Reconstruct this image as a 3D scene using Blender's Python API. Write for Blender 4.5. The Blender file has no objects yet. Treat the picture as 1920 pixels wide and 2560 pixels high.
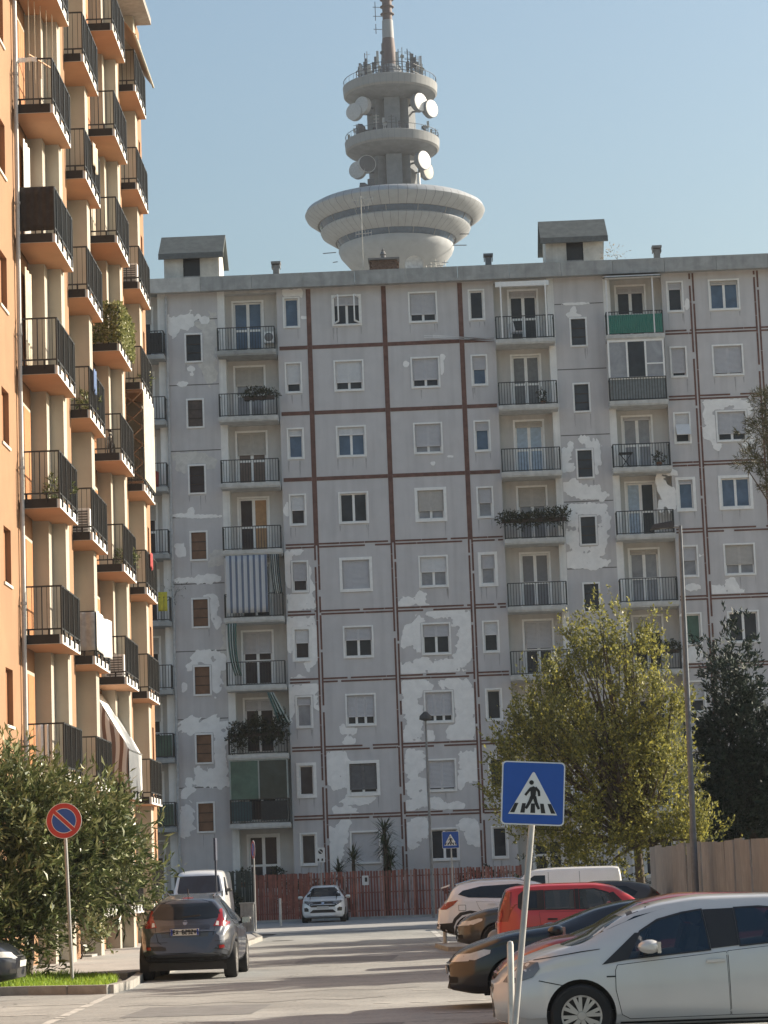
import bpy, bmesh, math, random
import numpy as np
from mathutils import Vector, Matrix
from mathutils.bvhtree import BVHTree
random.seed(7); RNG = np.random.default_rng(7)
S = bpy.context.scene
COL = S.collection
R = math.radians
# ------------------------------------------------------------------ camera
EYE = 1.75
PITCH, ROLL, YAW = 0.147, -0.0375, -0.0173
cd = bpy.data.cameras.new('camera'); cam = bpy.data.objects.new('camera', cd); COL.objects.link(cam)
F0 = Vector((math.sin(YAW), math.cos(YAW), 0)); R0 = Vector((math.cos(YAW), -math.sin(YAW), 0)); U0 = Vector((0, 0, 1))
CF = F0 * math.cos(PITCH) + U0 * math.sin(PITCH); CU = U0 * math.cos(PITCH) - F0 * math.sin(PITCH)
CR = R0 * math.cos(ROLL) + CU * math.sin(ROLL); CU2 = CU * math.cos(ROLL) - R0 * math.sin(ROLL)
cam.matrix_world = Matrix(((CR.x, CU2.x, -CF.x, 0), (CR.y, CU2.y, -CF.y, 0), (CR.z, CU2.z, -CF.z, EYE), (0, 0, 0, 1)))
cd.sensor_fit = 'HORIZONTAL'; cd.sensor_width = 36; cd.lens = 36 * 6150.5 / 1920
cd.clip_start = 0.5; cd.clip_end = 6000
S.camera = cam
# ------------------------------------------------------------------ sky and sun
SUN_EL, SUN_AZ = R(25), R(24)          # azimuth measured from +X towards +Y
w = bpy.data.worlds.new('World'); S.world = w; w.use_nodes = True
nt = w.node_tree; bg = nt.nodes['Background']
sky = nt.nodes.new('ShaderNodeTexSky'); sky.sky_type = 'NISHITA'; sky.sun_disc = False
sky.sun_elevation = SUN_EL; sky.sun_rotation = R(90) - SUN_AZ
sky.air_density = 1.7; sky.dust_density = 3.0; sky.ozone_density = 4.0; sky.altitude = 0
nt.links.new(sky.outputs[0], bg.inputs[0]); bg.inputs[1].default_value = 0.079
sd = bpy.data.lights.new('sun', 'SUN'); sun = bpy.data.objects.new('sun', sd); COL.objects.link(sun)
sd.energy = 5.0; sd.angle = R(0.53); sd.color = (1.0, 0.88, 0.72)
SD = Vector((math.cos(SUN_EL) * math.cos(SUN_AZ), math.cos(SUN_EL) * math.sin(SUN_AZ), math.sin(SUN_EL)))
sun.rotation_euler = SD.to_track_quat('Z', 'Y').to_euler(); sun.location = SD * 60
vs = S.view_settings; vs.view_transform = 'Standard'; vs.look = 'None'; vs.gamma = 1; vs.use_curve_mapping = False
vs.exposure = 1.0
# ------------------------------------------------------------------ helpers
WM = {}
I4 = Matrix.Identity(4)
class MB:
    def __init__(s): s.v = []; s.f = []; s.m = []
    def add(s, vs, fs, mi=0):
        n = len(s.v); s.v += [tuple(v) for v in vs]; s.f += [tuple(i + n for i in f) for f in fs]; s.m += [mi] * len(fs); return s
    def box(s, x0, x1, y0, y1, z0, z1, mi=0):
        return s.add([(x0, y0, z0), (x1, y0, z0), (x1, y1, z0), (x0, y1, z0), (x0, y0, z1), (x1, y0, z1), (x1, y1, z1), (x0, y1, z1)],
              [(3, 2, 1, 0), (4, 5, 6, 7), (0, 1, 5, 4), (1, 2, 6, 5), (2, 3, 7, 6), (3, 0, 4, 7)], mi)
    def quad(s, a, b, c, d, mi=0): return s.add([a, b, c, d], [(0, 1, 2, 3)], mi)
    def bar(s, p, q, w, h=None, up=(0, 0, 1), mi=0):
        h = h or w; p = Vector(p); q = Vector(q); d = (q - p).normalized(); u = Vector(up)
        if abs(d.dot(u)) > .98: u = Vector((1, 0, 0))
        a = d.cross(u).normalized() * (w / 2); b = a.cross(d).normalized() * (h / 2)
        return s.add([p - a - b, p + a - b, p + a + b, p - a + b, q - a - b, q + a - b, q + a + b, q - a + b],
              [(3, 2, 1, 0), (4, 5, 6, 7), (0, 1, 5, 4), (1, 2, 6, 5), (2, 3, 7, 6), (3, 0, 4, 7)], mi)
    def tube(s, pts, r, n=8, cap=True, mi=0):
        pts = [Vector(p) for p in pts]; k = len(pts); rs = r if isinstance(r, (list, tuple)) else [r] * k
        vs = []; fs = []; ref = None
        for i, p in enumerate(pts):
            d = (pts[min(i + 1, k - 1)] - pts[max(i - 1, 0)]).normalized()
            if ref is None: ref = Vector((1, 0, 0)) if abs(d.x) < .9 else Vector((0, 1, 0))
            a = d.cross(ref).normalized(); b = d.cross(a)
            for j in range(n):
                t = 2 * math.pi * j / n; vs.append(p + (a * math.cos(t) + b * math.sin(t)) * rs[i])
        for i in range(k - 1):
            for j in range(n):
                fs.append((i * n + j, i * n + (j + 1) % n, (i + 1) * n + (j + 1) % n, (i + 1) * n + j))
        if cap: fs.append(tuple(range(n))[::-1]); fs.append(tuple((k - 1) * n + j for j in range(n)))
        return s.add(vs, fs, mi)
    def lathe(s, prof, n=32, c=(0, 0, 0), axis='z', mi=0, cap=False, mis=None):
        vs = []; c = Vector(c)
        for r, z in prof:
            for j in range(n):
                t = 2 * math.pi * j / n; a, b = r * math.cos(t), r * math.sin(t)
                vs.append(c + Vector((a, b, z) if axis == 'z' else ((z, a, b) if axis == 'x' else (a, z, b))))
        for i in range(len(prof) - 1):
            fs = [(i * n + j, i * n + (j + 1) % n, (i + 1) * n + (j + 1) % n, (i + 1) * n + j) for j in range(n)]
            if i == 0: s.add(vs, fs, mis[0] if mis else mi); base = len(s.v) - len(vs)
            else: s.f += [tuple(q + base for q in f) for f in fs]; s.m += [mis[i] if mis else mi] * n
        if cap:
            for i in (0, len(prof) - 1):
                s.f.append(tuple(base + i * n + j for j in range(n))); s.m.append(mi)
        return s
    def prism(s, poly, y0, y1, mi=0):
        """poly in (x,z), extruded along y"""
        n = len(poly); vs = [(x, y0, z) for x, z in poly] + [(x, y1, z) for x, z in poly]
        fs = [tuple(range(n)), tuple(range(2 * n - 1, n - 1, -1))] + [(i, i + n, (i + 1) % n + n, (i + 1) % n) for i in range(n)]
        return s.add(vs, fs, mi)
    def flat(s, poly, z0, z1, mi=0):
        """poly in (x,y), extruded along z"""
        n = len(poly); vs = [(x, y, z0) for x, y in poly] + [(x, y, z1) for x, y in poly]
        fs = [tuple(range(n))[::-1], tuple(range(n, 2 * n))] + [(i, (i + 1) % n, (i + 1) % n + n, i + n) for i in range(n)]
        return s.add(vs, fs, mi)
    def mesh(s, name, mats, smooth=False):
        me = bpy.data.meshes.new(name); me.from_pydata([tuple(v) for v in s.v], [], s.f)
        mats = mats if isinstance(mats, (list, tuple)) else [mats]
        for m in mats: me.materials.append(m)
        if len(mats) > 1: me.polygons.foreach_set('material_index', s.m)
        if smooth:
            me.polygons.foreach_set('use_smooth', [True] * len(me.polygons))
            try: me.set_sharp_from_angle(angle=R(38))
            except Exception: pass
        me.update(); return me
    def build(s, name, mats, parent=None, local=False, smooth=False, loc=None, rot=None):
        return put(name, s.mesh(name, mats, smooth), parent, local, loc, rot)
def put(name, me, parent=None, local=False, loc=None, rot=None):
    o = bpy.data.objects.new(name, me); COL.objects.link(o)
    if loc is not None: o.location = loc
    if rot is not None: o.rotation_euler = rot
    if parent is not None:
        o.parent = parent
        if not local: o.matrix_parent_inverse = WM.get(parent.name, I4).inverted()
    if loc is None and rot is None: WM[o.name] = WM.get(parent.name, I4) if (local and parent is not None) else I4
    else:
        m = Matrix.LocRotScale(Vector(loc or (0, 0, 0)), None if rot is None else __import__('mathutils').Euler(rot), None)
        WM[o.name] = (WM.get(parent.name, I4) @ m) if (local and parent is not None) else m
    return o
def tag(o, label=None, cat=None, group=None, kind=None):
    if label: o['label'] = label
    if cat: o['category'] = cat
    if group: o['group'] = group
    if kind: o['kind'] = kind
    return o
def thing(name, label, cat, loc=(0, 0, 0), rz=0, group=None):
    o = put(name, None, loc=loc, rot=(0, 0, rz)); o.empty_display_size = .3
    return tag(o, label, cat, group)
# ------------------------------------------------------------------ materials
MATS = {}
def M(name, rgb, rough=.7, metal=0.0, var=.18, scale=6.0, bump=0.0, bscale=40.0, spec=.5, rgb2=None, streak=0, coat=0.0, dist=0.4, trans=0.0):
    """procedural Principled material: two tones of noise over world position, optional vertical streaks and fine relief"""
    if name in MATS: return MATS[name]
    m = bpy.data.materials.new(name); m.use_nodes = True; nt = m.node_tree; n = nt.nodes; l = nt.links
    b = n['Principled BSDF']; b.inputs['Roughness'].default_value = rough; b.inputs['Metallic'].default_value = metal
    b.inputs['Specular IOR Level'].default_value = spec
    if coat: b.inputs['Coat Weight'].default_value = coat; b.inputs['Coat Roughness'].default_value = .06
    if trans: b.inputs['Transmission Weight'].default_value = trans
    geo = n.new('ShaderNodeNewGeometry')
    tex = n.new('ShaderNodeTexNoise'); tex.inputs['Scale'].default_value = scale; tex.inputs['Detail'].default_value = 5; tex.inputs['Roughness'].default_value = .6
    tex.inputs['Distortion'].default_value = dist
    l.new(geo.outputs['Position'], tex.inputs['Vector'])
    ramp = n.new('ShaderNodeMapRange'); ramp.inputs[1].default_value = .3; ramp.inputs[2].default_value = .7; l.new(tex.outputs['Fac'], ramp.inputs[0])
    mix = n.new('ShaderNodeMix'); mix.data_type = 'RGBA'
    a = [max(0, c * (1 - var)) for c in rgb]; c2 = rgb2 or [min(1, c * (1 + var)) for c in rgb]
    mix.inputs[6].default_value = (*a, 1); mix.inputs[7].default_value = (*c2, 1); l.new(ramp.outputs[0], mix.inputs[0])
    out = mix.outputs[2]
    if streak:
        mp = n.new('ShaderNodeMapping'); mp.inputs['Scale'].default_value = (3.2, 3.2, .22); l.new(geo.outputs['Position'], mp.inputs['Vector'])
        t2 = n.new('ShaderNodeTexNoise'); t2.inputs['Scale'].default_value = 1.0; t2.inputs['Detail'].default_value = 4; l.new(mp.outputs[0], t2.inputs['Vector'])
        mr = n.new('ShaderNodeMapRange'); mr.inputs[1].default_value = .45; mr.inputs[2].default_value = .75; mr.inputs[3].default_value = 0; mr.inputs[4].default_value = streak; l.new(t2.outputs['Fac'], mr.inputs[0])
        mx = n.new('ShaderNodeMix'); mx.data_type = 'RGBA'; mx.inputs[7].default_value = (rgb[0] * .45, rgb[1] * .45, rgb[2] * .45, 1)
        l.new(mr.outputs[0], mx.inputs[0]); l.new(out, mx.inputs[6]); out = mx.outputs[2]
    l.new(out, b.inputs['Base Color'])
    if bump:
        t3 = n.new('ShaderNodeTexNoise'); t3.inputs['Scale'].default_value = bscale; t3.inputs['Detail'].default_value = 3; l.new(geo.outputs['Position'], t3.inputs['Vector'])
        bp = n.new('ShaderNodeBump'); bp.inputs['Strength'].default_value = bump; bp.inputs['Distance'].default_value = .02
        l.new(t3.outputs['Fac'], bp.inputs['Height']); l.new(bp.outputs[0], b.inputs['Normal'])
    MATS[name] = m; return m
def leafmat(name, c1, c2, c3, rough=.5, tl=.25):
    if name in MATS: return MATS[name]
    m = bpy.data.materials.new(name); m.use_nodes = True; nt = m.node_tree; n = nt.nodes; l = nt.links
    b = n['Principled BSDF']; b.inputs['Roughness'].default_value = rough; b.inputs['Specular IOR Level'].default_value = .35
    geo = n.new('ShaderNodeNewGeometry'); cr = n.new('ShaderNodeValToRGB')
    e = cr.color_ramp.elements; e[0].color = (*c1, 1); e[1].color = (*c3, 1); q = e.new(.5); q.color = (*c2, 1)
    l.new(geo.outputs['Random Per Island'], cr.inputs[0]); l.new(cr.outputs[0], b.inputs['Base Color'])
    tr = n.new('ShaderNodeBsdfTranslucent'); l.new(cr.outputs[0], tr.inputs[0]); ms = n.new('ShaderNodeMixShader'); ms.inputs[0].default_value = tl
    l.new(b.outputs[0], ms.inputs[1]); l.new(tr.outputs[0], ms.inputs[2]); l.new(ms.outputs[0], n['Material Output'].inputs[0])
    MATS[name] = m; return m
def stripemat(name, cols, period, axis='x', rough=.8, duty=None):
    """woven stripes across the cloth, in object space"""
    if name in MATS: return MATS[name]
    m = bpy.data.materials.new(name); m.use_nodes = True; nt = m.node_tree; n = nt.nodes; l = nt.links
    b = n['Principled BSDF']; b.inputs['Roughness'].default_value = rough; b.inputs['Specular IOR Level'].default_value = .1
    uv = n.new('ShaderNodeUVMap'); sp = n.new('ShaderNodeSeparateXYZ'); l.new(uv.outputs[0], sp.inputs[0])
    ml = n.new('ShaderNodeMath'); ml.operation = 'MULTIPLY'; ml.inputs[1].default_value = 1 / period; l.new(sp.outputs[0], ml.inputs[0])
    fr = n.new('ShaderNodeMath'); fr.operation = 'FRACT'; l.new(ml.outputs[0], fr.inputs[0])
    cr = n.new('ShaderNodeValToRGB'); cr.color_ramp.interpolation = 'CONSTANT'; e = cr.color_ramp.elements
    k = len(cols); e[0].color = (*cols[0], 1); e[0].position = 0; e[1].color = (*cols[1], 1); e[1].position = (duty or [0, .5])[1]
    for i in range(2, k): q = e.new(duty[i]); q.color = (*cols[i], 1)
    l.new(fr.outputs[0], cr.inputs[0]); l.new(cr.outputs[0], b.inputs['Base Color'])
    tr = n.new('ShaderNodeBsdfTranslucent'); l.new(cr.outputs[0], tr.inputs[0]); ms = n.new('ShaderNodeMixShader'); ms.inputs[0].default_value = .3
    l.new(b.outputs[0], ms.inputs[1]); l.new(tr.outputs[0], ms.inputs[2]); l.new(ms.outputs[0], n['Material Output'].inputs[0])
    MATS[name] = m; return m
def glassmat(name, rgb, rough=.1, spec=.2):
    return M(name, rgb, rough=rough, var=.25, scale=1.5, spec=spec)
PL = M('grey_plaster', (.57, .558, .562), .92, var=.05, scale=1.3, bump=.25, bscale=30, streak=.22)
PLL = M('loggia_plaster', (.56, .55, .53), .92, var=.06, scale=1.5, bump=.2, bscale=30, streak=.25)
PATCH = M('bare_render', (.88, .875, .86), .95, var=.07, scale=3, bump=.4, bscale=18)
TAN = M('old_tan_coat', (.64, .625, .59), .95, var=.12, scale=5, bump=.3)
STRIP = M('rust_red_strip', (.15, .078, .064), .9, var=.3, scale=4)
WHITEP = M('white_pier_paint', (.80, .80, .78), .9, var=.08, scale=2, streak=.5, bump=.2)
FRAME = M('white_window_frame', (.84, .84, .82), .6, var=.06)
SHUT = M('grey_roller_shutter', (.56, .555, .57), .6, var=.05)
SHUTW = M('white_roller_shutter', (.72, .72, .72), .6, var=.05)
SHUTB = M('beige_roller_shutter', (.52, .49, .45), .7, var=.08)
GLD = glassmat('dark_window_glass', (.040, .046, .056))
GLB = glassmat('sky_tint_glass', (.10, .15, .22))  # blue in the base colour stands in for reflected sky
GLC = glassmat('curtained_glass', (.30, .31, .33), .2)
GLG = glassmat('green_veranda_glass', (.09, .16, .13), .15)
GLBR = M('brown_stair_glass', (.17, .095, .06), .35, var=.25, scale=3)
CONC = M('weathered_concrete', (.36, .37, .365), .95, var=.18, scale=2.2, bump=.4, bscale=16, streak=.4)
CONCL = M('pale_concrete', (.55, .55, .53), .95, var=.15, scale=3, bump=.3, streak=.3)
ASB = M('fibre_cement_sheet', (.105, .12, .118), .9, var=.2, scale=3, streak=.3)
RAIL = M('dark_railing_paint', (.016, .020, .022), .45, var=.3)
DARK = M('dark_gap', (.015, .015, .016), .8)
WOODP = M('orange_wood_shutter', (.42, .25, .13), .7, var=.15)
# peeled areas of the facade: blobs (x, z, radius x, radius z) in metres
PATCHES = [
 [(-10.51,26.98,0.53,0.184),(-11.03,26.63,0.265,0.49),(-10.69,26.73,0.49,0.245),(-10.26,26.92,0.163,0.326)],
 [(-9.68,26.86,0.245,0.143)],
 [(-10.32,24.64,0.143,0.122),(-10.29,24.39,0.102,0.102)],
 [(-10.69,23.98,0.286,0.122)],
 [(-10.47,18.16,0.143,0.204),(-10.78,17.99,0.53,0.082),(-9.81,17.91,0.53,0.082)],
 [(-10.97,16.41,0.184,0.326),(-11.07,16.62,0.204,0.122)],
 [(-10.71,15.09,0.612,0.122),(-9.95,15.12,0.53,0.204),(-9.37,15.1,0.204,0.163)],
 [(-9.55,13.87,0.184,0.612),(-9.68,14.33,0.286,0.122),(-9.42,13.24,0.163,0.286)],
 [(-10.08,11.66,0.49,0.265),(-9.43,11.5,0.286,0.367),(-10.5,11.23,0.326,0.204),(-9.56,11.19,0.449,0.245),(-9.66,10.58,0.286,0.53)],
 [(-10.98,10.33,0.122,0.204)],
 [(-10.77,8.63,0.734,0.306),(-9.86,8.59,0.816,0.367),(-9.36,8.08,0.326,0.326),(-9.62,7.63,0.286,0.286)],
 [(-9.47,7.01,0.245,0.694),(-9.65,6.31,0.53,0.408),(-10.22,6.25,0.367,0.326),(-10.46,6.5,0.184,0.326)],
 [(-10.84,6.19,0.163,0.204),(-11.01,5.69,0.204,0.224),(-10.85,5.81,0.204,0.122)],
 [(-11.04,4.55,0.306,0.571),(-11.14,4.05,0.245,0.367)],
 [(-5.59,27.92,0.49,0.204),(-5.16,26.79,0.184,0.082)],
 [(-6.15,18.09,0.143,0.286)],
 [(-6.26,15.7,0.163,0.571),(-5.7,13.96,0.53,0.408),(-6.08,13.73,0.286,0.245),(-5.35,14.63,0.184,0.694),(-5.84,16.2,0.286,0.204),(-6.19,14.87,0.184,0.326)],
 [(-5.94,13.04,0.49,0.286),(-6.33,12.34,0.184,0.694),(-5.18,12.25,0.163,1.02),(-5.28,13.08,0.163,0.245),(-5.42,11.24,0.204,0.367),(-5.9,10.44,0.326,0.204)],
 [(-6.08,9.91,0.49,0.367),(-5.47,9.81,0.367,0.694),(-6.38,9.39,0.245,0.612),(-5.33,10.41,0.184,0.408)],
 [(-3.97,22.49,0.367,0.102),(-4.44,19.0,0.102,0.102),(-3.68,18.91,0.143,0.326),(-3.23,18.89,0.612,0.082)],
 [(-3.98,15.63,0.143,0.143),(-3.69,8.15,0.306,0.163),(-3.83,7.67,0.265,0.204),(-4.01,8.22,0.143,0.204)],
 [(-4.42,6.88,0.53,0.449),(-4.56,6.36,0.408,0.49),(-4.3,5.9,0.449,0.286),(-4.03,6.6,0.245,0.53)],
 [(-3.75,5.24,0.245,0.204),(-3.18,5.22,0.408,0.286),(-3.55,5.03,0.612,0.143),(-4.28,4.65,0.286,0.163),(-3.97,4.64,0.367,0.204)],
 [(-4.25,3.69,0.286,0.449),(-4.51,3.1,0.326,0.53),(-4.69,2.7,0.449,0.694),(-4.12,4.04,0.265,0.326),(-4.78,3.71,0.204,0.326)],
 [(-0.62,24.45,0.122,0.122),(1.04,24.72,0.122,0.122),(0.94,24.28,0.102,0.367)],
 [(0.39,19.9,0.102,0.082),(1.16,20.18,0.163,0.061)],
 [(-0.95,13.69,0.367,0.245),(-0.41,13.84,0.224,0.326),(-1.2,13.54,0.367,0.122),(-0.18,13.5,0.326,0.122)],
 [(0.53,13.16,0.612,0.204),(1.43,12.86,0.49,0.449),(1.5,12.03,0.408,0.694),(1.41,11.17,0.408,0.408),(1.14,13.24,0.612,0.204),(1.69,13.01,0.184,0.245)],
 [(-0.78,12.37,0.449,0.449),(-0.52,12.65,0.286,0.367),(-1.05,12.09,0.286,0.326),(-0.55,11.83,0.286,0.286)],
 [(-1.0,10.82,0.449,0.245),(-0.49,10.88,0.449,0.326),(0.22,10.77,0.53,0.286),(0.74,10.79,0.408,0.286),(-1.11,10.56,0.612,0.122),(0.11,10.51,0.816,0.122)],
 [(-0.87,9.93,0.53,0.408),(-1.06,9.23,0.367,0.816),(-0.89,8.41,0.367,0.938),(-0.32,9.91,0.286,0.286),(-1.22,7.81,0.204,0.326),(-0.25,7.69,0.184,0.326)],
 [(1.01,10.0,0.653,0.286),(1.45,9.33,0.408,0.816),(1.35,8.32,0.408,1.02),(0.92,7.77,0.408,0.367),(1.09,9.55,0.286,0.612)],
 [(-0.95,6.87,0.408,0.326),(-1.11,6.39,0.286,0.571),(-0.76,6.58,0.286,0.367),(-0.59,5.72,0.367,0.286),(-1.04,5.58,0.286,0.571),(-0.67,5.08,0.326,0.367),(-1.07,4.77,0.367,0.286)],
 [(1.48,6.69,0.367,0.449),(1.4,6.09,0.449,0.408),(0.98,5.74,0.326,0.286),(1.68,6.48,0.204,0.612)],
 [(-0.15,4.9,0.367,0.204),(0.18,4.69,0.326,0.163),(0.79,4.66,0.367,0.184)],
 [(-0.96,3.97,0.367,0.245),(-1.08,3.57,0.326,0.49),(-0.73,3.76,0.245,0.408),(-1.24,3.13,0.184,0.326)],
 [(1.26,3.84,0.408,0.245),(1.49,3.47,0.367,0.49),(1.63,3.11,0.245,0.326)],
 [(1.54,3.77,0.204,0.286)],
 [(7.13,26.91,0.53,0.061),(7.01,26.66,0.143,0.163),(7.0,26.32,0.286,0.143)],
 [(7.18,20.69,0.245,0.184),(7.54,20.42,0.286,0.245),(7.72,19.93,0.184,0.449),(7.52,19.31,0.184,0.367)],
 [(6.32,19.99,0.224,0.326),(6.46,19.46,0.204,0.204),(6.17,19.43,0.163,0.245),(6.54,20.4,0.122,0.204)],
 [(6.46,18.58,0.449,0.204),(6.86,18.36,0.53,0.286),(7.47,18.33,0.367,0.245),(6.63,18.82,0.184,0.184),(7.84,18.19,0.286,0.184)],
 [(6.74,17.61,0.449,0.245),(7.5,17.54,0.49,0.286),(6.65,17.05,0.326,0.408),(7.74,16.28,0.286,0.49),(6.47,16.23,0.286,0.449),(7.55,15.77,0.408,0.367),(6.77,15.39,0.694,0.367),(7.48,15.15,0.449,0.245),(6.15,15.31,0.367,0.326),(7.17,15.02,0.694,0.163),(7.0,15.9,0.204,0.408),(7.98,16.89,0.184,0.408)],
 [(7.82,17.94,0.122,0.082)],
 [(10.43,18.67,0.143,0.449),(10.59,18.2,0.163,0.694),(10.81,19.07,0.326,0.184),(10.82,17.82,0.184,0.53),(11.03,17.92,0.102,0.49),(10.44,17.63,0.163,0.286)],
 [(12.09,26.66,0.102,0.204)],
 [(12.99,22.0,0.449,0.286),(13.65,22.1,0.816,0.163),(12.75,21.51,0.204,0.408),(13.03,20.97,0.286,0.53),(12.75,20.77,0.286,0.326),(13.14,20.4,0.204,0.367),(14.21,21.76,0.408,0.408),(14.45,20.6,0.286,0.694)],
 [(12.82,13.64,0.367,0.286),(13.38,13.82,0.286,0.367),(13.73,13.52,0.245,0.184),(13.12,13.48,0.694,0.122),(12.52,13.71,0.286,0.245)],
 [(11.77,14.98,0.184,0.449),(11.69,15.29,0.367,0.122),(11.63,13.89,0.326,0.143)],
 [(11.48,12.62,0.367,0.184)],
 [(11.44,10.78,0.449,0.53),(13.15,10.51,0.326,0.449)]]
TANS = [
 [(-9.38,26.24,0.326,0.816),(-9.52,25.18,0.367,0.734),(-9.43,24.33,0.286,0.408),(-9.52,26.68,0.408,0.204)],
 [(-10.47,20.57,0.816,0.286),(-10.68,20.26,0.408,0.286),(-9.64,20.33,0.286,0.286)],
 [(-9.18,16.13,0.49,0.286),(-9.35,15.83,0.408,0.204)],
 [(-9.06,11.38,0.245,1.224)]]
# ------------------------------------------------------------------ the grey apartment block
FY = 108.33
FL = [1.41 + 3 * k for k in range(9)]          # storey lines
ZT = 28.14
G = thing('apartment_block', 'long grey nine storey apartment block with peeling plaster and rust red joint strips', 'apartment block', (3, FY, 0))
HOLES = []
def wall_panel(x0, x1, z0, z1, hole=None, y=FY, mat=PL, depth=.16, name='wall_panel'):
    b = MB()
    if hole is None: b.quad((x0, y, z0), (x1, y, z0), (x1, y, z1), (x0, y, z1))
    else:
        a0, a1, b0, b1 = hole
        if y == FY: HOLES.append(hole)
        for q in ((x0, a0, z0, z1), (a1, x1, z0, z1), (a0, a1, z0, b0), (a0, a1, b1, z1)):
            if q[1] - q[0] > .002 and q[3] - q[2] > .002: b.quad((q[0], y, q[2]), (q[1], y, q[2]), (q[1], y, q[3]), (q[0], y, q[3]))
        d = y + depth
        b.quad((a0, y, b0), (a0, d, b0), (a0, d, b1), (a0, y, b1)); b.quad((a1, y, b0), (a1, y, b1), (a1, d, b1), (a1, d, b0))
        b.quad((a0, y, b1), (a0, d, b1), (a1, d, b1), (a1, y, b1)); b.quad((a0, y, b0), (a1, y, b0), (a1, d, b0), (a0, d, b0))
    return b.build(name, mat, G)
def surround(b, x0, x1, z0, z1, y, wd=.085, pr=.03, sill=True):
    b.box(x0 - wd, x0, y - pr, y + .02, z0 - wd, z1 + wd); b.box(x1, x1 + wd, y - pr, y + .02, z0 - wd, z1 + wd)
    b.box(x0, x1, y - pr, y + .02, z1, z1 + wd); b.box(x0, x1, y - pr - (.03 if sill else 0), y + .02, z0 - wd, z0)
def sash(b, x0, x1, z0, z1, y, n=2, fw=.055):
    """casement frame with n lights; returns the light rectangles"""
    b.box(x0, x1, y, y + .05, z0, z0 + fw); b.box(x0, x1, y, y + .05, z1 - fw, z1)
    W = (x1 - x0) / n; out = []
    for i in range(n):
        a, c = x0 + i * W, x0 + (i + 1) * W
        b.box(a, a + fw, y, y + .05, z0 + fw, z1 - fw); b.box(c - fw, c, y, y + .05, z0 + fw, z1 - fw)
        out.append((a + fw, c - fw, z0 + fw, z1 - fw))
    return out
def shutter(parent, x0, x1, z0, z1, y, mat, slats=True):
    """roller shutter: a slab of real slats joined into one part"""
    b = MB(); h = .055; z = z1
    while z > z0 + .01:
        zz = max(z0, z - h + .008); b.add([(x0, y + .012, z), (x1, y + .012, z), (x1, y, zz), (x0, y, zz), (x0, y + .03, zz), (x1, y + .03, zz)], [(3, 2, 1, 0), (5, 4, 3, 2)][:1] + [(4, 5, 2, 3)]); z -= h
    b.box(x0, x1, y - .006, y + .03, z0 - .03, z0 + .02)
    return b.build('roller_shutter', mat, parent)
def window(x0, x1, z0, z1, frac=0.0, n=2, glass=None, smat=None, fmat=None, wd=.085, y=FY, extra=None, name='window', parent=None):
    fmat = fmat or FRAME; smat = smat or SHUT; glass = glass or GLD
    b = MB(); surround(b, x0, x1, z0, z1, y, wd)
    zs = z1 - (z1 - z0) * frac
    lights = sash(b, x0, x1, z0, z1 if frac < .98 else z1, y + .10, n) if frac < .98 else []
    o = b.build(name, fmat, parent or G)
    for (a, c, p, q) in lights: MB().box(a, c, y + .125, y + .135, p, q).build('pane', glass, o)
    if frac > .02: shutter(o, x0 + .01, x1 - .01, max(zs, z0 + .03), z1, y + .05, smat)
    if extra == 'open':                        # both casements swung out
        for s, xa in ((1, x0 + .02), (-1, x1 - .02)):
            m = MB(); xb = xa + s * .22; ya, yb = y - .02, y - .52
            m.bar((xa, ya, z0 + .05), (xb, yb, z0 + .05), .05, .07); m.bar((xa, ya, z1 - .05), (xb, yb, z1 - .05), .05, .07)
            m.bar((xa, ya, z0 + .05), (xa, ya, z1 - .05), .06); m.bar((xb, yb, z0 + .05), (xb, yb, z1 - .05), .06)
            sa = m.build('open_casement', FRAME, o)
    if extra == 'awning':                      # shutter pushed out at the bottom
        m = MB(); zt = z0 + (z1 - z0) * .62
        m.add([(x0, y - .02, zt), (x1, y - .02, zt), (x1 + .03, y - .34, z0 + .3), (x0 + .03, y - .34, z0 + .3), (x0, y + .02, zt), (x1, y + .02, zt), (x1 + .03, y - .31, z0 + .28), (x0 + .03, y - .31, z0 + .28)],
              [(0, 1, 2, 3), (7, 6, 5, 4), (3, 2, 6, 7), (0, 3, 7, 4), (1, 5, 6, 2)]); m.build('tilted_shutter', SHUTW, o)
    return o
def door(x0, x1, z0, z1, y, frac=.3, n=2, glass=None, fmat=None, smat=None, rail=.45):
    b = MB(); surround(b, x0, x1, z0, z1, y, .09, .03, False)
    ls = sash(b, x0, x1, z0, z1, y + .10, n, .07)
    for (a, c, p, q) in ls: b.box(a, c, y + .10, y + .15, p + (q - p) * rail - .05, p + (q - p) * rail + .05)
    o = b.build('balcony_door', fmat or FRAME, G)
    for i, (a, c, p, q) in enumerate(ls):
        zr = p + (q - p) * rail; gm = glass[i % len(glass)] if isinstance(glass, list) else (glass or GLD)
        MB().box(a, c, y + .125, y + .135, p, zr - .05).build('pane', gm, o); MB().box(a, c, y + .125, y + .135, zr + .05, q).build('pane', gm, o)
    if frac > .02: shutter(o, x0 + .01, x1 - .01, z1 - (z1 - z0) * frac, z1, y + .05, smat or SHUTB)
    return o
SL = (.93, 2.36)
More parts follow.
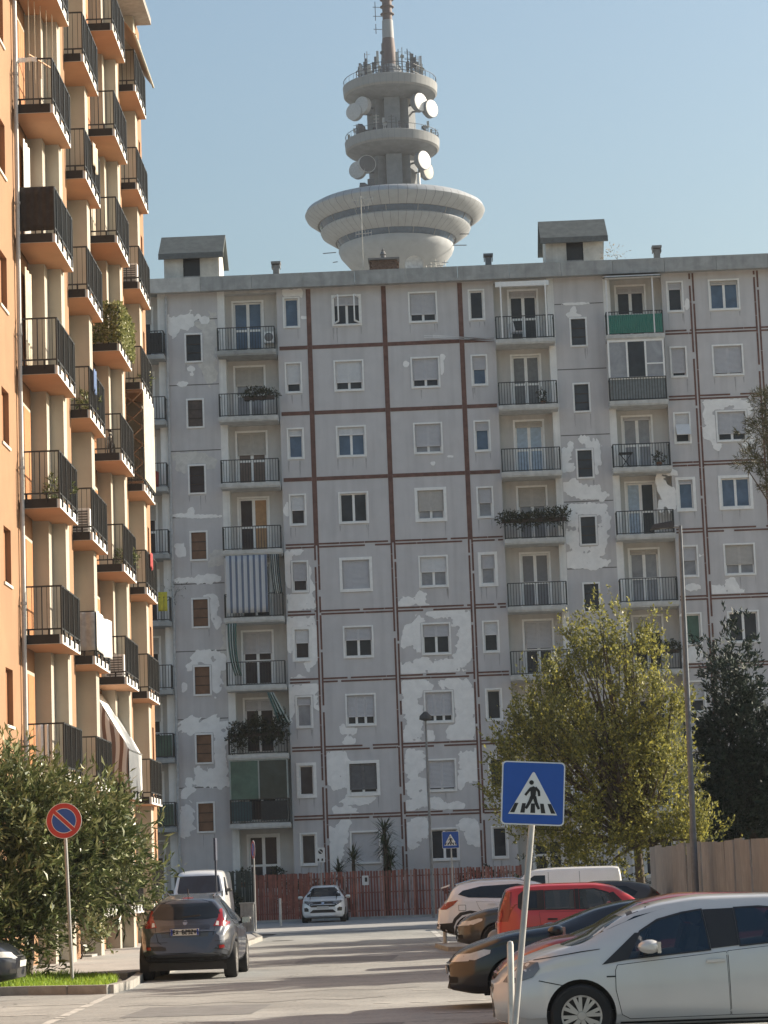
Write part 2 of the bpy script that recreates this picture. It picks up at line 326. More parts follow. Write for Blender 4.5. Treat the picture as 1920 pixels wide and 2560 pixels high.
WIN = {                                                # column: (x0, x1, [storey 8 .. 0])
 'bl': (-6.02, -5.40, [(0, 1, GLB, None), (.7, 1, GLD, SHUTW), (.22, 1, GLB, SHUTW), (.5, 1, GLD, SHUTW), (.62, 1, GLD, SHUT), (.45, 1, GLD, SHUTW), (.25, 1, GLC, SHUT), (.0, 1, GLD, None), (0, 1, GLD, None)]),
 'a': (-3.82, -2.62, [(.3, 2, GLD, SHUT, 'open'), (.72, 2, GLD, SHUTW), (.26, 2, GLB, SHUTW), (0, 2, GLD, None), (1, 2, GLD, SHUT), (.42, 2, GLD, SHUT), (.72, 3, GLD, SHUT), (.86, 2, GLD, M('dark_roller_shutter', (.13, .13, .135), .6)), (1, 2, GLD, SHUT)]),
 'b': (-.36, .80, [(.74, 2, GLD, SHUT), (.74, 2, GLD, SHUT), (.76, 2, GLC, SHUT), (.70, 2, GLC, SHUTB), (.5, 2, GLC, SHUTW), (.4, 2, GLD, SHUT), (.78, 3, GLD, SHUT), (.9, 2, GLD, SHUT), (.0, 2, GLD, None)]),
 'br': (2.34, 2.94, [(0, 1, GLD, None), (.45, 1, GLB, SHUT), (.28, 1, GLB, SHUT), (.5, 1, GLC, SHUT), (.45, 1, GLC, SHUT), (.42, 1, GLD, SHUTW), (0, 1, GLD, None), (0, 1, GLD, None), (0, 1, GLD, None)]),
 'b2': (11.26, 11.88, [(.22, 1, GLD, SHUT), (.86, 1, GLD, SHUT), (.4, 1, GLD, SHUTW, 'awning'), (.12, 1, GLB, SHUT), (.45, 1, GLC, SHUT), (0, 1, GLG, None), (.6, 1, GLD, SHUT), (.5, 1, GLD, SHUT), (.3, 1, GLD, SHUT)]),
 'c': (13.15, 14.40, [(.12, 2, GLB, SHUTB), (.92, 2, GLD, SHUT), (.75, 2, GLD, SHUT), (.0, 2, GLB, None), (.66, 2, GLC, SHUTB), (.0, 2, GLD, None), (.7, 2, GLD, SHUT), (.8, 2, GLD, SHUT), (.3, 2, GLD, SHUT)]),
}
WIN['d'] = (16.3, 17.5, [WIN['b'][2][i] for i in (4, 0, 5, 2, 7, 1, 3, 6, 5)])
BAYS = [('bl', -6.37, -4.93), ('a', -4.93, -1.53), ('b', -1.53, 1.91), ('br', 1.91, 3.42), ('b2', 10.98, 12.33), ('c', 12.33, 15.23), ('d', 15.23, 18.6)]
for key, bx0, bx1 in BAYS:
    for s in range(9):
        z0, z1 = FL[s], (FL[s + 1] if s < 8 else ZT)
        if key:
            a, c, lst = WIN[key]; e = lst[8 - s]; big = c - a > 1
            h = (a, c, z0 + SL[0] + .06, z0 + SL[1] - .08)
            wall_panel(bx0, bx1, z0, z1, h)
            wdt = .13 if (key, s) in (('a', 4), ('b', 5), ('bl', 1), ('a', 1), ('br', 4), ('bl', 3), ('c', 5), ('b2', 5)) else .075
            window(h[0], h[1], h[2], h[3], e[0], e[1], e[2], e[3], wd=wdt, extra=e[4] if len(e) > 4 else None)
        else: wall_panel(bx0, bx1, z0, z1)
    wall_panel(bx0, bx1, 0, FL[0])
# white net curtains behind one window, clothes
# --- stair bays, panels offset by half a storey
STC = M('stair_green_glass', (.10, .11, .11), .3, var=.3)
for bi, (x0, x1, wa, wb) in enumerate(((-11.40, -9.05, -10.50, -9.84), (6.12, 8.35, 6.84, 7.48))):
    zc = 0.0
    for k in range(1, 9):
        h = (wa, wb, FL[k] - .41, FL[k] + .80); top = FL[k] + 1.5
        wall_panel(x0, x1, zc, top, h)
        b = MB(); surround(b, *h, FY, .075)
        zs = [h[2] + (h[3] - h[2]) * t for t in (0, .33, .66, 1)]
        o = b.build('stair_window', FRAME, G)
        for z in zs[1:3]: MB().box(wa, wb, FY + .1, FY + .13, z - .018, z + .018).build('glazing_bar', M('dark_glazing_bar', (.045, .032, .026), .7), o)
        for i in range(3):
            gm = (GLBR if k < 6 else GLD) if bi == 0 else (glassmat('slate_glass', (.06, .07, .085), .2))
            if bi == 0 and k == 6 and i == 1: gm = GLD
            if bi == 0 and k == 7: gm = M('dim_brown_glass', (.07, .05, .045), .3, var=.4, scale=4)
            MB().box(wa, wb, FY + .12, FY + .13, zs[i] + (.018 if i else 0), zs[i + 1] - (.018 if i < 2 else 0)).build('pane', gm, o)
        MB().box(x0 + .02, x1 - .02, FY - .006, FY + .004, top - .02, top + .02).build('shadow_joint', M('joint_grey', (.12, .115, .11), .9), G)
        zc = top
    wall_panel(x0, x1, zc, ZT)
# --- rust red joint strips between the panels
def strip_v(x, z0, z1, split):
    if split:
        for dx in (-.075, .075):
            zz = z0
            while zz < z1 - .05:
                ze = min(z1, zz + random.uniform(.5, 1.9))
                MB().box(x + dx - .04, x + dx + .04, FY - .014, FY + .003, zz, ze).build('joint_strip', STRIP, G); zz = ze + random.choice((0.02, .02, .12, .3))
    else: MB().box(x - .105, x + .105, FY - .016, FY + .003, z0, z1).build('joint_strip', STRIP, G)
def strip_h(x0, x1, z, split):
    if split:
        for dz in (-.07, .07):
            xx = x0
            while xx < x1 - .05:
                xe = min(x1, xx + random.uniform(.5, 2.2))
                MB().box(xx, xe, FY - .018, FY + .003, z + dz - .036, z + dz + .036).build('joint_strip', STRIP, G); xx = xe + random.choice((.02, .02, .15, .45))
    else: MB().box(x0, x1, FY - .018, FY + .003, z - .085, z + .085).build('joint_strip', STRIP, G)
for x in (-4.93, -1.53, 1.91, 12.33, 15.23):
    for s in range(9):
        z0 = FL[s] if s else .6; z1 = FL[s + 1] if s < 8 else ZT - .05
        low = s < 5 or x > 12
        strip_v(x, z0, z1, low)
for s in range(1, 9):
    for (a, c) in ((-6.3, -5.04), (-4.82, -1.64), (-1.42, 1.80), (2.02, 3.36), (11.05, 12.22), (12.44, 15.12), (15.34, 18.5)):
        strip_h(a, c, FL[s], s < 6 or a > 10)
# --- peeled plaster, each bare area its own irregular sheet
def blob_mesh(blobs, seed, y, cell=.055, lim=None):
    rg = np.random.default_rng(seed); bl = np.array(blobs); c = bl[:, :2]; r = bl[:, 2:] * 1.12
    x0, z0 = (c - r * 1.6).min(0); x1, z1 = (c + r * 1.6).max(0)
    xs = np.arange(x0, x1 + cell, cell); zs = np.arange(z0, z1 + cell, cell); X, Z = np.meshgrid(xs, zs)
    fld = np.full(X.shape, -9.0)
    for (cx, cz), (rx, rz) in zip(c, r): fld = np.maximum(fld, 1 - np.sqrt(((X - cx) / rx) ** 2 + ((Z - cz) / rz) ** 2))
    nz = np.zeros(X.shape)
    for wl, am in ((.9, .5), (.45, .42), (.22, .34), (.12, .2)):
        for _ in range(4):
            t = rg.uniform(0, 6.28); k = 6.28 / wl * rg.uniform(.75, 1.3); nz += am * .45 * np.sin(k * (X * math.cos(t) + Z * math.sin(t)) + rg.uniform(0, 6.28))
    fld = fld + .36 * nz
    for (a0, a1, b0, b1) in HOLES:
        if a1 < x0 or a0 > x1 or b1 < z0 or b0 > z1: continue
        out = np.maximum(np.maximum(a0 - .1 - X, X - a1 - .1), np.maximum(b0 - .12 - Z, Z - b1 - .1)); fld = np.minimum(fld, out * 8)
    if lim: fld = np.minimum(fld, np.minimum(np.minimum(X - lim[0], lim[1] - X), np.minimum(Z - lim[2], lim[3] - Z)) * 8)
    ny, nx = X.shape; cells = {}
    for j in range(ny - 1):
        for i in range(nx - 1):
            q = [(i, j), (i + 1, j), (i + 1, j + 1), (i, j + 1)]; v = [fld[jj, ii] for ii, jj in q]
            if max(v) <= 0: continue
            poly = []
            for k in range(4):
                a, c2 = v[k], v[(k + 1) % 4]; pa = (xs[q[k][0]], zs[q[k][1]]); pb = (xs[q[(k + 1) % 4][0]], zs[q[(k + 1) % 4][1]])
                if a > 0: poly.append(pa)
                if (a > 0) != (c2 > 0): t = a / (a - c2); poly.append((pa[0] + t * (pb[0] - pa[0]), pa[1] + t * (pb[1] - pa[1])))
            if len(poly) > 2: cells[i, j] = poly
    out = []; seen = set()
    for c0 in cells:                                   # one mesh for each connected bare area
        if c0 in seen: continue
        st = [c0]; seen.add(c0); b = MB(); n = 0; idx = {}
        while st:
            i, j = st.pop(); poly = cells[i, j]; n += 1; f = []
            for p in poly:
                k = (round(p[0], 4), round(p[1], 4))
                if k not in idx: idx[k] = len(b.v); b.v.append((p[0], y, p[1]))
                if idx[k] not in f: f.append(idx[k])
            if len(f) > 2: b.f.append(tuple(f)); b.m.append(0)
            for di, dj, e in ((1, 0, ((i + 1, j), (i + 1, j + 1))), (-1, 0, ((i, j), (i, j + 1))), (0, 1, ((i, j + 1), (i + 1, j + 1))), (0, -1, ((i, j), (i + 1, j)))):
                m = (i + di, j + dj)
                if m in cells and m not in seen and max(fld[q[1], q[0]] for q in e) > 0: seen.add(m); st.append(m)
        if n >= 6: out.append(b)
    return out
def bay_lim(blobs):
    cx = sum(b[0] for b in blobs) / len(blobs); cz = sum(b[1] for b in blobs) / len(blobs)
    for a, c in ((-11.4, -9.05), (-6.37, -4.99), (-4.8, -1.66), (-1.4, 1.78), (2.04, 3.4), (6.12, 8.35), (10.98, 12.2), (12.46, 15.1)):
        if a - .2 <= cx <= c + .2:
            if (a, c) in ((-11.4, -9.05), (6.12, 8.35)): return (a + .02, c - .02, 0, 28)
            k = math.floor((cz - 1.41) / 3); return (a, c, 1.41 + 3 * k + .13, 1.41 + 3 * k + 2.87)
    return None
for i, g in enumerate(TANS):
    for b in blob_mesh(g, 900 + i, FY - .003 - .0004 * i, .08, bay_lim(g)): b.build('stained_patch', TAN, G)
for i, g in enumerate(PATCHES):
    for b in blob_mesh(g, 100 + i, FY - .007 - .00015 * i, .055, bay_lim(g)): b.build('peeled_patch', PATCH, G)
# rain stains below the sills
STN = M('rain_stain', (.40, .39, .395), .95, var=.12, scale=6)
rs = random.Random(12)
for (a0, a1, b0, b1) in HOLES:
    for xx in (a0 - .03, a1 + .03, rs.uniform(a0, a1)):
        if rs.random() < .4: continue
        L = rs.uniform(.25, .8); w_ = rs.uniform(.015, .045); zt = b0 - .14; n = 5; b = MB()
        pts = [(xx + rs.uniform(-.008, .008), zt - L * i / n, w_ * (1 - i / n) ** .6) for i in range(n + 1)]
        for i in range(n): b.quad((pts[i][0] - pts[i][2], FY - .0022, pts[i][1]), (pts[i][0] + pts[i][2], FY - .0022, pts[i][1]), (pts[i + 1][0] + pts[i + 1][2], FY - .0022, pts[i + 1][1]), (pts[i + 1][0] - pts[i + 1][2], FY - .0022, pts[i + 1][1]))
        b.build('rain_stain', STN, G)
# --- balcony bays: recessed wall, white pier, slab, railing, door
YR = FY + .5
def railing(x0, x1, z, y0, y1, parent, step=.12, mat=RAIL):
    b = MB(); t = z + 1.05; e = .03
    for zz in (z + .06, t): b.box(x0, x1, y0 - .015, y0 + .015, zz - .018, zz + .018); b.box(x0 - .015, x0 + .015, y0, y1, zz - .016, zz + .016); b.box(x1 - .015, x1 + .015, y0, y1, zz - .016, zz + .016)
    for x in (x0, x1): b.box(x - .022, x + .022, y0 - .022, y0 + .022, z, t)
    n = int((x1 - x0) / step)
    for i in range(1, n): x = x0 + (x1 - x0) * i / n; b.box(x - .011, x + .011, y0 - .009, y0 + .009, z + .06, t)
    m = int((y1 - y0) / step)
    for x in (x0, x1):
        for i in range(1, m): y = y0 + (y1 - y0) * i / m; b.box(x - .007, x + .007, y - .007, y + .007, z + .06, t)
    return b.build('railing', mat, parent)
BAL = [('L', -9.05, -6.37, -9.05, -8.73, -8.36, -7.08), ('M', 3.42, 6.12, 5.82, 6.12, 4.14, 5.36), ('R', 8.35, 10.98, 8.35, 8.66, 8.98, 10.22)]
GREYSH = M('grey_panel_shutters', (.20, .205, .22), .7, var=.08)
DOORS = {('L', 8): (0, GLB, None), ('L', 7): (.35, GLC, SHUTB), ('L', 6): (.42, M('brown_curtain_glass', (.13, .10, .085), .3), SHUTB), ('L', 5): (0, [GLD, WOODP], None), ('L', 4): (0, GLD, None), ('L', 3): (.4, GLD, SHUT), ('L', 2): (.2, GLD, SHUT), ('L', 1): (0, GLD, None), ('L', 0): (0, GLD, None),
 ('M', 8): (.12, GLD, SHUT), ('M', 7): (0, M('net_curtain_glass', (.16, .16, .165), .25), None), ('M', 6): (.1, M('pale_blue_blind_glass', (.36, .45, .55), .3), SHUTB), ('M', 5): (.35, GLC, SHUTB), ('M', 4): (0, GREYSH, None), ('M', 3): (.5, GLD, SHUT),
 ('R', 8): (.12, GLD, SHUT), ('R', 7): (0, GLB, None), ('R', 6): (.05, GLC, SHUT), ('R', 5): (0, [MATS['pale_blue_blind_glass'], GLD], None), ('R', 4): (.08, GLC, SHUTB), ('R', 3): (.3, GLD, SHUT)}
BAL_OBJ = {}
for key, x0, x1, p0, p1, d0, d1 in BAL:
    MB().box(p0, p1, FY - .012, YR, 0, ZT).build('white_pier', WHITEP, G)
    wx0, wx1 = (p1, x1) if p0 == x0 else (x0, p0)
    for s in range(9):
        z0, z1 = FL[s], (FL[s + 1] if s < 8 else ZT)
        wall_panel(wx0, wx1, z0 if s else 0, z1, (d0, d1, z0 - .05, z0 + 2.3), y=YR, mat=PLL, name='loggia_wall')
        fr, gl, sm = DOORS.get((key, s), (.3, GLD, SHUTB))
        door(d0, d1, z0 - .05, z0 + 2.3, YR, fr, 2, gl, None, sm)
        if s == 0: continue
        zs = z0 - .40
        b = MB(); b.box(x0, x1 - .06, FY - .78, YR, zs, zs + .2); b.box(x0 - .02, x1 - .04, FY - .81, FY - .74, zs + .06, zs + .23)
        sl = b.build('balcony', CONCL if (key, s) != ('L', 8) else CONC, G); BAL_OBJ[key, s] = sl
        railing(x0 + .03, x1 - .1, zs + .22, FY - .76, FY, sl)
    e = wx1 if p0 == x0 else wx0
    b = MB(); b.quad((e, FY, 0), (e, YR, 0), (e, YR, ZT), (e, FY, ZT)); b.build('loggia_side', PLL, G)
    MB().box(wx0, wx1, FY, YR, ZT - .12, ZT + .02).build('loggia_ceiling', PLL, G)
# --- far left bay, mostly behind the orange block
MB().box(-11.76, -11.40, FY - .012, YR, 0, ZT).build('white_pier', WHITEP, G)
for s in range(9):
    z0, z1 = FL[s], (FL[s + 1] if s < 8 else ZT)
    wall_panel(-14.5, -11.76, z0 if s else 0, z1, (-13.0, -12.1, z0 - .05, z0 + 2.2), y=YR, mat=PLL, name='loggia_wall')
    door(-13.0, -12.1, z0 - .05, z0 + 2.2, YR, .3, 1)
    if s:
        zs = z0 - .4; b = MB(); b.box(-14.2, -11.42, FY - .78, YR, zs, zs + .2); sl = b.build('balcony', CONC, G)
        railing(-14.2, -11.45, zs + .22, FY - .76, FY, sl)
        if s in (8, 1, 2): MB().box(-14.15, -11.5, FY - .735, FY - .72, zs + .25, zs + 1.2).build('balcony_screen', M('black_screen', (.03, .032, .034), .8) if s == 8 else GLG, sl)
MB().tube([(-11.36, FY - .09, .3), (-11.36, FY - .09, 28)], .06).build('drain_pipe', M('zinc_pipe', (.45, .46, .47), .5), G)
# --- the body behind, plinth, roof, cornice
MB().box(-26, 30, YR + .2, FY + 12, 0, ZT).build('rear_block', PL, G)
MB().box(-26, 30, FY - .3, FY + 12.2, ZT, ZT + .12).build('roof_slab', CONC, G)
x = -26.0
while x < 30:
    e = x + 2.32; MB().box(x + .006, e - .006, FY - .52 - random.uniform(0, .012), FY - .3, ZT - .05, ZT + .60).build('cornice_panel', CONC if x > -12 else CONCL, G); x = e
for x0, x1 in ((18.6, 30), (-26, -14.5)): MB().quad((x0, FY, 0), (x1, FY, 0), (x1, FY, ZT), (x0, FY, ZT)).build('wall_panel', PL, G)
RZ = ZT + .12
def hut(x0, x1, wx, label):
    t = thing('roof_hut', label, 'roof hut', ((x0 + x1) / 2, FY + 1.2, RZ), group='stair huts on the flat roof')
    y0, y1 = FY + .05, FY + 2.6; zt = 30.0
    wall = MB(); a0, a1, b0, b1 = wx, wx + .76, RZ + .2, RZ + 1.5
    for q in ((x0, a0, RZ, zt), (a1, x1, RZ, zt), (a0, a1, RZ, b0), (a0, a1, b1, zt)): wall.quad((q[0], y0, q[2]), (q[1], y0, q[2]), (q[1], y0, q[3]), (q[0], y0, q[3]))
    ym = (y0 + y1) / 2
    for x in (x0, x1): wall.add([(x, y0, RZ), (x, y1, RZ), (x, y1, zt), (x, ym, zt + .95), (x, y0, zt)], [(0, 1, 2, 3, 4)])
    wall.quad((x0, y1, RZ), (x1, y1, RZ), (x1, y1, zt), (x0, y1, zt))
    wall.build('wall', M('hut_plaster', (.56, .55, .51), .95, var=.2, scale=2, streak=.4), t)
    wv = MB(); wv.box(a0, a1, y0 + .1, y0 + .14, b0, b0 + .05); wv.box(a0, a1, y0 + .08, y0 + .12, b0 + .42, b0 + .5); wo = wv.build('window', M('grey_bar', (.3, .3, .3)), t)
    MB().box(a0, a1, y0 + .16, y0 + .18, b0, b1).build('pane', M('hut_opening', (.012, .014, .02), .4), wo)
    ov = .22; b = MB(); e0 = zt - .18
    for s in (0, 1):
        ya, yb = (y0 - .25, ym) if s == 0 else (y1 + .25, ym)
        b.add([(x0 - ov, ya, e0), (x1 + ov, ya, e0), (x1 + ov, yb, zt + 1.0), (x0 - ov, yb, zt + 1.0), (x0 - ov, ya, e0 + .14), (x1 + ov, ya, e0 + .14), (x1 + ov, yb, zt + 1.13), (x0 - ov, yb, zt + 1.13)],
              [(0, 1, 2, 3), (7, 6, 5, 4), (0, 4, 5, 1), (1, 5, 6, 2), (3, 7, 4, 0), (2, 6, 7, 3)])
    ro = b.build('roof', ASB, t)
    b = MB(); b.box(x0 - ov, x1 + ov, y0 - .30, y0 - .2, e0 - .12, e0 + .13); b.build('gutter', M('gutter_grey', (.12, .13, .13), .7), ro)
hut(-11.42, -8.92, -10.55, 'stair hut with fibre cement gable roof at the left end of the grey roof')
hut(5.86, 8.46, 6.80, 'stair hut with fibre cement gable roof at the right of the grey roof')
CH = M('chimney_grey', (.17, .175, .18), .9)
for x, y, h, lb in ((-6.42, FY + 1.4, 1.5, 'small grey chimney beside the left roof hut'), (3.3, FY + 1.4, 1.45, 'small grey chimney right of the tower bowl'), (11.0, FY + 1.4, 1.5, 'small grey chimney at the far right of the roof')):
    t = thing('chimney', lb, 'chimney', (x, y, RZ), group='small roof chimneys')
    MB().box(x - .14, x + .14, y - .14, y + .14, RZ, RZ + h - .18).build('stack', CH, t); b = MB(); b.box(x - .22, x + .22, y - .22, y + .22, RZ + h - .1, RZ + h); b.box(x - .2, x - .16, y - .2, y + .2, RZ + h - .3, RZ + h - .1); b.box(x + .16, x + .2, y - .2, y + .2, RZ + h - .3, RZ + h - .1); b.build('cap', CH, t)
t = thing('chimney', 'wide brown brick chimney block with a cowl in the middle of the roof', 'chimney', (-1.5, FY + 1.5, RZ))
x = -2.15; BR = M('brown_brick', (.13, .085, .065), .95, var=.35, scale=12, bump=.5)
b = MB()
for r in range(15):
    for c in range(6): b.box(-2.14 + c * .21 + (.1 if r % 2 else 0), -2.14 + c * .21 + .2 + (.1 if r % 2 else 0), FY + 1.2, FY + 1.9, RZ + r * .09, RZ + r * .09 + .082)
b.build('brickwork', BR, t); MB().box(-2.2, -.76, FY + 1.1, FY + 2, RZ + 1.36, RZ + 1.44).build('cap_slab', CH, t)
MB().lathe([(.13, 0), (.11, .2), (.16, .22), (.05, .42), (.09, .44), (.0, .52)], 10, (-1.5, FY + 1.5, RZ + 1.44)).build('cowl', CH, t)
t = thing('antenna_mast', 'thin television antenna mast with yagi aerials on the grey roof', 'antenna', (-2.42, FY + 1.2, RZ))
AN = M('aerial_metal', (.45, .44, .41), .5, .4)
MB().tube([(-2.42, FY + 1.2, RZ), (-2.42, FY + 1.2, RZ + 4.4)], .028, 6).build('mast', AN, t)
for z, L, n in ((4.2, .9, 7), (3.9, .55, 4), (2.6, .7, 6)):
    b = MB(); zz = RZ + z; b.bar((-2.42 - L * .4, FY + 1.2, zz), (-2.42 + L * .6, FY + 1.0, zz), .025)
    for i in range(n): xx = -2.42 - L * .4 + L * i / (n - 1); b.bar((xx, FY + 1.0, zz - .18), (xx, FY + 1.3, zz + .18), .018)
    b.build('aerial', AN, t)
t = thing('satellite_dish', 'pale round satellite dish on the roof below the tower bowl', 'satellite dish', (-.1, FY + 2, RZ))
MB().tube([(-.1, FY + 2.1, RZ), (-.1, FY + 2.1, RZ + 1.2)], .03, 6).build('post', AN, t)
MB().lathe([(.42, -.12), (.36, -.04), (.22, .02), (0, .05)], 20, (-.1, FY + 2, RZ + 1.25), 'y').build('dish', M('dish_paint', (.6, .6, .58), .6), t, smooth=True)
t = thing('antenna_mast', 'cluster of short aerials on the roof right of the satellite dish', 'antenna', (.7, FY + 2, RZ))
for i in range(5):
    x = .45 + i * .22; b = MB(); h = 1.2 + .35 * ((i * 37) % 5) / 5; b.tube([(x, FY + 2, RZ), (x, FY + 2, RZ + h)], .02, 5); b.bar((x - .15, FY + 2, RZ + h - .1), (x + .15, FY + 2, RZ + h - .1), .03); b.build('aerial', AN, t)
# ------------------------------------------------------------------ the telecom tower
TX, TY = -3.22, 400.0
T = thing('telecom_tower', 'tall concrete telecom tower with white bowl, two antenna rings and red mast', 'tower', (TX, TY, 0))
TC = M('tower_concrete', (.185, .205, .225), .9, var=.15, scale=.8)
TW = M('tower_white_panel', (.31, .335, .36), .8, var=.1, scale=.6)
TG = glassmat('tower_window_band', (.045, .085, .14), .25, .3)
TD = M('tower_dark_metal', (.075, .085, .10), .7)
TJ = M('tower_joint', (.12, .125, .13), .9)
def ringpanels(name, prof, n, mat, parent, gap=.022, a0=0):
    """one closed wedge-shaped panel repeated round the axis"""
    th = 2 * math.pi / n; b = MB(); segs = 3; vs = []
    for j in range(segs + 1):
        t = (-.5 + gap + (1 - 2 * gap) * j / segs) * th
        for r, z in prof: vs.append((r * math.cos(t), r * math.sin(t), z))
    k = len(prof); fs = [(j * k + i, (j + 1) * k + i, (j + 1) * k + i + 1, j * k + i + 1) for j in range(segs) for i in range(k - 1)]
    b.add(vs, fs); me = b.mesh(name, mat, True)
    for i in range(n): put(name, me, parent, loc=(TX, TY, 0), rot=(0, 0, a0 + i * th))
MB().lathe([(3.0, 0), (3.0, 98), (3.6, 100.3), (3.6, 112)], 32, (TX, TY, 0)).build('shaft', TC, T, smooth=True)
bw = MB().lathe([(3.2, 99.4), (5.4, 100.7), (7.8, 102.3), (9.3, 104.1), (9.65, 105.0), (9.55, 105.5), (9.3, 105.6)], 72, (TX, TY, 0)).build('bowl', TW, T, smooth=True)
MB().lathe([(9.3, 105.5), (9.9, 106.5), (10, 106.6)], 72, (TX, TY, 0)).build('window_band', TG, T, smooth=True)
MB().lathe([(9.9, 106.5), (12.1, 107.9), (12.3, 108.6)], 48, (TX, TY, 0)).build('bowl_core', TJ, T, smooth=True)
ringpanels('bowl_panel', [(10.1, 106.45), (10.35, 106.5), (12.35, 107.85), (12.55, 108.35), (12.3, 108.6)], 60, TW, T)
MB().lathe([(12.2, 108.55), (12.75, 109.55)], 72, (TX, TY, 0)).build('window_band', TG, T, smooth=True)
MB().lathe([(12.7, 109.5), (14.5, 110.7), (14.85, 111.4), (13.6, 112.5), (3, 112.6)], 48, (TX, TY, 0)).build('bowl_core', TJ, T, smooth=True)
ringpanels('rim_panel', [(13.0, 109.5), (13.3, 109.6), (14.75, 110.65), (15.05, 111.3), (14.75, 111.95), (13.7, 112.55)], 60, TW, T)
for i in range(60):
    if i % 4 == 0:
        a = math.pi * 2 * i / 60
        for r0, r1, z0, z1 in ((12.25, 12.8, 108.6, 109.55), (9.35, 9.95, 105.6, 106.5)):
            MB().bar((TX + r0 * math.cos(a), TY + r0 * math.sin(a), z0), (TX + r1 * math.cos(a), TY + r1 * math.sin(a), z1), .12).build('mullion', TC, T)
def piers(z0, z1):
    MB().lathe([(2.7, z0), (2.7, z1)], 24, (TX, TY, 0)).build('core', TD, T)
    for i in range(6):
        a = math.pi / 2 + i * math.pi / 3 + .06; c, s = math.cos(a), math.sin(a); b = MB(); w = 1.3
        pts = [(2.3, -w), (3.9, -w), (3.9, w), (2.3, w)]
        b.flat([(TX + p * c - q * s, TY + p * s + q * c) for p, q in pts], z0, z1); b.build('pier', TC, T)
piers(112.5, 120.6); piers(122.0, 130.4)
def ring(zt):
    MB().lathe([(3.0, zt - 3.0), (4.6, zt - 2.75), (7.3, zt - 1.95), (7.7, zt - 1.6), (7.75, zt - .1), (7.4, zt), (3, zt)], 64, (TX, TY, 0)).build('ring_deck', TC, T, smooth=True)
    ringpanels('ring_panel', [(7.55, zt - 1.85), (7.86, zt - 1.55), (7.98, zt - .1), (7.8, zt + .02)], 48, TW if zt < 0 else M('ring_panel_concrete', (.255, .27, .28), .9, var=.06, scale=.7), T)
    b = MB(); b.lathe([(7.75, zt + .95), (7.85, zt + .95), (7.85, zt + 1.0), (7.75, zt + 1.0)], 48, (TX, TY, 0))
    for i in range(36): a = i * math.pi / 18; b.bar((TX + 7.8 * math.cos(a), TY + 7.8 * math.sin(a), zt), (TX + 7.8 * math.cos(a), TY + 7.8 * math.sin(a), zt + 1.0), .05)
    b.build('guard_rail', TD, T)
ring(133.35); ring(123.75)
DW = M('dish_white', (.78, .78, .76), .5)
DG = M('dish_grey', (.42, .43, .44), .6)
def drum(x, y, z, r, ang, tilt, face, body=TC, dep=1.6):
    """shrouded microwave dish: a drum with a pale radome, aimed at ang (from +X)"""
    d = Vector((math.cos(ang), math.sin(ang), 0)); m = Matrix.Translation((x, y, z)) @ d.to_track_quat('Z', 'Y').to_matrix().to_4x4()
    b = MB().lathe([(.2, -dep), (r * .55, -dep), (r, -dep * .55), (r, 0), (r * .93, .0)], 24); b.v = [tuple(m @ Vector(v)) for v in b.v]
    o = b.build('microwave_dish', body, T, smooth=True)
    b = MB().lathe([(r * .93, .0), (r * .6, .08), (0, .12)], 24); b.v = [tuple(m @ Vector(v)) for v in b.v]; b.build('radome', face, o, smooth=True)
    b = MB(); q = m @ Vector((0, 0, -dep)); b.bar(q, (TX + (x - TX) * .45, TY + (y - TY) * .45, z), .25); b.build('bracket', TD, o)
    return o
aR, aL = R(-42), R(-110)
drum(TX + 5.1, TY - 4.2, 129.15, 1.62, aR, 0, DW); drum(TX + 6.9, TY - 3.0, 128.35, 1.55, aR, 0, DW)
drum(TX - 4.9, TY - 4.6, 128.9, 1.5, R(-128), 0, DG, DG); drum(TX - 6.2, TY - 4.2, 128.0, 1.45, R(-118), 0, DG, DG)
drum(TX + 5.3, TY - 4.2, 119.15, 1.62, aR, 0, DW); drum(TX + 5.9, TY - 2.2, 117.9, 1.5, R(-35), 0, M('dish_tan', (.5, .48, .42), .7))
drum(TX - 4.2, TY - 4.7, 118.8, 1.5, R(-70), 0, TD, DG); drum(TX - 6.0, TY - 4.4, 117.9, 1.45, R(-112), 0, DG, DG)
drum(TX - 5.6, TY - 4.0, 114.6, 1.15, R(-175), 0, TD, TD, 1.5); drum(TX - 5.6, TY - 4.0, 124.9, 1.0, R(-165), 0, TD, TD, 1.2)
MB().box(TX - 4.3, TX - 3.1, TY - 4.6, TY - 4, 113, 116.2).build('equipment_rack', TD, T)
MB().tube([(TX + 4.2, TY - 4, 112.6), (TX + 4.2, TY - 4, 117)], .28, 10).build('white_antenna', DW, T)
rg = random.Random(5)
for zt, n, hmin, hmax, rr in ((133.35, 95, 1.6, 5.6, 5.6), (123.75, 34, .8, 2.8, 7.3), (112.6, 14, .6, 1.9, 6.5)):
    for i in range(n):
        a = rg.uniform(0, 6.28); r = rr + rg.uniform(-1.8, .6); x, y = TX + r * math.cos(a), TY + r * math.sin(a); h = rg.uniform(hmin, hmax); b = MB()
        b.bar((x, y, zt), (x, y, zt + h), .13)
        k = rg.random()
        if k < .45: b.box(x - .2, x + .2, y - .12, y + .12, zt + h * .5, zt + h)
        elif k < .7:
            for q in range(3): b.bar((x - .5, y, zt + h * (.5 + .2 * q)), (x + .5, y, zt + h * (.5 + .2 * q)), .06)
        elif k < .85: b.lathe([(.35, -.1), (.3, .1), (0, .16)], 10, (x, y - .1, zt + h * .7), 'y')
        b.build('rooftop_antenna', [TD, TD, AN, DG][rg.randrange(4)], T)
b = MB().lathe([(6.3, 133.3), (6.3, 135.0)], 24, (TX, TY, 0)); b = MB()
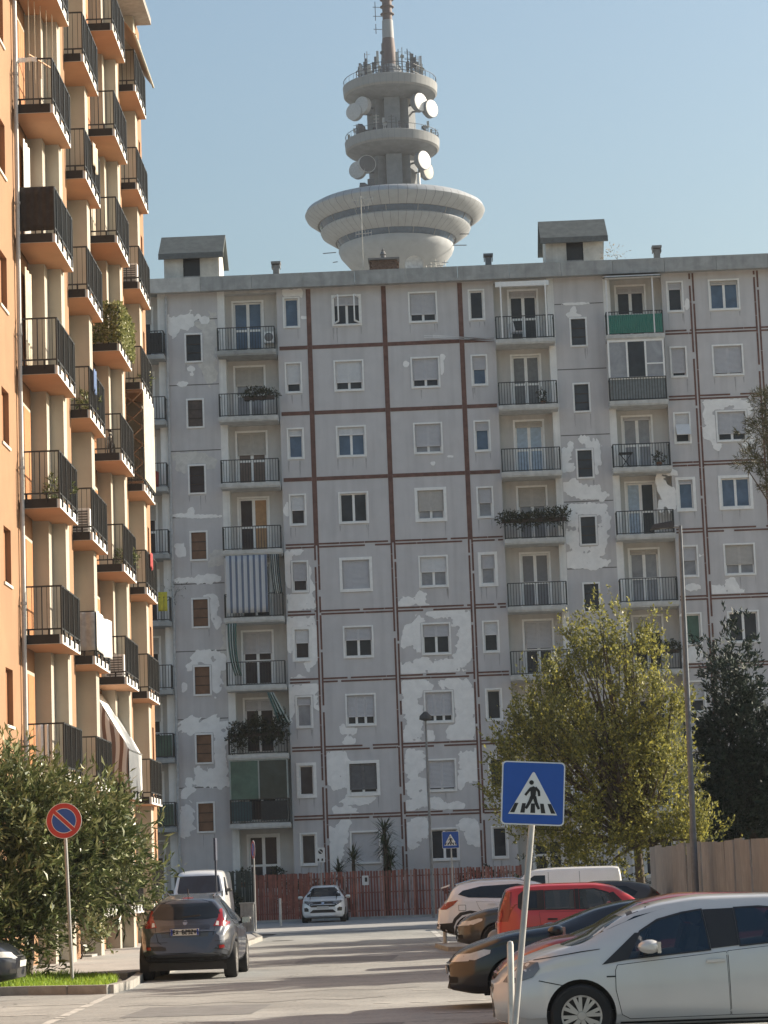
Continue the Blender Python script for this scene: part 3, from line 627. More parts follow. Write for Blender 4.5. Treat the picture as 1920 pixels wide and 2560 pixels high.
for i in range(16):
    a, a2 = i * math.pi / 8, (i + 1) * math.pi / 8
    for z in (134.6, 136.0): b.bar((TX + 5.6 * math.cos(a), TY + 5.6 * math.sin(a), z), (TX + 5.6 * math.cos(a2), TY + 5.6 * math.sin(a2), z), .1)
    b.bar((TX + 5.6 * math.cos(a), TY + 5.6 * math.sin(a), 133.3), (TX + 5.6 * math.cos(a), TY + 5.6 * math.sin(a), 136.4), .12)
b.build('antenna_frame', TD, T)
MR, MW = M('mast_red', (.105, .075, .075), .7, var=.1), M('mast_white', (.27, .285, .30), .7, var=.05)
ms = T
MB().lathe([(2.6, 133.3), (2.6, 135.2), (1.5, 137.0)], 20, (TX, TY, 0)).build('mast_base', TC, ms)
MB().lathe([(1.45, 136.6), (1.0, 141.8)], 20, (TX, TY, 0)).build('mast_cone', MR, ms, smooth=True)
MB().lathe([(1.0, 141.8), (.92, 145.0)], 20, (TX, TY, 0)).build('mast_section', MW, ms, smooth=True)
z = 145.0; rd = True
while z < 166:
    r = .82 if z < 152 else .6; col = MR if rd else MW
    o = MB().lathe([(r, z), (r, z + 1.05)], 16, (TX, TY, 0)).build('mast_section', col, ms, smooth=True)
    MB().lathe([(r, z + 1.0), (r + .36, z + 1.08), (r + .36, z + 1.2), (r, z + 1.28)], 16, (TX, TY, 0)).build('flange', col, o, smooth=True)
    z += 1.28; rd = (int((z - 145) / 2.6) % 2 == 0)
b = MB()
for z in (143.5, 145.8, 147.4, 150): b.bar((TX - 2.4, TY - .3, z), (TX - .8, TY, z), .08); b.bar((TX - 2.0, TY - .3, z - .8), (TX - 2.0, TY - .3, z + .9), .12)
b.build('side_antenna', TD, T)
for x0, z, L in ((9.6, 106.9, 2.6), (9.4, 105.0, 2.3), (-9.6, 104.6, -2.6), (-9.4, 103, -1.2)):
    MB().bar((TX + x0 - .4, TY - 2, z), (TX + x0 + L, TY - 2, z - .1), .12).build('boom', TD, T)

# ------------------------------------------------------------------ the orange apartment block
OB = thing('orange_apartment_block', 'orange apartment block with rows of projecting black railed balconies along the street', 'apartment block', (-8.03, 53.3, 0), .0045)
OR = M('orange_plaster', (.315, .18, .098), .9, var=.09, scale=.8, bump=.15, bscale=30, streak=.16)
OC = M('cream_plaster', (.42, .385, .32), .9, var=.1, scale=.8, bump=.15, streak=.2)
OS = M('ochre_soffit', (.44, .235, .125), .9, var=.09, scale=1.2)
OE = M('white_slab_edge', (.62, .62, .60), .85, var=.08, scale=5)
BK = M('brown_black_fascia', (.010, .010, .011), .6, var=.25)
OSH = M('brown_shutter', (.30, .13, .05), .7, var=.1)
ZR = 28.05
def owall(name, x, y0, y1, mat, z0=0, z1=ZR): return MB().quad((x, y0, z0), (x, y1, z0), (x, y1, z1), (x, y0, z1)).build(name, mat, OB, True)
def oret(name, y, x0, x1, mat, z0=0, z1=ZR): return MB().quad((x0, y, z0), (x1, y, z0), (x1, y, z1), (x0, y, z1)).build(name, mat, OB, True)
LEV = [1.03 + 3 * n for n in range(9)]          # undersides of the slabs
def owin(x, y0, y1, z0, z1):
    """recessed narrow window in the street face"""
    b = MB(); d = x - .14
    b.quad((x + .001, y0, z0), (d, y0, z0), (d, y0, z1), (x + .001, y0, z1)); 
    o = MB().box(x - .14, x + .035, y0 - .05, y1 + .05, z0 - .06, z0).build('window', M('pale_sill', (.62, .58, .5), .8), OB, True)
    MB().box(x - .13, x - .12, y0, y1, z0, z1).build('shutter', OSH, o, True)
    return o
def oface(x, y0, y1, wins, mat=OR):
    """street-facing wall with real openings, storey by storey"""
    b = MB(); zc = 0; d = .14
    for n, zb in enumerate(LEV):
        zt = zb + 3 if n < 8 else ZR
        if not wins or n == 0 and False: continue
        h = (wins[0], wins[1], zb + 1.15, zb + 2.35)
        if h[3] > ZR: zt = zb; break
        z0 = zc; z1 = zb + 3
        for a, c, p, q in ((y0, h[0], z0, z1), (h[1], y1, z0, z1), (h[0], h[1], z0, h[2]), (h[0], h[1], h[3], z1)): b.quad((x, a, p), (x, c, p), (x, c, q), (x, a, q))
        b.quad((x, h[0], h[2]), (x - d, h[0], h[2]), (x - d, h[0], h[3]), (x, h[0], h[3])); b.quad((x, h[1], h[2]), (x, h[1], h[3]), (x - d, h[1], h[3]), (x - d, h[1], h[2]))
        b.quad((x, h[0], h[3]), (x - d, h[0], h[3]), (x - d, h[1], h[3]), (x, h[1], h[3])); b.quad((x, h[0], h[2]), (x, h[1], h[2]), (x - d, h[1], h[2]), (x - d, h[0], h[2]))
        owin(x, h[0], h[1], h[2], h[3]); zc = z1
    if zc < ZR: b.quad((x, y0, zc), (x, y1, zc), (x, y1, ZR), (x, y0, ZR))
    b.build('street_wall', mat, OB, True)
ODOOR = M('orange_door_shutter', (.40, .17, .06), .7, var=.12)
XA, XB = -.90, -.48
for base in (0.0, 11.5):
    oface(XA, base - (3.6 if base else 30), base, (base - 2.1, base - 1.2))
    owall('recess_wall', XA - .02, base, base + 1.9, OR); oret('pier_face', base + 1.9, XA - .02, -.55, OC); owall('pier_edge', -.55, base + 1.9, base + 2.42, OC)
    oret('pier_face', base + 2.42, -.55, -.24, OC); owall('pier_edge', -.24, base + 2.42, base + 2.95, OC); oret('pier_back', base + 2.95, XB, -.24, OC)
    oface(XB, base + 2.95, base + 5.3, (base + 3.7, base + 4.4))
    owall('recess_wall', XB - .3, base + 5.3, base + 7.2, OC); oret('recess_side', base + 5.3, XB - .3, XB, OC); oret('pier_face', base + 7.2, XB - .3, -.24, OC); owall('pier_edge', -.24, base + 7.2, base + 7.75, OC)
    if base == 0: oret('pier_back', 7.75, XA, -.24, OC); owall('street_wall', XA, 7.75, 7.9, OR)
oface(-.24, 19.25, 20.3, (19.5, 19.9))
oret('end_wall', 20.3, -13, -.24, OR); oret('end_wall', -30, -13, XA, OR); MB().quad((-13, -30, 0), (-13, 20.3, 0), (-13, 20.3, ZR), (-13, -30, ZR)).build('rear_wall', OR, OB, True)
MB().box(-13, .22, -30, 19.6, ZR, ZR + .2).build('roof_slab', M('grey_soffit', (.30, .28, .26), .9), OB, True)
MB().box(-13, -.2, 19.6, 20.4, ZR - .6, ZR - .4).build('roof_slab', MATS['grey_soffit'], OB, True)
# balcony doors
for y0, x in ((.5, XA - .02), (5.75, XB - .3), (12.0, XA - .02), (17.25, XB - .3)):
    for zb in LEV[:9]:
        o = MB().box(x, x + .05, y0, y0 + 1.05, zb + .25, min(zb + 2.5, ZR)).build('balcony_door', OC, OB, True)
        MB().box(x + .045, x + .065, y0 + .08, y0 + .97, zb + .3, min(zb + 2.42, ZR)).build('door_shutter', ODOOR, o, True)
# the balconies: one set of meshes, copied with all their pieces
def rail_mesh(L, D):
    b = MB(); z0, z1 = .33, 1.27
    for z in (z0, z1): b.box(-.035, 0, .0, L, z - .018, z + .018); b.box(-D, -.035, -.012, .012, z - .018, z + .018); b.box(-D, -.035, L - .012, L + .012, z - .018, z + .018)
    for y in (0, L): b.box(-.035, 0, y - .018, y + .018, .2, z1)
    n = 4
    for i in range(n): y = .28 + (L - .56) * i / (n - 1); b.box(-.03, .01, y - .022, y + .022, .16, z1)
    k = int(L / .105)
    for i in range(1, k): y = L * i / k; b.box(-.024, -.010, y - .008, y + .008, z0, z1)
    k = int(D / .11)
    for y in (0, L):
        for i in range(1, k): x = -D * i / k; b.box(x - .006, x + .006, y - .006, y + .006, z0, z1)
        b.box(-D * .5 - .012, -D * .5 + .012, y - .014, y + .014, .12, z1)
    return b.mesh('railing', RAIL)
def slab_mesh(L, D):
    b = MB(); b.quad((-D, 0, 0), (-D, L, 0), (0, L, 0), (0, 0, 0), 0)
    b.quad((-D, 0, .2), (0, 0, .2), (0, L, .2), (-D, L, .2), 1); b.quad((0, 0, 0), (0, L, 0), (0, L, .2), (0, 0, .2), 1)
    b.quad((-D, 0, 0), (0, 0, 0), (0, 0, .2), (-D, 0, .2), 1); b.quad((-D, L, 0), (-D, L, .2), (0, L, .2), (0, L, 0), 1)
    b.quad((-D, 0, 0), (-D, 0, .2), (-D, L, .2), (-D, L, 0), 1)
    return b.mesh('balcony', [OS, OE])
SPAN = 2.78
ME = {}
for D in (.88, .76):
    ME[D] = (slab_mesh(SPAN, D), rail_mesh(SPAN, D), MB().box(-D, -.07, -.025, .002, .01, .21).mesh('fascia_panel', BK), MB().box(-.004, .028, -.06, .06, .05, .24).mesh('bracket', BK), MB().box(-.02, .02, -.045, .0, .13, .33).mesh('post_shoe', BK))
OBAL = {}
for ci, (y0, D) in enumerate(((0, .88), (5.3, .76), (11.5, .88), (16.8, .76))):
    for n, zb in enumerate(LEV):
        if zb > 26 or (ci == 0 and n == 0): continue
        sl, rl, fa, br, sh = ME[D]
        o = put('balcony', sl, OB, True, (0, y0, zb)); OBAL['ABCD'[ci], n] = o
        put('railing', rl, o, True, (0, 0, 0)); put('fascia_panel', fa, o, True, (0, 0, 0)); put('fascia_panel', fa, o, True, (0, SPAN + .025, 0))
        for i in range(4): put('bracket', br, o, True, (0, .28 + (SPAN - .56) * i / 3, 0))
        for x in (-.78 * D - .05, -.33 * D): put('post_shoe', sh, o, True, (x, 0, 0))
# rain pipes
PG = M('pale_rain_pipe', (.50, .50, .49), .45, var=.1)
for x, y in ((XA + .08, -.12), (XA + .08, 11.1)):
    o = MB().tube([(x, y, 0), (x, y, ZR)], .05, 8).build('rain_pipe', PG, OB, True, True)
    for zb in LEV: MB().lathe([(.065, -.03), (.065, .03)], 8, (x, y, zb + .9)).build('pipe_clamp', PG, o, True)
# ------------------------------------------------------------------ ground, road, pavements
ASPH = M('worn_asphalt', (.252, .258, .25), .92, var=.13, scale=.9, bump=.5, bscale=55, rgb2=(.32, .326, .314))
def detail(m, sc, amt):
    """fine aggregate speckle on an existing ground material"""
    n = m.node_tree.nodes; l = m.node_tree.links; b = n['Principled BSDF']; src = b.inputs['Base Color'].links[0].from_socket
    geo = n.new('ShaderNodeNewGeometry'); t = n.new('ShaderNodeTexNoise'); t.inputs['Scale'].default_value = sc; t.inputs['Detail'].default_value = 8; t.inputs['Roughness'].default_value = .75; l.new(geo.outputs['Position'], t.inputs['Vector'])
    mr = n.new('ShaderNodeMapRange'); mr.inputs[1].default_value = .35; mr.inputs[2].default_value = .65; mr.inputs[3].default_value = 1 - amt; mr.inputs[4].default_value = 1 + amt; l.new(t.outputs['Fac'], mr.inputs[0])
    mx = n.new('ShaderNodeVectorMath'); mx.operation = 'SCALE'; l.new(src, mx.inputs[0]); l.new(mr.outputs[0], mx.inputs['Scale']); l.new(mx.outputs[0], b.inputs['Base Color'])
detail(ASPH, 14, .22)
def cracks(m, sc, wdt):
    n = m.node_tree.nodes; l = m.node_tree.links; b = n['Principled BSDF']; src = b.inputs['Base Color'].links[0].from_socket
    geo = n.new('ShaderNodeNewGeometry'); nz = n.new('ShaderNodeTexNoise'); nz.inputs['Scale'].default_value = 1.3; nz.inputs['Detail'].default_value = 6; l.new(geo.outputs['Position'], nz.inputs['Vector'])
    ad = n.new('ShaderNodeMix'); ad.data_type = 'RGBA'; ad.blend_type = 'LINEAR_LIGHT'; ad.inputs[0].default_value = .55; l.new(geo.outputs['Position'], ad.inputs[6]); l.new(nz.outputs['Color'], ad.inputs[7])
    vo = n.new('ShaderNodeTexVoronoi'); vo.feature = 'DISTANCE_TO_EDGE'; vo.inputs['Scale'].default_value = sc; l.new(ad.outputs[2], vo.inputs['Vector'])
    mr = n.new('ShaderNodeMapRange'); mr.inputs[1].default_value = 0; mr.inputs[2].default_value = wdt; mr.inputs[3].default_value = .5; mr.inputs[4].default_value = 1; l.new(vo.outputs['Distance'], mr.inputs[0])
    bg_ = n.new('ShaderNodeTexNoise'); bg_.inputs['Scale'].default_value = .22; bg_.inputs['Detail'].default_value = 3; l.new(geo.outputs['Position'], bg_.inputs['Vector']); m2 = n.new('ShaderNodeMapRange'); m2.inputs[1].default_value = .35; m2.inputs[2].default_value = .65; m2.inputs[3].default_value = .86; m2.inputs[4].default_value = 1.1; l.new(bg_.outputs['Fac'], m2.inputs[0])
    mu = n.new('ShaderNodeMath'); mu.operation = 'MULTIPLY'; l.new(mr.outputs[0], mu.inputs[0]); l.new(m2.outputs[0], mu.inputs[1])
    mx = n.new('ShaderNodeVectorMath'); mx.operation = 'SCALE'; l.new(src, mx.inputs[0]); l.new(mu.outputs[0], mx.inputs['Scale']); l.new(mx.outputs[0], b.inputs['Base Color'])
cracks(ASPH, .16, .004)
PAVE = M('pale_pavement', (.36, .35, .33), .92, var=.12, scale=1.6, bump=.3, bscale=30); detail(PAVE, 20, .12)
ASF = M('far_grey_concrete', (.30, .30, .298), .92, var=.1, scale=.7, bump=.3); detail(ASF, 16, .15)
EARTH = M('dry_earth', (.24, .23, .205), .95, var=.2, scale=.5, bump=.4)
KERB = M('kerb_stone', (.30, .29, .265), .9, var=.2, scale=4, bump=.4, bscale=25)
LINE = M('worn_white_paint', (.42, .42, .40), .85, var=.32, scale=9)
g = MB(); g.quad((-2500, -400, -.03), (2500, -400, -.03), (2500, 3500, -.03), (-2500, 3500, -.03)); tag(g.build('ground', EARTH), kind='structure')
g = MB(); g.quad((-5.5, 4, 0), (9, 4, 0), (9, 84, 0), (-5.5, 84, 0)); g.quad((-14, 4, 0), (-5.5, 4, 0), (-5.5, 42.4, 0), (-14, 42.4, 0)); g.quad((-7.4, 84, 0), (9, 84, 0), (9, 88, 0), (-7.4, 88, 0)); tag(g.build('road', ASPH), kind='structure')
g = MB(); g.quad((-9.8, 82.4, .006), (9, 82.4, .006), (9, 106, .006), (-9.8, 106, .006)); tag(g.build('far_pavement', ASF), kind='structure')
# left pavement with kerb stones
pv = MB().flat([(-11, 48.5), (-7.2, 48.5), (-6.05, 47.6), (-5.55, 52), (-5.5, 74), (-6.4, 82.4), (-11, 82.4)], -.02, .11).build('pavement', PAVE); tag(pv, kind='structure')
def kerb_run(pts, parent, h=.13, wd=.14):
    for i in range(len(pts) - 1):
        p, q = Vector((*pts[i], 0)), Vector((*pts[i + 1], 0)); L = (q - p).length; n = max(1, round(L / 1.0))
        for k in range(n):
            a, c = p.lerp(q, (k + .012) / n), p.lerp(q, (k + .988) / n); hh = h + random.uniform(-.008, .008)
            b = MB(); b.bar((a.x, a.y, hh / 2 - .01), (c.x, c.y, hh / 2 - .01), wd, hh + .02); b.build('kerb_stone', KERB, parent)
kerb_run([(-5.72, 47.2), (-5.48, 52), (-5.43, 74), (-6.35, 82.3)], pv)
isl = MB().flat([(-12, 42.45), (-7.0, 42.2), (-5.66, 41.5), (-5.56, 43.2), (-6.2, 47.5), (-7.2, 48.4), (-12, 48.4)], -.02, .09).build('grass_island', M('island_soil', (.10, .09, .06), .95, bump=.4)); tag(isl, kind='structure')
kerb_run([(-12, 42.36), (-7.0, 42.1), (-5.56, 41.38), (-5.46, 43.2), (-5.72, 47.2)], isl, .14)
# blades of grass
def blades(n, poly, z, hmin, hmax, seed, wd=.006):
    rg = np.random.default_rng(seed); xs = [p[0] for p in poly]; ys = [p[1] for p in poly]; b = MB(); c = 0
    def inside(x, y):
        r = False; j = len(poly) - 1
        for i in range(len(poly)):
            xi, yi = poly[i]; xj, yj = poly[j]
            if (yi > y) != (yj > y) and x < (xj - xi) * (y - yi) / (yj - yi) + xi: r = not r
            j = i
        return r
    vs, fs = [], []
    while c < n:
        x, y = rg.uniform(min(xs), max(xs)), rg.uniform(min(ys), max(ys))
        if not inside(x, y): continue
        t = rg.uniform(0, 6.28); h = rg.uniform(hmin, hmax) * (1.3 if math.sin(x * 3.1) + math.sin(y * 2.3 + x) > .6 else .8); dx, dy = math.cos(t) * wd, math.sin(t) * wd; lx, ly = rg.normal(0, .35 * h, 2)
        k = len(vs); vs += [(x - dx, y - dy, z), (x + dx, y + dy, z), (x + lx, y + ly, z + h)]; fs.append((k, k + 1, k + 2)); c += 1
    b.v, b.f, b.m = vs, fs, [0] * len(fs); return b
GR = leafmat('fresh_grass', (.17, .28, .03), (.28, .42, .045), (.40, .54, .07), .6, .35)
tag(blades(15000, [(-12, 42.6), (-7.0, 42.3), (-5.74, 41.6), (-5.66, 43.2), (-6.3, 47.3), (-7.3, 48.2), (-12, 48.2)], .085, .05, .13, 3, .012).build('grass', GR), 'fresh green grass on the kerbed island round the no parking sign', 'grass', kind='stuff')
# painted markings
def mark(name, p, q, wd, z=.005):
    p, q = Vector((*p, 0)), Vector((*q, 0)); d = (q - p).normalized(); n = Vector((-d.y, d.x, 0)) * wd / 2; b = MB(); k = max(2, int((q - p).length / .25)); rg = random.Random(int(p.x * 97 + p.y * 13))
    L, Rr = [], []
    for i in range(k + 1):
        c = p.lerp(q, i / k); L.append(c + n * (1 + rg.uniform(-.18, .1)) + Vector((0, 0, z))); Rr.append(c - n * (1 + rg.uniform(-.18, .1)) + Vector((0, 0, z)))
    for i in range(k):
        if rg.random() > .06: b.quad(L[i], Rr[i], Rr[i + 1], L[i + 1])
    tag(b.build(name, LINE), kind='structure')
for p, q, wd in (((-5.46, 41.2), (-5.2, 31), .14), ((-10, 38.2), (-5.4, 38.0), .14), ((-10, 35.4), (-5.5, 35.2), .14), ((-10, 32.6), (-5.5, 32.4), .12),
                 ((-1.0, 35.0), (5.2, 34.6), .16), ((-.2, 32.0), (5.2, 31.8), .14), ((-.7, 29.6), (5.2, 29.3), .14), ((.2, 26.9), (5.2, 26.9), .14), ((-.5, 38.5), (5.2, 38.3), .14), ((-.3, 46.5), (5.2, 46.5), .14), ((-.2, 43.4), (5.2, 43.4), .14), ((-.15, 51.5), (5, 51.5), .14),
                 ((-5.35, 68), (-6.1, 82), .16), ((-.35, 80), (.1, 64), .18)): mark('road_marking', p, q, wd)
for p, q, wd in (((-6.2, 83.3), (-4.0, 83.1), .22), ((-1.6, 82.9), (.2, 82.7), .22)): mark('road_marking', p, q, wd, .012)
MB().lathe([(.32, .004), (.30, .008), (0, .008)], 24, (-4.7, 73, 0)).build('manhole_cover', M('cast_iron', (.05, .048, .045), .7)); tag(bpy.data.objects['manhole_cover'], 'round dark manhole cover in the far roadway', 'manhole cover')
for yy, xa, xb in ((39.5, -5, -.4), (44.8, -5.2, .2), (36.7, -4.8, -.9)):
    b = MB(); k = 40; rg = random.Random(int(yy * 7)); pts = [Vector((xa + (xb - xa) * i / k, yy + .25 * math.sin(i * .5) + rg.uniform(-.08, .08), .004)) for i in range(k + 1)]
    for i in range(k): b.quad(pts[i] + Vector((0, -.03, 0)), pts[i + 1] + Vector((0, -.03, 0)), pts[i + 1] + Vector((0, .03, 0)), pts[i] + Vector((0, .03, 0)))
    tag(b.build('tar_seam', M('tar_seam_dark', (.09, .086, .08), .7)), kind='structure')
for pts in ([(-4.4, 33.6), (-2.6, 33.4), (-2.5, 35.9), (-4.3, 36.2)], [(-3.2, 53.0), (-1.1, 52.8), (-1.0, 55.8), (-3.1, 56.0)], [(-1.9, 29.2), (-.6, 29.1), (-.5, 30.3), (-1.8, 30.4)]):
    g = MB(); g.add([(x, y, .004) for x, y in pts], [(0, 1, 2, 3)]); tag(g.build('road_patch', M('patched_asphalt', (.165, .17, .172), .92, var=.2, scale=3, bump=.5, bscale=50)), kind='structure')
# kerbed planting strip beside the parked cars
k2 = MB().flat([(-.2, 60.6), (.1, 57.2), (.9, 56.9), (5, 56.9), (5, 57.4), (1, 57.5), (.3, 60.6)], -.02, .1).build('traffic_island', KERB); tag(k2, kind='structure')
# ------------------------------------------------------------------ fences
RF = [M('red_slat_%d' % i, c, .8, var=.3, scale=3) for i, c in enumerate(((.30, .105, .075), (.22, .08, .06), (.36, .17, .13), (.34, .23, .20)))]
FN = thing('red_fence', 'faded red slatted metal fence in front of the grey block', 'fence', (-2.4, 105.5, 0))
sm = [MB().box(-.045, .045, -.012, .012, 0, 1.93).mesh('slat', m) for m in RF]
i = 0; x = -7.8
while x < 3.4:
    mi = random.choice((0, 1)) if x < -5.6 else random.choice((0, 0, 1, 1, 2, 2, 3)); put('slat', sm[mi], FN, loc=(x, 105.5 + random.uniform(-.01, .01), .08 + random.uniform(-.02, .02)), rot=(0, random.uniform(-.012, .012), 0)); x += .10 if x < -5.6 else .128; i += 1
for z in (.32, 1.08, 1.72): MB().box(-7.85, 3.45, 105.52, 105.56, z, z + .05).build('rail', RF[1], FN)
x = -7.85
while x < 3.6: MB().box(x - .04, x + .04, 105.53, 105.61, 0, 2.04).build('post', RF[1], FN); x += 2.25
MB().box(-7.9, 3.5, 105.4, 105.7, 0, .1).build('footing', CONC, FN)
HEDB = M('cane_screen_green', (.05, .06, .05), .9, var=.3, scale=3)
FD = thing('dark_fence', 'dark green cane screen fence left of the red fence', 'fence', (-8.5, 105.7, 0)); me = MB().box(-.045, .045, -.012, .012, 0, 2.15).mesh('slat', HEDB)
x = -11.3
while x < -7.88: put('slat', me, FD, loc=(x, 105.7 + random.uniform(-.012, .012), random.uniform(0, .08)), rot=(0, random.uniform(-.02, .02), 0)); x += .1
for z in (.4, 1.6): MB().box(-11.3, -7.86, 105.72, 105.76, z, z + .05).build('rail', DARK, FD)
WB = [M('weathered_board_%d' % i, c, .9, var=.14, scale=2, bump=.3, bscale=20, streak=.35) for i, c in enumerate(((.235, .265, .295), (.27, .295, .32), (.22, .25, .28), (.255, .275, .295)))]
WF = thing('board_fence', 'tall weathered tan board fence behind the parked cars', 'fence', (6.4, 61, 0))
p, q = Vector((6.02, 71.5, 0)), Vector((7.35, 42, 0)); n = 24; d = (q - p).normalized(); ang = math.atan2(d.y, d.x); L = (q - p).length / n
for i in range(n):
    a = p + d * (L * i); off = random.uniform(-.03, .03); h = 2.28 + random.uniform(-.03, .05); wv = MB()
    wv.flat([(0, -.02), (L * .14, -.035), (L * .5, -.02), (L * .84, -.035), (L - .02, -.02), (L - .02, .015), (0, .015)], 0, h)
    m = wv.build('board', WB[random.randrange(4)], WF, loc=(a.x + off, a.y, 0), rot=(random.uniform(-.012, .012), random.uniform(-.01, .01), ang))
for z in (.5, 1.7): MB().bar((p.x + .12, p.y, z), (q.x + .12, q.y, z), .06).build('rail', WB[2], WF)
# ------------------------------------------------------------------ signs
GALV = M('galvanised_post', (.36, .36, .35), .55, .1, var=.15, scale=5)
SBLUE = M('sign_blue', (.008, .075, .34), .4, var=.05); SWHITE = M('sign_white', (.70, .70, .68), .5, var=.04); SRED = M('sign_red', (.45, .035, .03), .4, var=.06); SBLACK = M('sign_black', (.012, .012, .012), .5)
def rrect(w, h, r, n=5):
    out = []
    for cx, cz, a0 in ((w / 2 - r, h / 2 - r, 0), (-w / 2 + r, h / 2 - r, 90), (-w / 2 + r, -h / 2 + r, 180), (w / 2 - r, -h / 2 + r, 270)):
        for i in range(n + 1): a = R(a0 + 90 * i / n); out.append((cx + r * math.cos(a), cz + r * math.sin(a)))
    return out
def stroke(pts, w0, w1=None):
    """thick polyline outline in (x,z)"""
    w1 = w1 or w0; L, Rr = [], []; k = len(pts)
    for i, p in enumerate(pts):
        a, b = pts[max(i - 1, 0)], pts[min(i + 1, k - 1)]; dx, dz = b[0] - a[0], b[1] - a[1]; l = math.hypot(dx, dz); w = (w0 + (w1 - w0) * i / (k - 1)) / 2
        L.append((p[0] - dz / l * w, p[1] + dx / l * w)); Rr.append((p[0] + dz / l * w, p[1] - dx / l * w))
    return L + Rr[::-1]
def crossing_plate(parent, W):
    """blue square panel with white triangle, walking figure and zebra bars; faces -y, centred on origin"""
    k = W / .6; P = lambda poly: [(x * k, z * k) for x, z in poly]
    o = MB().prism(P(rrect(.6, .6, .04)), -.012, .0).build('sign_plate', SWHITE, parent, True)
    MB().prism(P(rrect(.575, .575, .032)), -.016, -.011).build('blue_field', SBLUE, o, True)
    MB().prism(P([(-.232, -.20), (.232, -.20), (.012, .195), (0, .202), (-.012, .195)]), -.020, -.015).build('white_triangle', SWHITE, o, True)
    f = MB(); y0, y1 = -.024, -.019
    f.prism(P([(-.018 + .022 * math.cos(t), .102 + .022 * math.sin(t)) for t in [6.283 * i / 14 for i in range(14)]]), y0, y1)
    f.prism(P([(-.028, .055), (.0, .068), (.028, .055), (.026, -.01), (.02, -.045), (-.022, -.045), (-.026, .01)]), y0, y1)
    f.prism(P(stroke([(-.02, .05), (-.045, .02), (-.075, -.02)], .026, .022)), y0 - .001, y1); f.prism(P(stroke([(.018, .056), (.052, .02), (.058, -.025)], .028, .022)), y0 - .001, y1)
    f.prism(P(stroke([(-.01, -.03), (-.03, -.08), (-.066, -.145)], .036, .024)), y0 - .002, y1); f.prism(P(stroke([(.012, -.03), (.03, -.09), (.058, -.148)], .036, .024)), y0 - .002, y1)
    f.build('walking_figure', SBLACK, o, True)
    z = MB()
    for xa, xb, wd in ((-.155, -.195, .034), (-.085, -.098, .034), (0, 0, .038), (.085, .100, .034), (.155, .195, .034)): z.prism(P([(xa - wd / 2, -.095), (xa + wd / 2, -.095), (xb + wd / 2 + .004, -.185), (xb - wd / 2 - .004, -.185)]), -.0225, -.0192)
    z.build('zebra_bars', SBLACK, o, True)
    MB().box(-.2 * k, .2 * k, .0, .03, .1 * k, .14 * k).build('clamp', GALV, o, True); MB().box(-.2 * k, .2 * k, .0, .03, -.16 * k, -.12 * k).build('clamp', GALV, o, True)
    return o
t = thing('crossing_sign', 'large blue pedestrian crossing sign leaning in front of the silver hatchback', 'road sign', (.575, 23, 0))
MB().tube([(.575, 23, -.02), (.872, 23, 2.25), (.905, 23, 2.72)], .030, 10).build('pole', GALV, t, smooth=True)
pl = crossing_plate(t, .585); pl.matrix_parent_inverse = Matrix.LocRotScale(Vector((.885 - .575, -.045, 2.46)), __import__('mathutils').Euler((0, R(4.1), R(2))), None)
def noparking(parent, c, r, rz, tilt=0.0):
    from mathutils import Euler
    m = Matrix.LocRotScale(Vector(c), Euler((0, tilt, rz)), None); circ = lambda q, n=40: [(q * math.cos(6.2832 * i / n), q * math.sin(6.2832 * i / n)) for i in range(n)]
    o = None
    for nm, q, y0, y1, mt in (('sign_plate', 1, -.012, 0, SWHITE), ('red_ring', .97, -.015, -.011, SRED), ('inner_border', .70, -.018, -.014, SWHITE), ('blue_disc', .67, -.021, -.017, SBLUE)):
        b = MB().prism(circ(r * q), y0, y1)
        if o is None: o = b.build(nm, mt, parent); o.matrix_parent_inverse = WM[parent.name].inverted() @ m
        else: b.build(nm, mt, o, True)
    for nm, w, y, mt in (('bar_border', .27, -.0225, SWHITE), ('red_bar', .20, -.0245, SRED)):
        a = R(135) if True else 0; u = (math.cos(a), math.sin(a)); v = (-u[1], u[0]); L = .72 * r; h = w * r / 2
        MB().prism([(s * L * u[0] + t2 * h * v[0], s * L * u[1] + t2 * h * v[1]) for s, t2 in ((-1, -1), (1, -1), (1, 1), (-1, 1))], y, -.019).build(nm, mt, o, True)
    return o
t = thing('no_parking_sign', 'round red and blue no parking sign on a grey pole in the grass', 'road sign', (-6.74, 45.2, 0))
MB().tube([(-6.74, 45.2, -.02), (-6.842, 45.2, 3.2)], .032, 10).build('pole', GALV, t, smooth=True); noparking(t, (-6.836, 45.15, 2.975), .325, 0, R(-2))
t = thing('no_parking_sign', 'small turned no parking sign beside the white van far down the street', 'road sign', (-6.6, 88, 0))
MB().tube([(-6.6, 88, 0), (-6.6, 88, 3.1)], .03, 8).build('pole', GALV, t); noparking(t, (-6.6, 87.95, 2.86), .33, R(-74))
t = thing('crossing_sign', 'distant blue pedestrian crossing sign on a post before the red fence', 'road sign', (.45, 97, 0))
MB().tube([(.45, 97, 0), (.45, 97, 3.4)], .03, 8).build('pole', GALV, t)
o = crossing_plate(t, .66); o.matrix_parent_inverse = Matrix.Translation((-.01, -.06, 3.07))
t = thing('street_cleaning_sign', 'white rectangular street cleaning sign above the white car', 'road sign', (-5.03, 104.9, 0))
MB().tube([(-5.03, 104.9, 0), (-5.03, 104.9, 3.05)], .03, 8).build('pole', GALV, t)
o = MB().prism([(x - 5.05, z + 2.75) for x, z in rrect(.4, .62, .03)], 104.83, 104.86).build('sign_plate', SWHITE, t)
f = MB(); f.prism([(-5.03 + .1 * math.cos(i * .5236), 2.89 + .1 * math.sin(i * .5236)) for i in range(12)], 104.82, 104.835); f.box(-5.17, -5.1, 104.82, 104.835, 2.5, 2.6); f.box(-5.0, -4.93, 104.82, 104.835, 2.5, 2.6); f.build('symbols', SBLACK, o)
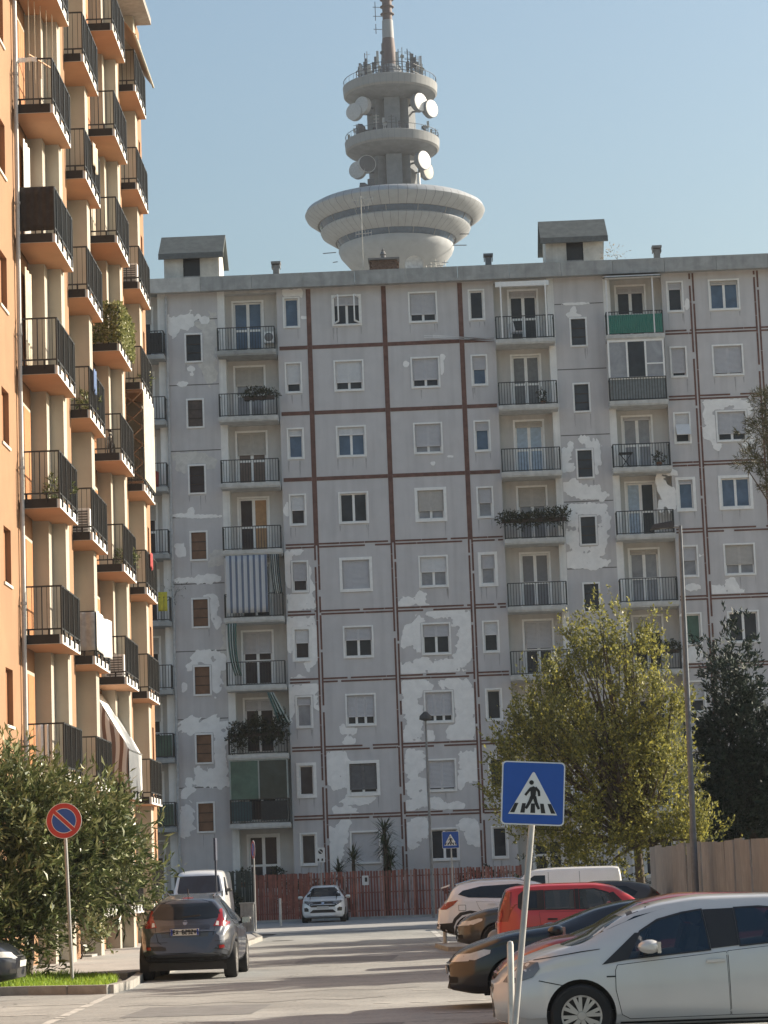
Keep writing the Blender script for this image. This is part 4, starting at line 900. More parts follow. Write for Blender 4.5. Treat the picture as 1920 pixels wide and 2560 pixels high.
MB().bar((-5.12, 104.815, 2.97), (-4.94, 104.815, 2.81), .01, .03).build('slash', SWHITE, o)
t = thing('notice_plate', 'small white notice plate fixed to the red fence', 'notice', (-3.2, 105.44, 1.6))
o = MB().box(-3.34, -3.06, 105.44, 105.47, 1.42, 1.82).build('plate', SWHITE, t); MB().box(-3.22, -3.12, 105.432, 105.441, 1.56, 1.74).build('mark', SBLACK, o)
t = thing('bollard', 'round topped pale steel bollard before the silver hatchback nose', 'bollard', (.61, 23.9, 0))
MB().lathe([(.032, 0), (.032, 1.06), (.024, 1.09), (0, 1.10)], 14).build('post', M('bollard_steel', (.5, .49, .46), .45, .3), t, True, True)
t.rotation_euler = (0, R(1.5), 0)
for x, y, h, lb in ((-6.3, 97, 1.05, 'thin pale marker post on the pavement left of the white car'), (.05, 62.5, .75, 'short pale marker post at the kerb behind the white crossover')):
    t = thing('marker_post', lb, 'post', (x, y, 0)); MB().lathe([(.05, 0), (.05, h), (0, h + .02)], 10).build('post', M('marker_white', (.55, .55, .52), .7), t, True)
t = thing('edge_on_sign', 'dark road sign seen edge on in front of the white van', 'road sign', (-7.6, 84, 0))
MB().tube([(-7.6, 84, 0), (-7.6, 84, 3.2)], .035, 8).build('pole', M('dark_blue_post', (.05, .06, .09), .6), t); MB().box(-7.63, -7.56, 83.7, 84.3, 2.5, 3.25).build('sign_plate', MATS['dark_blue_post'], t)
t = thing('utility_cabinet', 'narrow ribbed light grey utility cabinet on the left pavement', 'cabinet', (-6.62, 84.5, .11))
b = MB(); b.box(-6.84, -6.4, 84.4, 84.75, .0, 1.0)
UC = M('cabinet_grey', (.36, .36, .34), .7); o = b.build('body', UC, t)
for i in range(4): MB().box(-6.82 + i * .11, -6.76 + i * .11, 84.37, 84.4, .06, .95).build('rib', UC, o)
MB().box(-6.87, -6.37, 84.36, 84.78, 1.0, 1.05).build('lid', UC, t)
# ------------------------------------------------------------------ lamps
t = thing('street_lamp', 'tall grey street lamp with flat head before the board fence', 'street lamp', (6.12, 60, 0))
MB().tube([(6.10, 60, 0), (6.12, 60, 2.6), (6.13, 60, 2.65), (6.17, 60, 6), (6.22, 60, 10.0)], [.085, .085, .07, .065, .045], 12).build('pole', M('lamp_post_grey', (.14, .165, .19), .7, 0), t, smooth=True)
b = MB(); b.tube([(6.22, 60, 9.97), (5.98, 60, 9.99), (5.72, 60, 9.95)], .03, 8); b.build('arm', GALV, t)
b = MB(); b.add([(5.48, 59.86, 9.93), (6.06, 59.84, 9.96), (6.06, 60.16, 9.96), (5.48, 60.14, 9.93), (5.56, 59.9, 10.05), (6.05, 59.88, 10.12), (6.05, 60.12, 10.12), (5.56, 60.1, 10.05)], [(3, 2, 1, 0), (4, 5, 6, 7), (0, 1, 5, 4), (1, 2, 6, 5), (2, 3, 7, 6), (3, 0, 4, 7)]); b.build('lamp_head', M('lamp_head_grey', (.05, .055, .06), .7), t)
t = thing('street_lamp', 'slim dark street lamp standing before the grey facade', 'street lamp', (-.36, 102, 0))
MB().tube([(-.36, 102, 0), (-.37, 102, 8.1)], [.07, .045], 10).build('pole', M('slim_post_grey', (.22, .22, .22), .6), t, smooth=True)
MB().lathe([(.05, 8.05), (.26, 8.12), (.24, 8.26), (.08, 8.42), (0, 8.45)], 14, (-.37, 102, 0)).build('lamp_head', M('lamp_dark', (.05, .05, .05), .6), t, smooth=True)
# left edge: gate pillars before the orange block
t = thing('gate_pillar', 'low cream gate pillar in the sun behind the no parking sign', 'pillar', (-9.1, 60, .11))
MB().box(-9.46, -8.86, 59.8, 60.4, .1, 1.0).build('shaft', OC, t); MB().box(-9.52, -8.8, 59.74, 60.46, 1.0, 1.08).build('cap', M('pillar_cap', (.45, .36, .26), .9), t); MB().box(-9.62, -8.4, 59.5, 60.7, .08, .16).build('step', PAVE, t)
# ------------------------------------------------------------------ vehicles
def herm(pts, x):
    """monotone cubic through (x, v) points"""
    xs = np.array([p[0] for p in pts], float); v = np.array([p[1] for p in pts], float); h = np.diff(xs); d = np.diff(v) / h
    m = np.zeros(len(xs)); m[0], m[-1] = d[0], d[-1]
    for i in range(1, len(xs) - 1): m[i] = 0 if d[i - 1] * d[i] <= 0 else 2 * d[i - 1] * d[i] / (d[i - 1] + d[i])
    x = np.clip(np.asarray(x, float), xs[0], xs[-1]); i = np.clip(np.searchsorted(xs, x) - 1, 0, len(h) - 1); t = (x - xs[i]) / h[i]
    return (2 * t ** 3 - 3 * t ** 2 + 1) * v[i] + (t ** 3 - 2 * t ** 2 + t) * h[i] * m[i] + (-2 * t ** 3 + 3 * t ** 2) * v[i + 1] + (t ** 3 - t ** 2) * h[i] * m[i + 1]
def catmull(P, k):
    P = np.array(P); out = []
    for i in range(len(P) - 1):
        p0, p1, p2, p3 = P[max(i - 1, 0)], P[i], P[i + 1], P[min(i + 2, len(P) - 1)]
        for t in np.linspace(0, 1, k, endpoint=False):
            out.append(.5 * ((2 * p1) + (-p0 + p2) * t + (2 * p0 - 5 * p1 + 4 * p2 - p3) * t * t + (-p0 + 3 * p1 - 3 * p2 + p3) * t ** 3))
    out.append(P[-1]); return np.array(out)
def car_body(sp):
    L = sp['L']; u = np.linspace(0, 1, 76); xs = L * (.72 * u + .28 * (.5 - .5 * np.cos(math.pi * u)))
    top, belt, bot, hw = (herm(sp[k], xs) for k in ('top', 'belt', 'bot', 'plan')); hm = max(top - belt)
    rows = []
    for i, x in enumerate(xs):
        zt, zb, zl, w = top[i], min(belt[i], top[i] - .02), bot[i], hw[i]; h = zt - zb; t = min(1, h / hm); t = t * t * (3 - 2 * t)
        w6 = w * sp.get('shoulder', .955); yr = w6 * .955 * (1 - t) + sp['roofhw'] * t; H = zb - zl
        P = [(0, zl), (.72 * w, zl), (.90 * w, zl + .02), (.965 * w, zl + .10), (.985 * w, zl + .22 * H), (1.0 * w, zl + .5 * H), (.99 * w, zl + .72 * H), (.975 * w, zl + .88 * H), (w6, zb),
             (w6 * (1 - .55 * t) + (yr + .035) * .55 * t - .004, zb + .5 * h), (yr, zb + .86 * h), (.86 * yr, zb + .955 * h), (.5 * yr, zb + .99 * h), (0, zt)]
        rows.append(catmull(P, 4))
    rows = np.array(rows); m = rows.shape[1]
    def cap(r, s, c): q = r.copy(); q[:, 0] *= s; q[:, 1] = c + (q[:, 1] - c) * s; return q
    allr = [(xs[0] - .035, cap(rows[0], .90, rows[0][:, 1].mean()))] + list(zip(xs, rows)) + [(xs[-1] + .03, cap(rows[-1], .90, rows[-1][:, 1].mean()))]
    nz, tl = sp.get('nose', [(0, 0), (2, 0)]), sp.get('tail', [(0, 0), (2, 0)])
    vs = []
    for x, r in allr:
        fn, ft = max(0, 1 - x / .7), max(0, 1 - (L - x) / .7)
        loop = [(y, z) for y, z in r] + [(-y, z) for y, z in r[-2:0:-1]]
        for y, z in loop:
            yy = abs(y) / (sp['W'] / 2)
            vs.append((x + fn * float(herm(nz, z)) + fn * sp.get('bow', .14) * yy ** 3 - ft * float(herm(tl, z)) - ft * sp.get('tbow', .10) * yy ** 3, y, z))
    n = len(loop); k = len(allr); b = MB()
    fs = [(i * n + j, (i + 1) * n + j, (i + 1) * n + (j + 1) % n, i * n + (j + 1) % n) for i in range(k - 1) for j in range(n)] + [tuple(range(n)), tuple((k - 1) * n + j for j in range(n))[::-1]]
    b.add(vs, fs); return b
def conform(bvh, poly, mode, off, grid=.07):
    """cut a flat outline into small cells and lay it on the body"""
    bm = bmesh.new(); pts = []
    for i in range(len(poly)):
        a, c = poly[i], poly[(i + 1) % len(poly)]; k = max(1, int(math.hypot(c[0] - a[0], c[1] - a[1]) / grid)); pts += [(a[0] + (c[0] - a[0]) * t / k, a[1] + (c[1] - a[1]) * t / k) for t in range(k)]
    bm.faces.new([bm.verts.new((p[0], p[1], 0)) for p in pts])
    lo = [min(p[i] for p in pts) for i in (0, 1)]; hi = [max(p[i] for p in pts) for i in (0, 1)]
    for ax in (0, 1):
        v = lo[ax] + grid
        while v < hi[ax] - grid * .3:
            co = [0, 0, 0]; no = [0, 0, 0]; co[ax] = v; no[ax] = 1; bmesh.ops.bisect_plane(bm, geom=bm.verts[:] + bm.edges[:] + bm.faces[:], plane_co=co, plane_no=no, dist=1e-5); v += grid
    for v in bm.verts:
        a, c = v.co.x, v.co.y
        o, d = {'L': ((a, -5, c), (0, 1, 0)), 'R': ((a, 5, c), (0, -1, 0)), 'F': ((-5, a, c), (1, 0, 0)), 'B': ((12, a, c), (-1, 0, 0)), 'T': ((a, c, 5), (0, 0, -1))}[mode]
        d = Vector(d); hit, nrm, _, _ = bvh.ray_cast(Vector(o), d)
        if hit is None: hit, nrm, _, _ = bvh.find_nearest(Vector((a, 0, c)) if mode in 'LR' else Vector((0 if mode == 'F' else 4, a, c)))
        v.co = hit - d * off
    bmesh.ops.triangulate(bm, faces=[f for f in bm.faces if len(f.verts) > 4])
    b = MB(); bm.verts.index_update(); b.v = [tuple(v.co) for v in bm.verts]; b.f = [tuple(v.index for v in f.verts) for f in bm.faces]; b.m = [0] * len(b.f); bm.free(); return b
TYRE = M('tyre_rubber', (.018, .018, .018), .85, var=.15); RIMS = M('alloy_silver', (.45, .44, .42), .35, .7, var=.06); RIMD = M('alloy_dark', (.03, .03, .032), .5, .3); HUB = M('hub_grey', (.2, .2, .2), .5, .5)
BLKP = M('black_trim_plastic', (.018, .018, .019), .55, var=.15); CGL = glassmat('car_glass', (.02, .027, .035), .04, .4); CGLP = glassmat('car_glass_pale', (.20, .27, .29), .05, .5)  # CGLP is opaque; its pale tone stands in for light showing through
REDL = M('tail_lamp_red', (.26, .014, .014), .15, var=.15, coat=.6); CLRL = M('head_lamp_clear', (.62, .62, .60), .12, var=.15, coat=.7); SMKL = M('head_lamp_smoked', (.16, .16, .165), .12, coat=.7); PLATE = M('plate_white', (.62, .62, .60), .5, var=.05); PBLUE = M('plate_blue', (.02, .05, .30), .5); CHROME = M('chrome', (.6, .6, .6), .18, .95, var=.05); GAPM = M('panel_gap', (.012, .012, .012), .8)
def seeglass(name, rgb, alpha):
    m = M(name, rgb, .04, var=.1, spec=.6); m.node_tree.nodes['Principled BSDF'].inputs['Alpha'].default_value = alpha; return m
SEE = seeglass('tinted_window', (.02, .042, .07), .62); SEE2 = seeglass('clear_window', (.12, .16, .17), .38)
def paint(name, rgb, metal=.25): return M(name, rgb, .32, metal, var=.035, scale=2.0, coat=.8)
WHEELS = {}
def wheel_meshes(r, style):
    if (r, style) in WHEELS: return WHEELS[r, style]
    rr = r * .66; wd = .22
    ty = MB().lathe([(rr, 0), (rr + .02, -.012), (r - .025, -.012), (r, .02), (r, wd - .02), (r - .02, wd), (rr, wd)], 36, axis='y').mesh('tyre', TYRE, True)
    if style == 'cover':
        b = MB(); b.lathe([(rr, .0), (rr * .9, -.005), (rr * .3, .012), (0, .006)], 28, axis='y')
        for i in range(10): a = i * math.pi / 5; b.bar((rr * .35 * math.cos(a), .0, rr * .35 * math.sin(a)), (rr * .9 * math.cos(a), -.008, rr * .9 * math.sin(a)), .03, .012, (0, 1, 0))
        rim = (b.mesh('rim', RIMS, False), None)
    else:
        b = MB(); b.lathe([(rr, .0), (rr, -.006), (rr * .92, -.002), (rr * .9, .04)], 40, axis='y'); b.lathe([(rr * .24, .0), (rr * .2, -.012), (0, -.014)], 20, axis='y')
        for i in range(8):
            for da in (-.16, .16):
                a = i * math.pi / 4 + .2; b.bar((rr * .22 * math.cos(a), .002, rr * .22 * math.sin(a)), (rr * .93 * math.cos(a + da), .004, rr * .93 * math.sin(a + da)), .034, .022, (0, 1, 0))
        bk = MB().lathe([(rr * .92, .05), (0, .06)], 28, axis='y').mesh('brake_disc', RIMD); rim = (b.mesh('rim', RIMS, False), bk)
    WHEELS[r, style] = (ty, *rim); return WHEELS[r, style]
def mirrored(poly): return [(-a, c) for a, c in poly][::-1]
def car(name, label, cat, loc, rz, sp, group=None):
    t = thing(name, label, cat, loc, rz, group); pm = sp['paint']; W = sp['W']
    b = car_body(sp); me0 = b.mesh('body', [pm, BLKP], True)
    bvh = BVHTree.FromPolygons([Vector(v) for v in b.v], b.f)
    ob = bpy.data.objects.new('body', me0); COL.objects.link(ob)
    xf, xr, r = sp['wheels']; cut = MB()
    for x in (xf, xr):
        for s in (-1, 1):
            R_ = r * 1.13; n = 36; y0, y1 = s * (W / 2 - .27), s * (W / 2 + .4); ya, yb = min(y0, y1), max(y0, y1)
            cut.prism([(x + R_ * math.cos(6.2832 * i / n), r + .01 + R_ * math.sin(6.2832 * i / n)) for i in range(n)], ya, yb, 1)
    cm = cut.mesh('cut', [pm, BLKP]); co = bpy.data.objects.new('cut', cm); COL.objects.link(co)
    bm = bmesh.new(); bm.from_mesh(cm); bmesh.ops.recalc_face_normals(bm, faces=bm.faces[:]); bm.to_mesh(cm); bm.free()
    bm = bmesh.new(); bm.from_mesh(me0); bmesh.ops.recalc_face_normals(bm, faces=bm.faces[:]); bm.to_mesh(me0); bm.free()
    md = ob.modifiers.new('b', 'BOOLEAN'); md.object = co; md.operation = 'DIFFERENCE'; md.solver = 'EXACT'
    try: md.material_mode = 'TRANSFER'
    except Exception: pass
    extra = []
    for poly in sp.get('cabin', []):
        cb = MB().prism(poly, -1.2, 1.2, 1); xm = cb.mesh('cab', [pm, BLKP]); bm = bmesh.new(); bm.from_mesh(xm); bmesh.ops.recalc_face_normals(bm, faces=bm.faces[:]); bm.to_mesh(xm); bm.free()
        xo = bpy.data.objects.new('cab', xm); COL.objects.link(xo); extra.append(xo); m3 = ob.modifiers.new('c', 'BOOLEAN'); m3.object = xo; m3.operation = 'DIFFERENCE'; m3.solver = 'EXACT'
    dg = bpy.context.evaluated_depsgraph_get(); me = bpy.data.meshes.new_from_object(ob.evaluated_get(dg)); me.name = 'body'
    bpy.data.objects.remove(ob); bpy.data.objects.remove(co)
    for xo in extra: bpy.data.objects.remove(xo)
    zc = [(min(p[0] for p in q), max(p[0] for p in q), min(p[1] for p in q), max(p[1] for p in q)) for q in sp.get('cabin', [])]
    if len(me.materials) < 2:
        me.materials.clear(); me.materials.append(pm); me.materials.append(BLKP)
    mi = []
    for p in me.polygons:
        c = p.center; w = any(math.hypot(c.x - x, c.z - r) < r * 1.125 for x in (xf, xr)) and abs(c.y) < W / 2 + .01
        w = w or any(a - .005 <= c.x <= b_ + .005 and p_ - .005 <= c.z <= q_ + .005 for a, b_, p_, q_ in zc) and abs(c.y) < .62 * W / 2 * 1.35 and abs(p.normal.y) < .5 and abs(c.y) < .55
        mi.append(1 if w else 0)
    me.polygons.foreach_set('material_index', mi); me.polygons.foreach_set('use_smooth', [True] * len(mi))
    try: me.set_sharp_from_angle(angle=R(32))
    except Exception: pass
    body = put('body', me, t, True)
    under = MB().box(.45, sp['L'] - .45, -W * .40, W * .40, .17, .35).build('underbody', BLKP, t, True)
    ty, rm, bk = wheel_meshes(r, sp.get('rim', 'cover'))
    for x in (xf, xr):
        for s in (-1, 1):
            o = put('wheel', ty, t, True, (x, s * (W / 2 - .012), r), (0, 0, 0 if s < 0 else math.pi))
            put('rim', rm, o, True, (0, 0, 0))
            if bk: put('brake_disc', bk, o, True, (0, 0, 0))
    made = {}
    for it in sp['parts']:
        nm, mode, poly, mt, off = it[:5]; par = it[5] if len(it) > 5 else None; g = it[6] if len(it) > 6 else .07
        modes = (('L', poly), ('R', poly)) if mode == 'S' else ((('F', poly), ('F', mirrored(poly))) if mode == 'F2' else ((('B', poly), ('B', mirrored(poly))) if mode == 'B2' else ((mode, poly),)))
        for k, (mo, po) in enumerate(modes):
            pr = made.get((par, k), made.get((par, 0), t)) if par else t
            o = conform(bvh, po, mo, off, g).build(nm, mt, pr, True, True); made[nm, k] = o
    for x, z, s in [(m[0], m[1], s) for m in sp.get('mirrors', []) for s in (-1, 1)]:
        hit = bvh.ray_cast(Vector((x, s * 5, z)), Vector((0, -s, 0)))[0]; y = hit.y if hit else s * W / 2
        bb = MB(); pts = [(-.02, .0), (.05, -.09), (.16, -.09), (.19, -.02), (.17, .07), (.06, .08)]
        vs = []; n = 14
        for k, (yy, sc) in enumerate(((.05, .45), (.07, .78), (.12, .98), (.18, 1.0), (.225, .82), (.25, .4))): vs += [(x + .07 + sc * (.125 * math.cos(6.283 * q / n) if math.cos(6.283 * q / n) < 0 else .095 * math.cos(6.283 * q / n)), y + s * yy, z + .035 + sc * .07 * math.sin(6.283 * q / n)) for q in range(n)]
        fs = [(i * n + j, i * n + (j + 1) % n, (i + 1) * n + (j + 1) % n, (i + 1) * n + j) for i in range(5) for j in range(n)] + [tuple(range(n)), tuple(5 * n + j for j in range(n))]
        bb.add(vs, fs); o = bb.build('door_mirror', sp.get('mirror_mat', pm), t, True, True)
        MB().bar((x + .03, y - s * .02, z - .04), (x + .05, y + s * .12, z), .05, .05).build('mirror_arm', BLKP, o, True)
        MB().box(x + .135, x + .172, min(y + s * .08, y + s * .23), max(y + s * .08, y + s * .23), z - .03, z + .08).build('mirror_glass', CHROME, o, True)
    if 'handles' in sp:
        for x, z in sp['handles']:
            for s in (-1, 1):
                hit = bvh.ray_cast(Vector((x, s * 5, z)), Vector((0, -s, 0)))[0]
                bb = MB().bar((x - .09, hit.y + s * .03, z), (x + .09, hit.y + s * .03, z + .006), .025, .028); bb.bar((x - .085, hit.y - s * .01, z), (x - .085, hit.y + s * .03, z), .02); bb.bar((x + .085, hit.y - s * .01, z), (x + .085, hit.y + s * .03, z), .02)
                bb.build('door_handle', sp.get('handle_mat', pm), t, True)
    for poly in sp.get('cabin', []):
        rg_ = grow(poly, .02); n = len(poly); md = sp.get('seal', .009)
        for s_, mo in ((-1, 'L'), (1, 'R')):
            b2 = MB()
            for i in range(n):
                q = conform(bvh, [poly[i], poly[(i + 1) % n], rg_[(i + 1) % n], rg_[i]], mo, md, .08); b2.add(q.v, q.f)
            b2.build('window_seal', BLKP, t, True)
    for (sx, sy, zt) in sp.get('seats', []):
        bb = MB(); bb.add([(sx - .06, sy - .22, .75), (sx + .08, sy - .22, .75), (sx + .16, sy - .2, zt - .14), (sx + .08, sy - .2, zt - .12), (sx - .06, sy + .22, .75), (sx + .08, sy + .22, .75), (sx + .16, sy + .2, zt - .14), (sx + .08, sy + .2, zt - .12)], [(0, 1, 2, 3), (7, 6, 5, 4), (0, 4, 5, 1), (1, 5, 6, 2), (2, 6, 7, 3), (3, 7, 4, 0)])
        o = bb.build('seat', M('seat_cloth', (.06, .06, .065), .9), t, True); MB().tube([(sx + .12, sy - .12, zt - .05), (sx + .12, sy + .12, zt - .05)], .07, 10).build('headrest', MATS['seat_cloth'], o, True, True)
    if 'steering' in sp:
        x, y, z = sp['steering']; MB().tube([(x + .10 * math.sin(a) * .6, y + .18 * math.cos(a), z + .17 * math.sin(a)) for a in [6.283 * i / 20 for i in range(21)]], .014, 6, False).build('steering_wheel', BLKP, t, True, True)
    if 'aerial' in sp: x, z = sp['aerial']; MB().tube([(x, 0, z), (x + .22, 0, z + .34)], .008, 5).build('aerial', BLKP, t, True)
    return t, bvh
def grow(poly, d):
    cx = sum(p[0] for p in poly) / len(poly); cz = sum(p[1] for p in poly) / len(poly); k = len(poly); out = []
    area = sum(poly[i][0] * poly[(i + 1) % k][1] - poly[(i + 1) % k][0] * poly[i][1] for i in range(k)); sg = 1 if area > 0 else -1
    for i in range(k):
        a, b, c = poly[i - 1], poly[i], poly[(i + 1) % k]; n1 = (b[1] - a[1], -(b[0] - a[0])); n2 = (c[1] - b[1], -(c[0] - b[0])); l1 = math.hypot(*n1) or 1; l2 = math.hypot(*n2) or 1
        nx, nz = n1[0] / l1 + n2[0] / l2, n1[1] / l1 + n2[1] / l2; l = math.hypot(nx, nz) or 1; out.append((b[0] + sg * nx / l * d, b[1] + sg * nz / l * d))
    return out
def doors(sp, polys, mt):
    for p in polys: sp['parts'] += [('door_gap', 'S', grow(p, .007), GAPM, .003), ('door', 'S', p, mt, .007)]
def plate_letters(t, txt, x, y0, z0, w, h, face):
    """raised registration characters from small strokes, on a plate facing 'face' (+1 rear, -1 front)"""
    SEG = {'0': 'abcdef', '1': 'bc', '2': 'abged', '3': 'abgcd', '4': 'fgbc', '5': 'afgcd', '6': 'afgedc', '7': 'abc', '8': 'abcdefg', '9': 'abcdfg', 'E': 'afged', 'X': 'xy', 'V': 'vw', 'Z': 'aYd', 'A': 'abcefg', 'F': 'afge'}
    b = MB(); k = len(txt); cw = w / k
    for i, ch in enumerate(txt):
        if ch == ' ': continue
        a0 = y0 + (i + .18) * cw; a1 = y0 + (i + .82) * cw; m = z0 + h / 2; t_ = z0 + h; s = .017
        L = {'a': ((a0, t_), (a1, t_)), 'b': ((a1, t_), (a1, m)), 'c': ((a1, m), (a1, z0)), 'd': ((a0, z0), (a1, z0)), 'e': ((a0, m), (a0, z0)), 'f': ((a0, t_), (a0, m)), 'g': ((a0, m), (a1, m)), 'x': ((a0, t_), (a1, z0)), 'y': ((a1, t_), (a0, z0)), 'Y': ((a1, t_), (a0, z0)), 'v': ((a0, t_), ((a0 + a1) / 2, z0)), 'w': ((a1, t_), ((a0 + a1) / 2, z0))}
        for c in SEG.get(ch, 'abcdef'): p, q = L[c]; b.bar((x, p[0] * face, p[1]), (x, q[0] * face, q[1]), .006, s, (0, 1, 0) if abs(p[0] - q[0]) < .001 else (0, 0, 1))
    return b
# ---- silver hatchback, nearest, side on
SIL = paint('silver_paint', (.60, .58, .55), .2)
P1 = dict(L=4.06, W=1.70, roofhw=.56, wheels=(.865, 3.375, .308), paint=SIL, rim='alloy', bow=.16,
 top=[(0, .66), (.05, .75), (.18, .85), (.5, .945), (.9, 1.03), (1.15, 1.18), (1.45, 1.325), (1.8, 1.41), (2.2, 1.45), (2.8, 1.445), (3.3, 1.40), (3.65, 1.31), (3.82, 1.15), (3.97, .95), (4.06, .80)],
 belt=[(0, .58), (.25, .70), (.7, .78), (1.1, .815), (2.4, .915), (3.5, 1.0), (3.85, .95), (4.06, .74)], bot=[(0, .27), (.3, .19), (3.6, .19), (4.06, .33)],
 plan=[(0, .56), (.08, .68), (.25, .775), (.6, .835), (2, .85), (3.4, .835), (3.8, .77), (4.06, .66)], nose=[(0, .10), (.3, .03), (.5, 0), (.7, .05), (.95, .2)], tail=[(0, .1), (.5, 0), (.9, .05), (1.4, .1)],
 cabin=[[(1.36, .85), (2.17, .915), (2.12, 1.30), (1.93, 1.27), (1.68, 1.21), (1.50, 1.105)], [(2.48, .945), (3.2, 1.005), (3.32, 1.055), (3.28, 1.125), (3.02, 1.27), (2.7, 1.305), (2.46, 1.305)]], seats=[(1.95, -.37, 1.28), (1.95, .37, 1.28), (2.85, -.4, 1.25), (2.85, .4, 1.25)], steering=(1.56, -.37, .95), mirrors=[(1.5, .93)], handles=[(2.22, .80), (3.1, .86)], handle_mat=SIL, aerial=(3.2, 1.43),
 parts=[('windshield', 'F', [(-.66, .99), (.66, .99), (.56, 1.33), (.3, 1.375), (-.3, 1.375), (-.56, 1.33)], CGL, .006, None, .09),
  ('rear_window', 'B', [(-.55, .98), (.55, .98), (.48, 1.32), (-.48, 1.32)], CGL, .006),
  ('pillar_trim', 'S', [(2.185, .92), (2.465, .945), (2.445, 1.31), (2.135, 1.305)], BLKP, .008, None, .06), ('quarter_trim', 'S', [(1.09, .80), (1.345, .84), (1.485, 1.10), (1.44, 1.10)], BLKP, .008, None, .06), ('rear_trim', 'S', [(3.2, .98), (3.36, .99), (3.48, 1.06), (3.42, 1.15), (3.3, 1.14), (3.34, 1.05)], BLKP, .008, None, .06),
  ('side_window', 'S', [(1.36, .85), (2.17, .915), (2.12, 1.30), (1.93, 1.27), (1.68, 1.21), (1.50, 1.105)], SEE, .006, None, .06), ('side_window', 'S', [(2.48, .945), (3.2, 1.005), (3.32, 1.055), (3.28, 1.125), (3.02, 1.27), (2.7, 1.305), (2.46, 1.305)], SEE, .006, None, .06),
  ('headlight', 'S', [(.10, .655), (.22, .645), (.40, .70), (.47, .78), (.46, .845), (.36, .85), (.2, .79)], SMKL, .007, None, .05),
  ('headlamp_bulb', 'S', [(.20, .70), (.27, .69), (.30, .74), (.25, .77), (.19, .75)], CLRL, .011, 'headlight', .05),
  ('grille', 'F', [(-.42, .30), (.42, .30), (.36, .46), (-.36, .46)], BLKP, .006), ('upper_grille', 'F', [(-.25, .60), (.25, .60), (.2, .65), (-.2, .65)], BLKP, .006), ('plate', 'F', [(-.26, .48), (.26, .48), (.26, .585), (-.26, .585)], PLATE, .02),
  ('taillight', 'B2', [(.55, .75), (.75, .78), (.72, 1.1), (.6, 1.25), (.56, 1.0)], REDL, .008),
  ('indicator', 'S', [(1.13, .675), (1.22, .675), (1.22, .69), (1.13, .69)], BLKP, .007), ('bumper_gap', 'S', [(.45, .66), (.72, .60), (.725, .608), (.46, .668)], GAPM, .004), ('bonnet_gap', 'S', [(.36, .855), (.9, .93), (1.08, .95), (1.08, .957), (.9, .94), (.36, .862)], GAPM, .004),
  ('sill_trim', 'S', [(1.25, .215), (2.95, .215), (2.95, .235), (1.25, .235)], GAPM, .006)])
doors(P1, [[(1.27, .31), (1.22, .55), (1.225, .74), (1.245, .79), (2.33, .885), (2.34, .27), (1.35, .265)], [(2.355, .27), (2.35, .89), (3.25, .965), (3.22, .80), (2.98, .55), (2.93, .27)]], SIL)
silver, bv = car('silver_hatchback', 'silver five door hatchback nearest the camera behind the leaning crossing sign', 'car', (.48, 25.78, 0), 0, P1, 'parked cars')
b = MB(); b.bar((1.25, -.80, .402), (2.95, -.815, .452), .012, .018)
# wipers
MB().tube([(1.02, -.3, 1.06), (1.2, .1, 1.19)], .012, 5).build('wiper', BLKP, silver, True)
def hatch(L, W, H, paintm, kind, rim='cover', **kw):
    """side profile families for the other parked cars"""
    s = dict(L=L, W=W, paint=paintm, rim=rim, parts=[]); w = W / 2
    s['plan'] = [(0, .66 * w), (.08, .80 * w), (.25, .915 * w), (.6, .985 * w), (L * .5, w), (L * .84, .985 * w), (L - .25, .92 * w), (L, .80 * w)]
    s.update(kw); return s
GRP = 'parked cars'
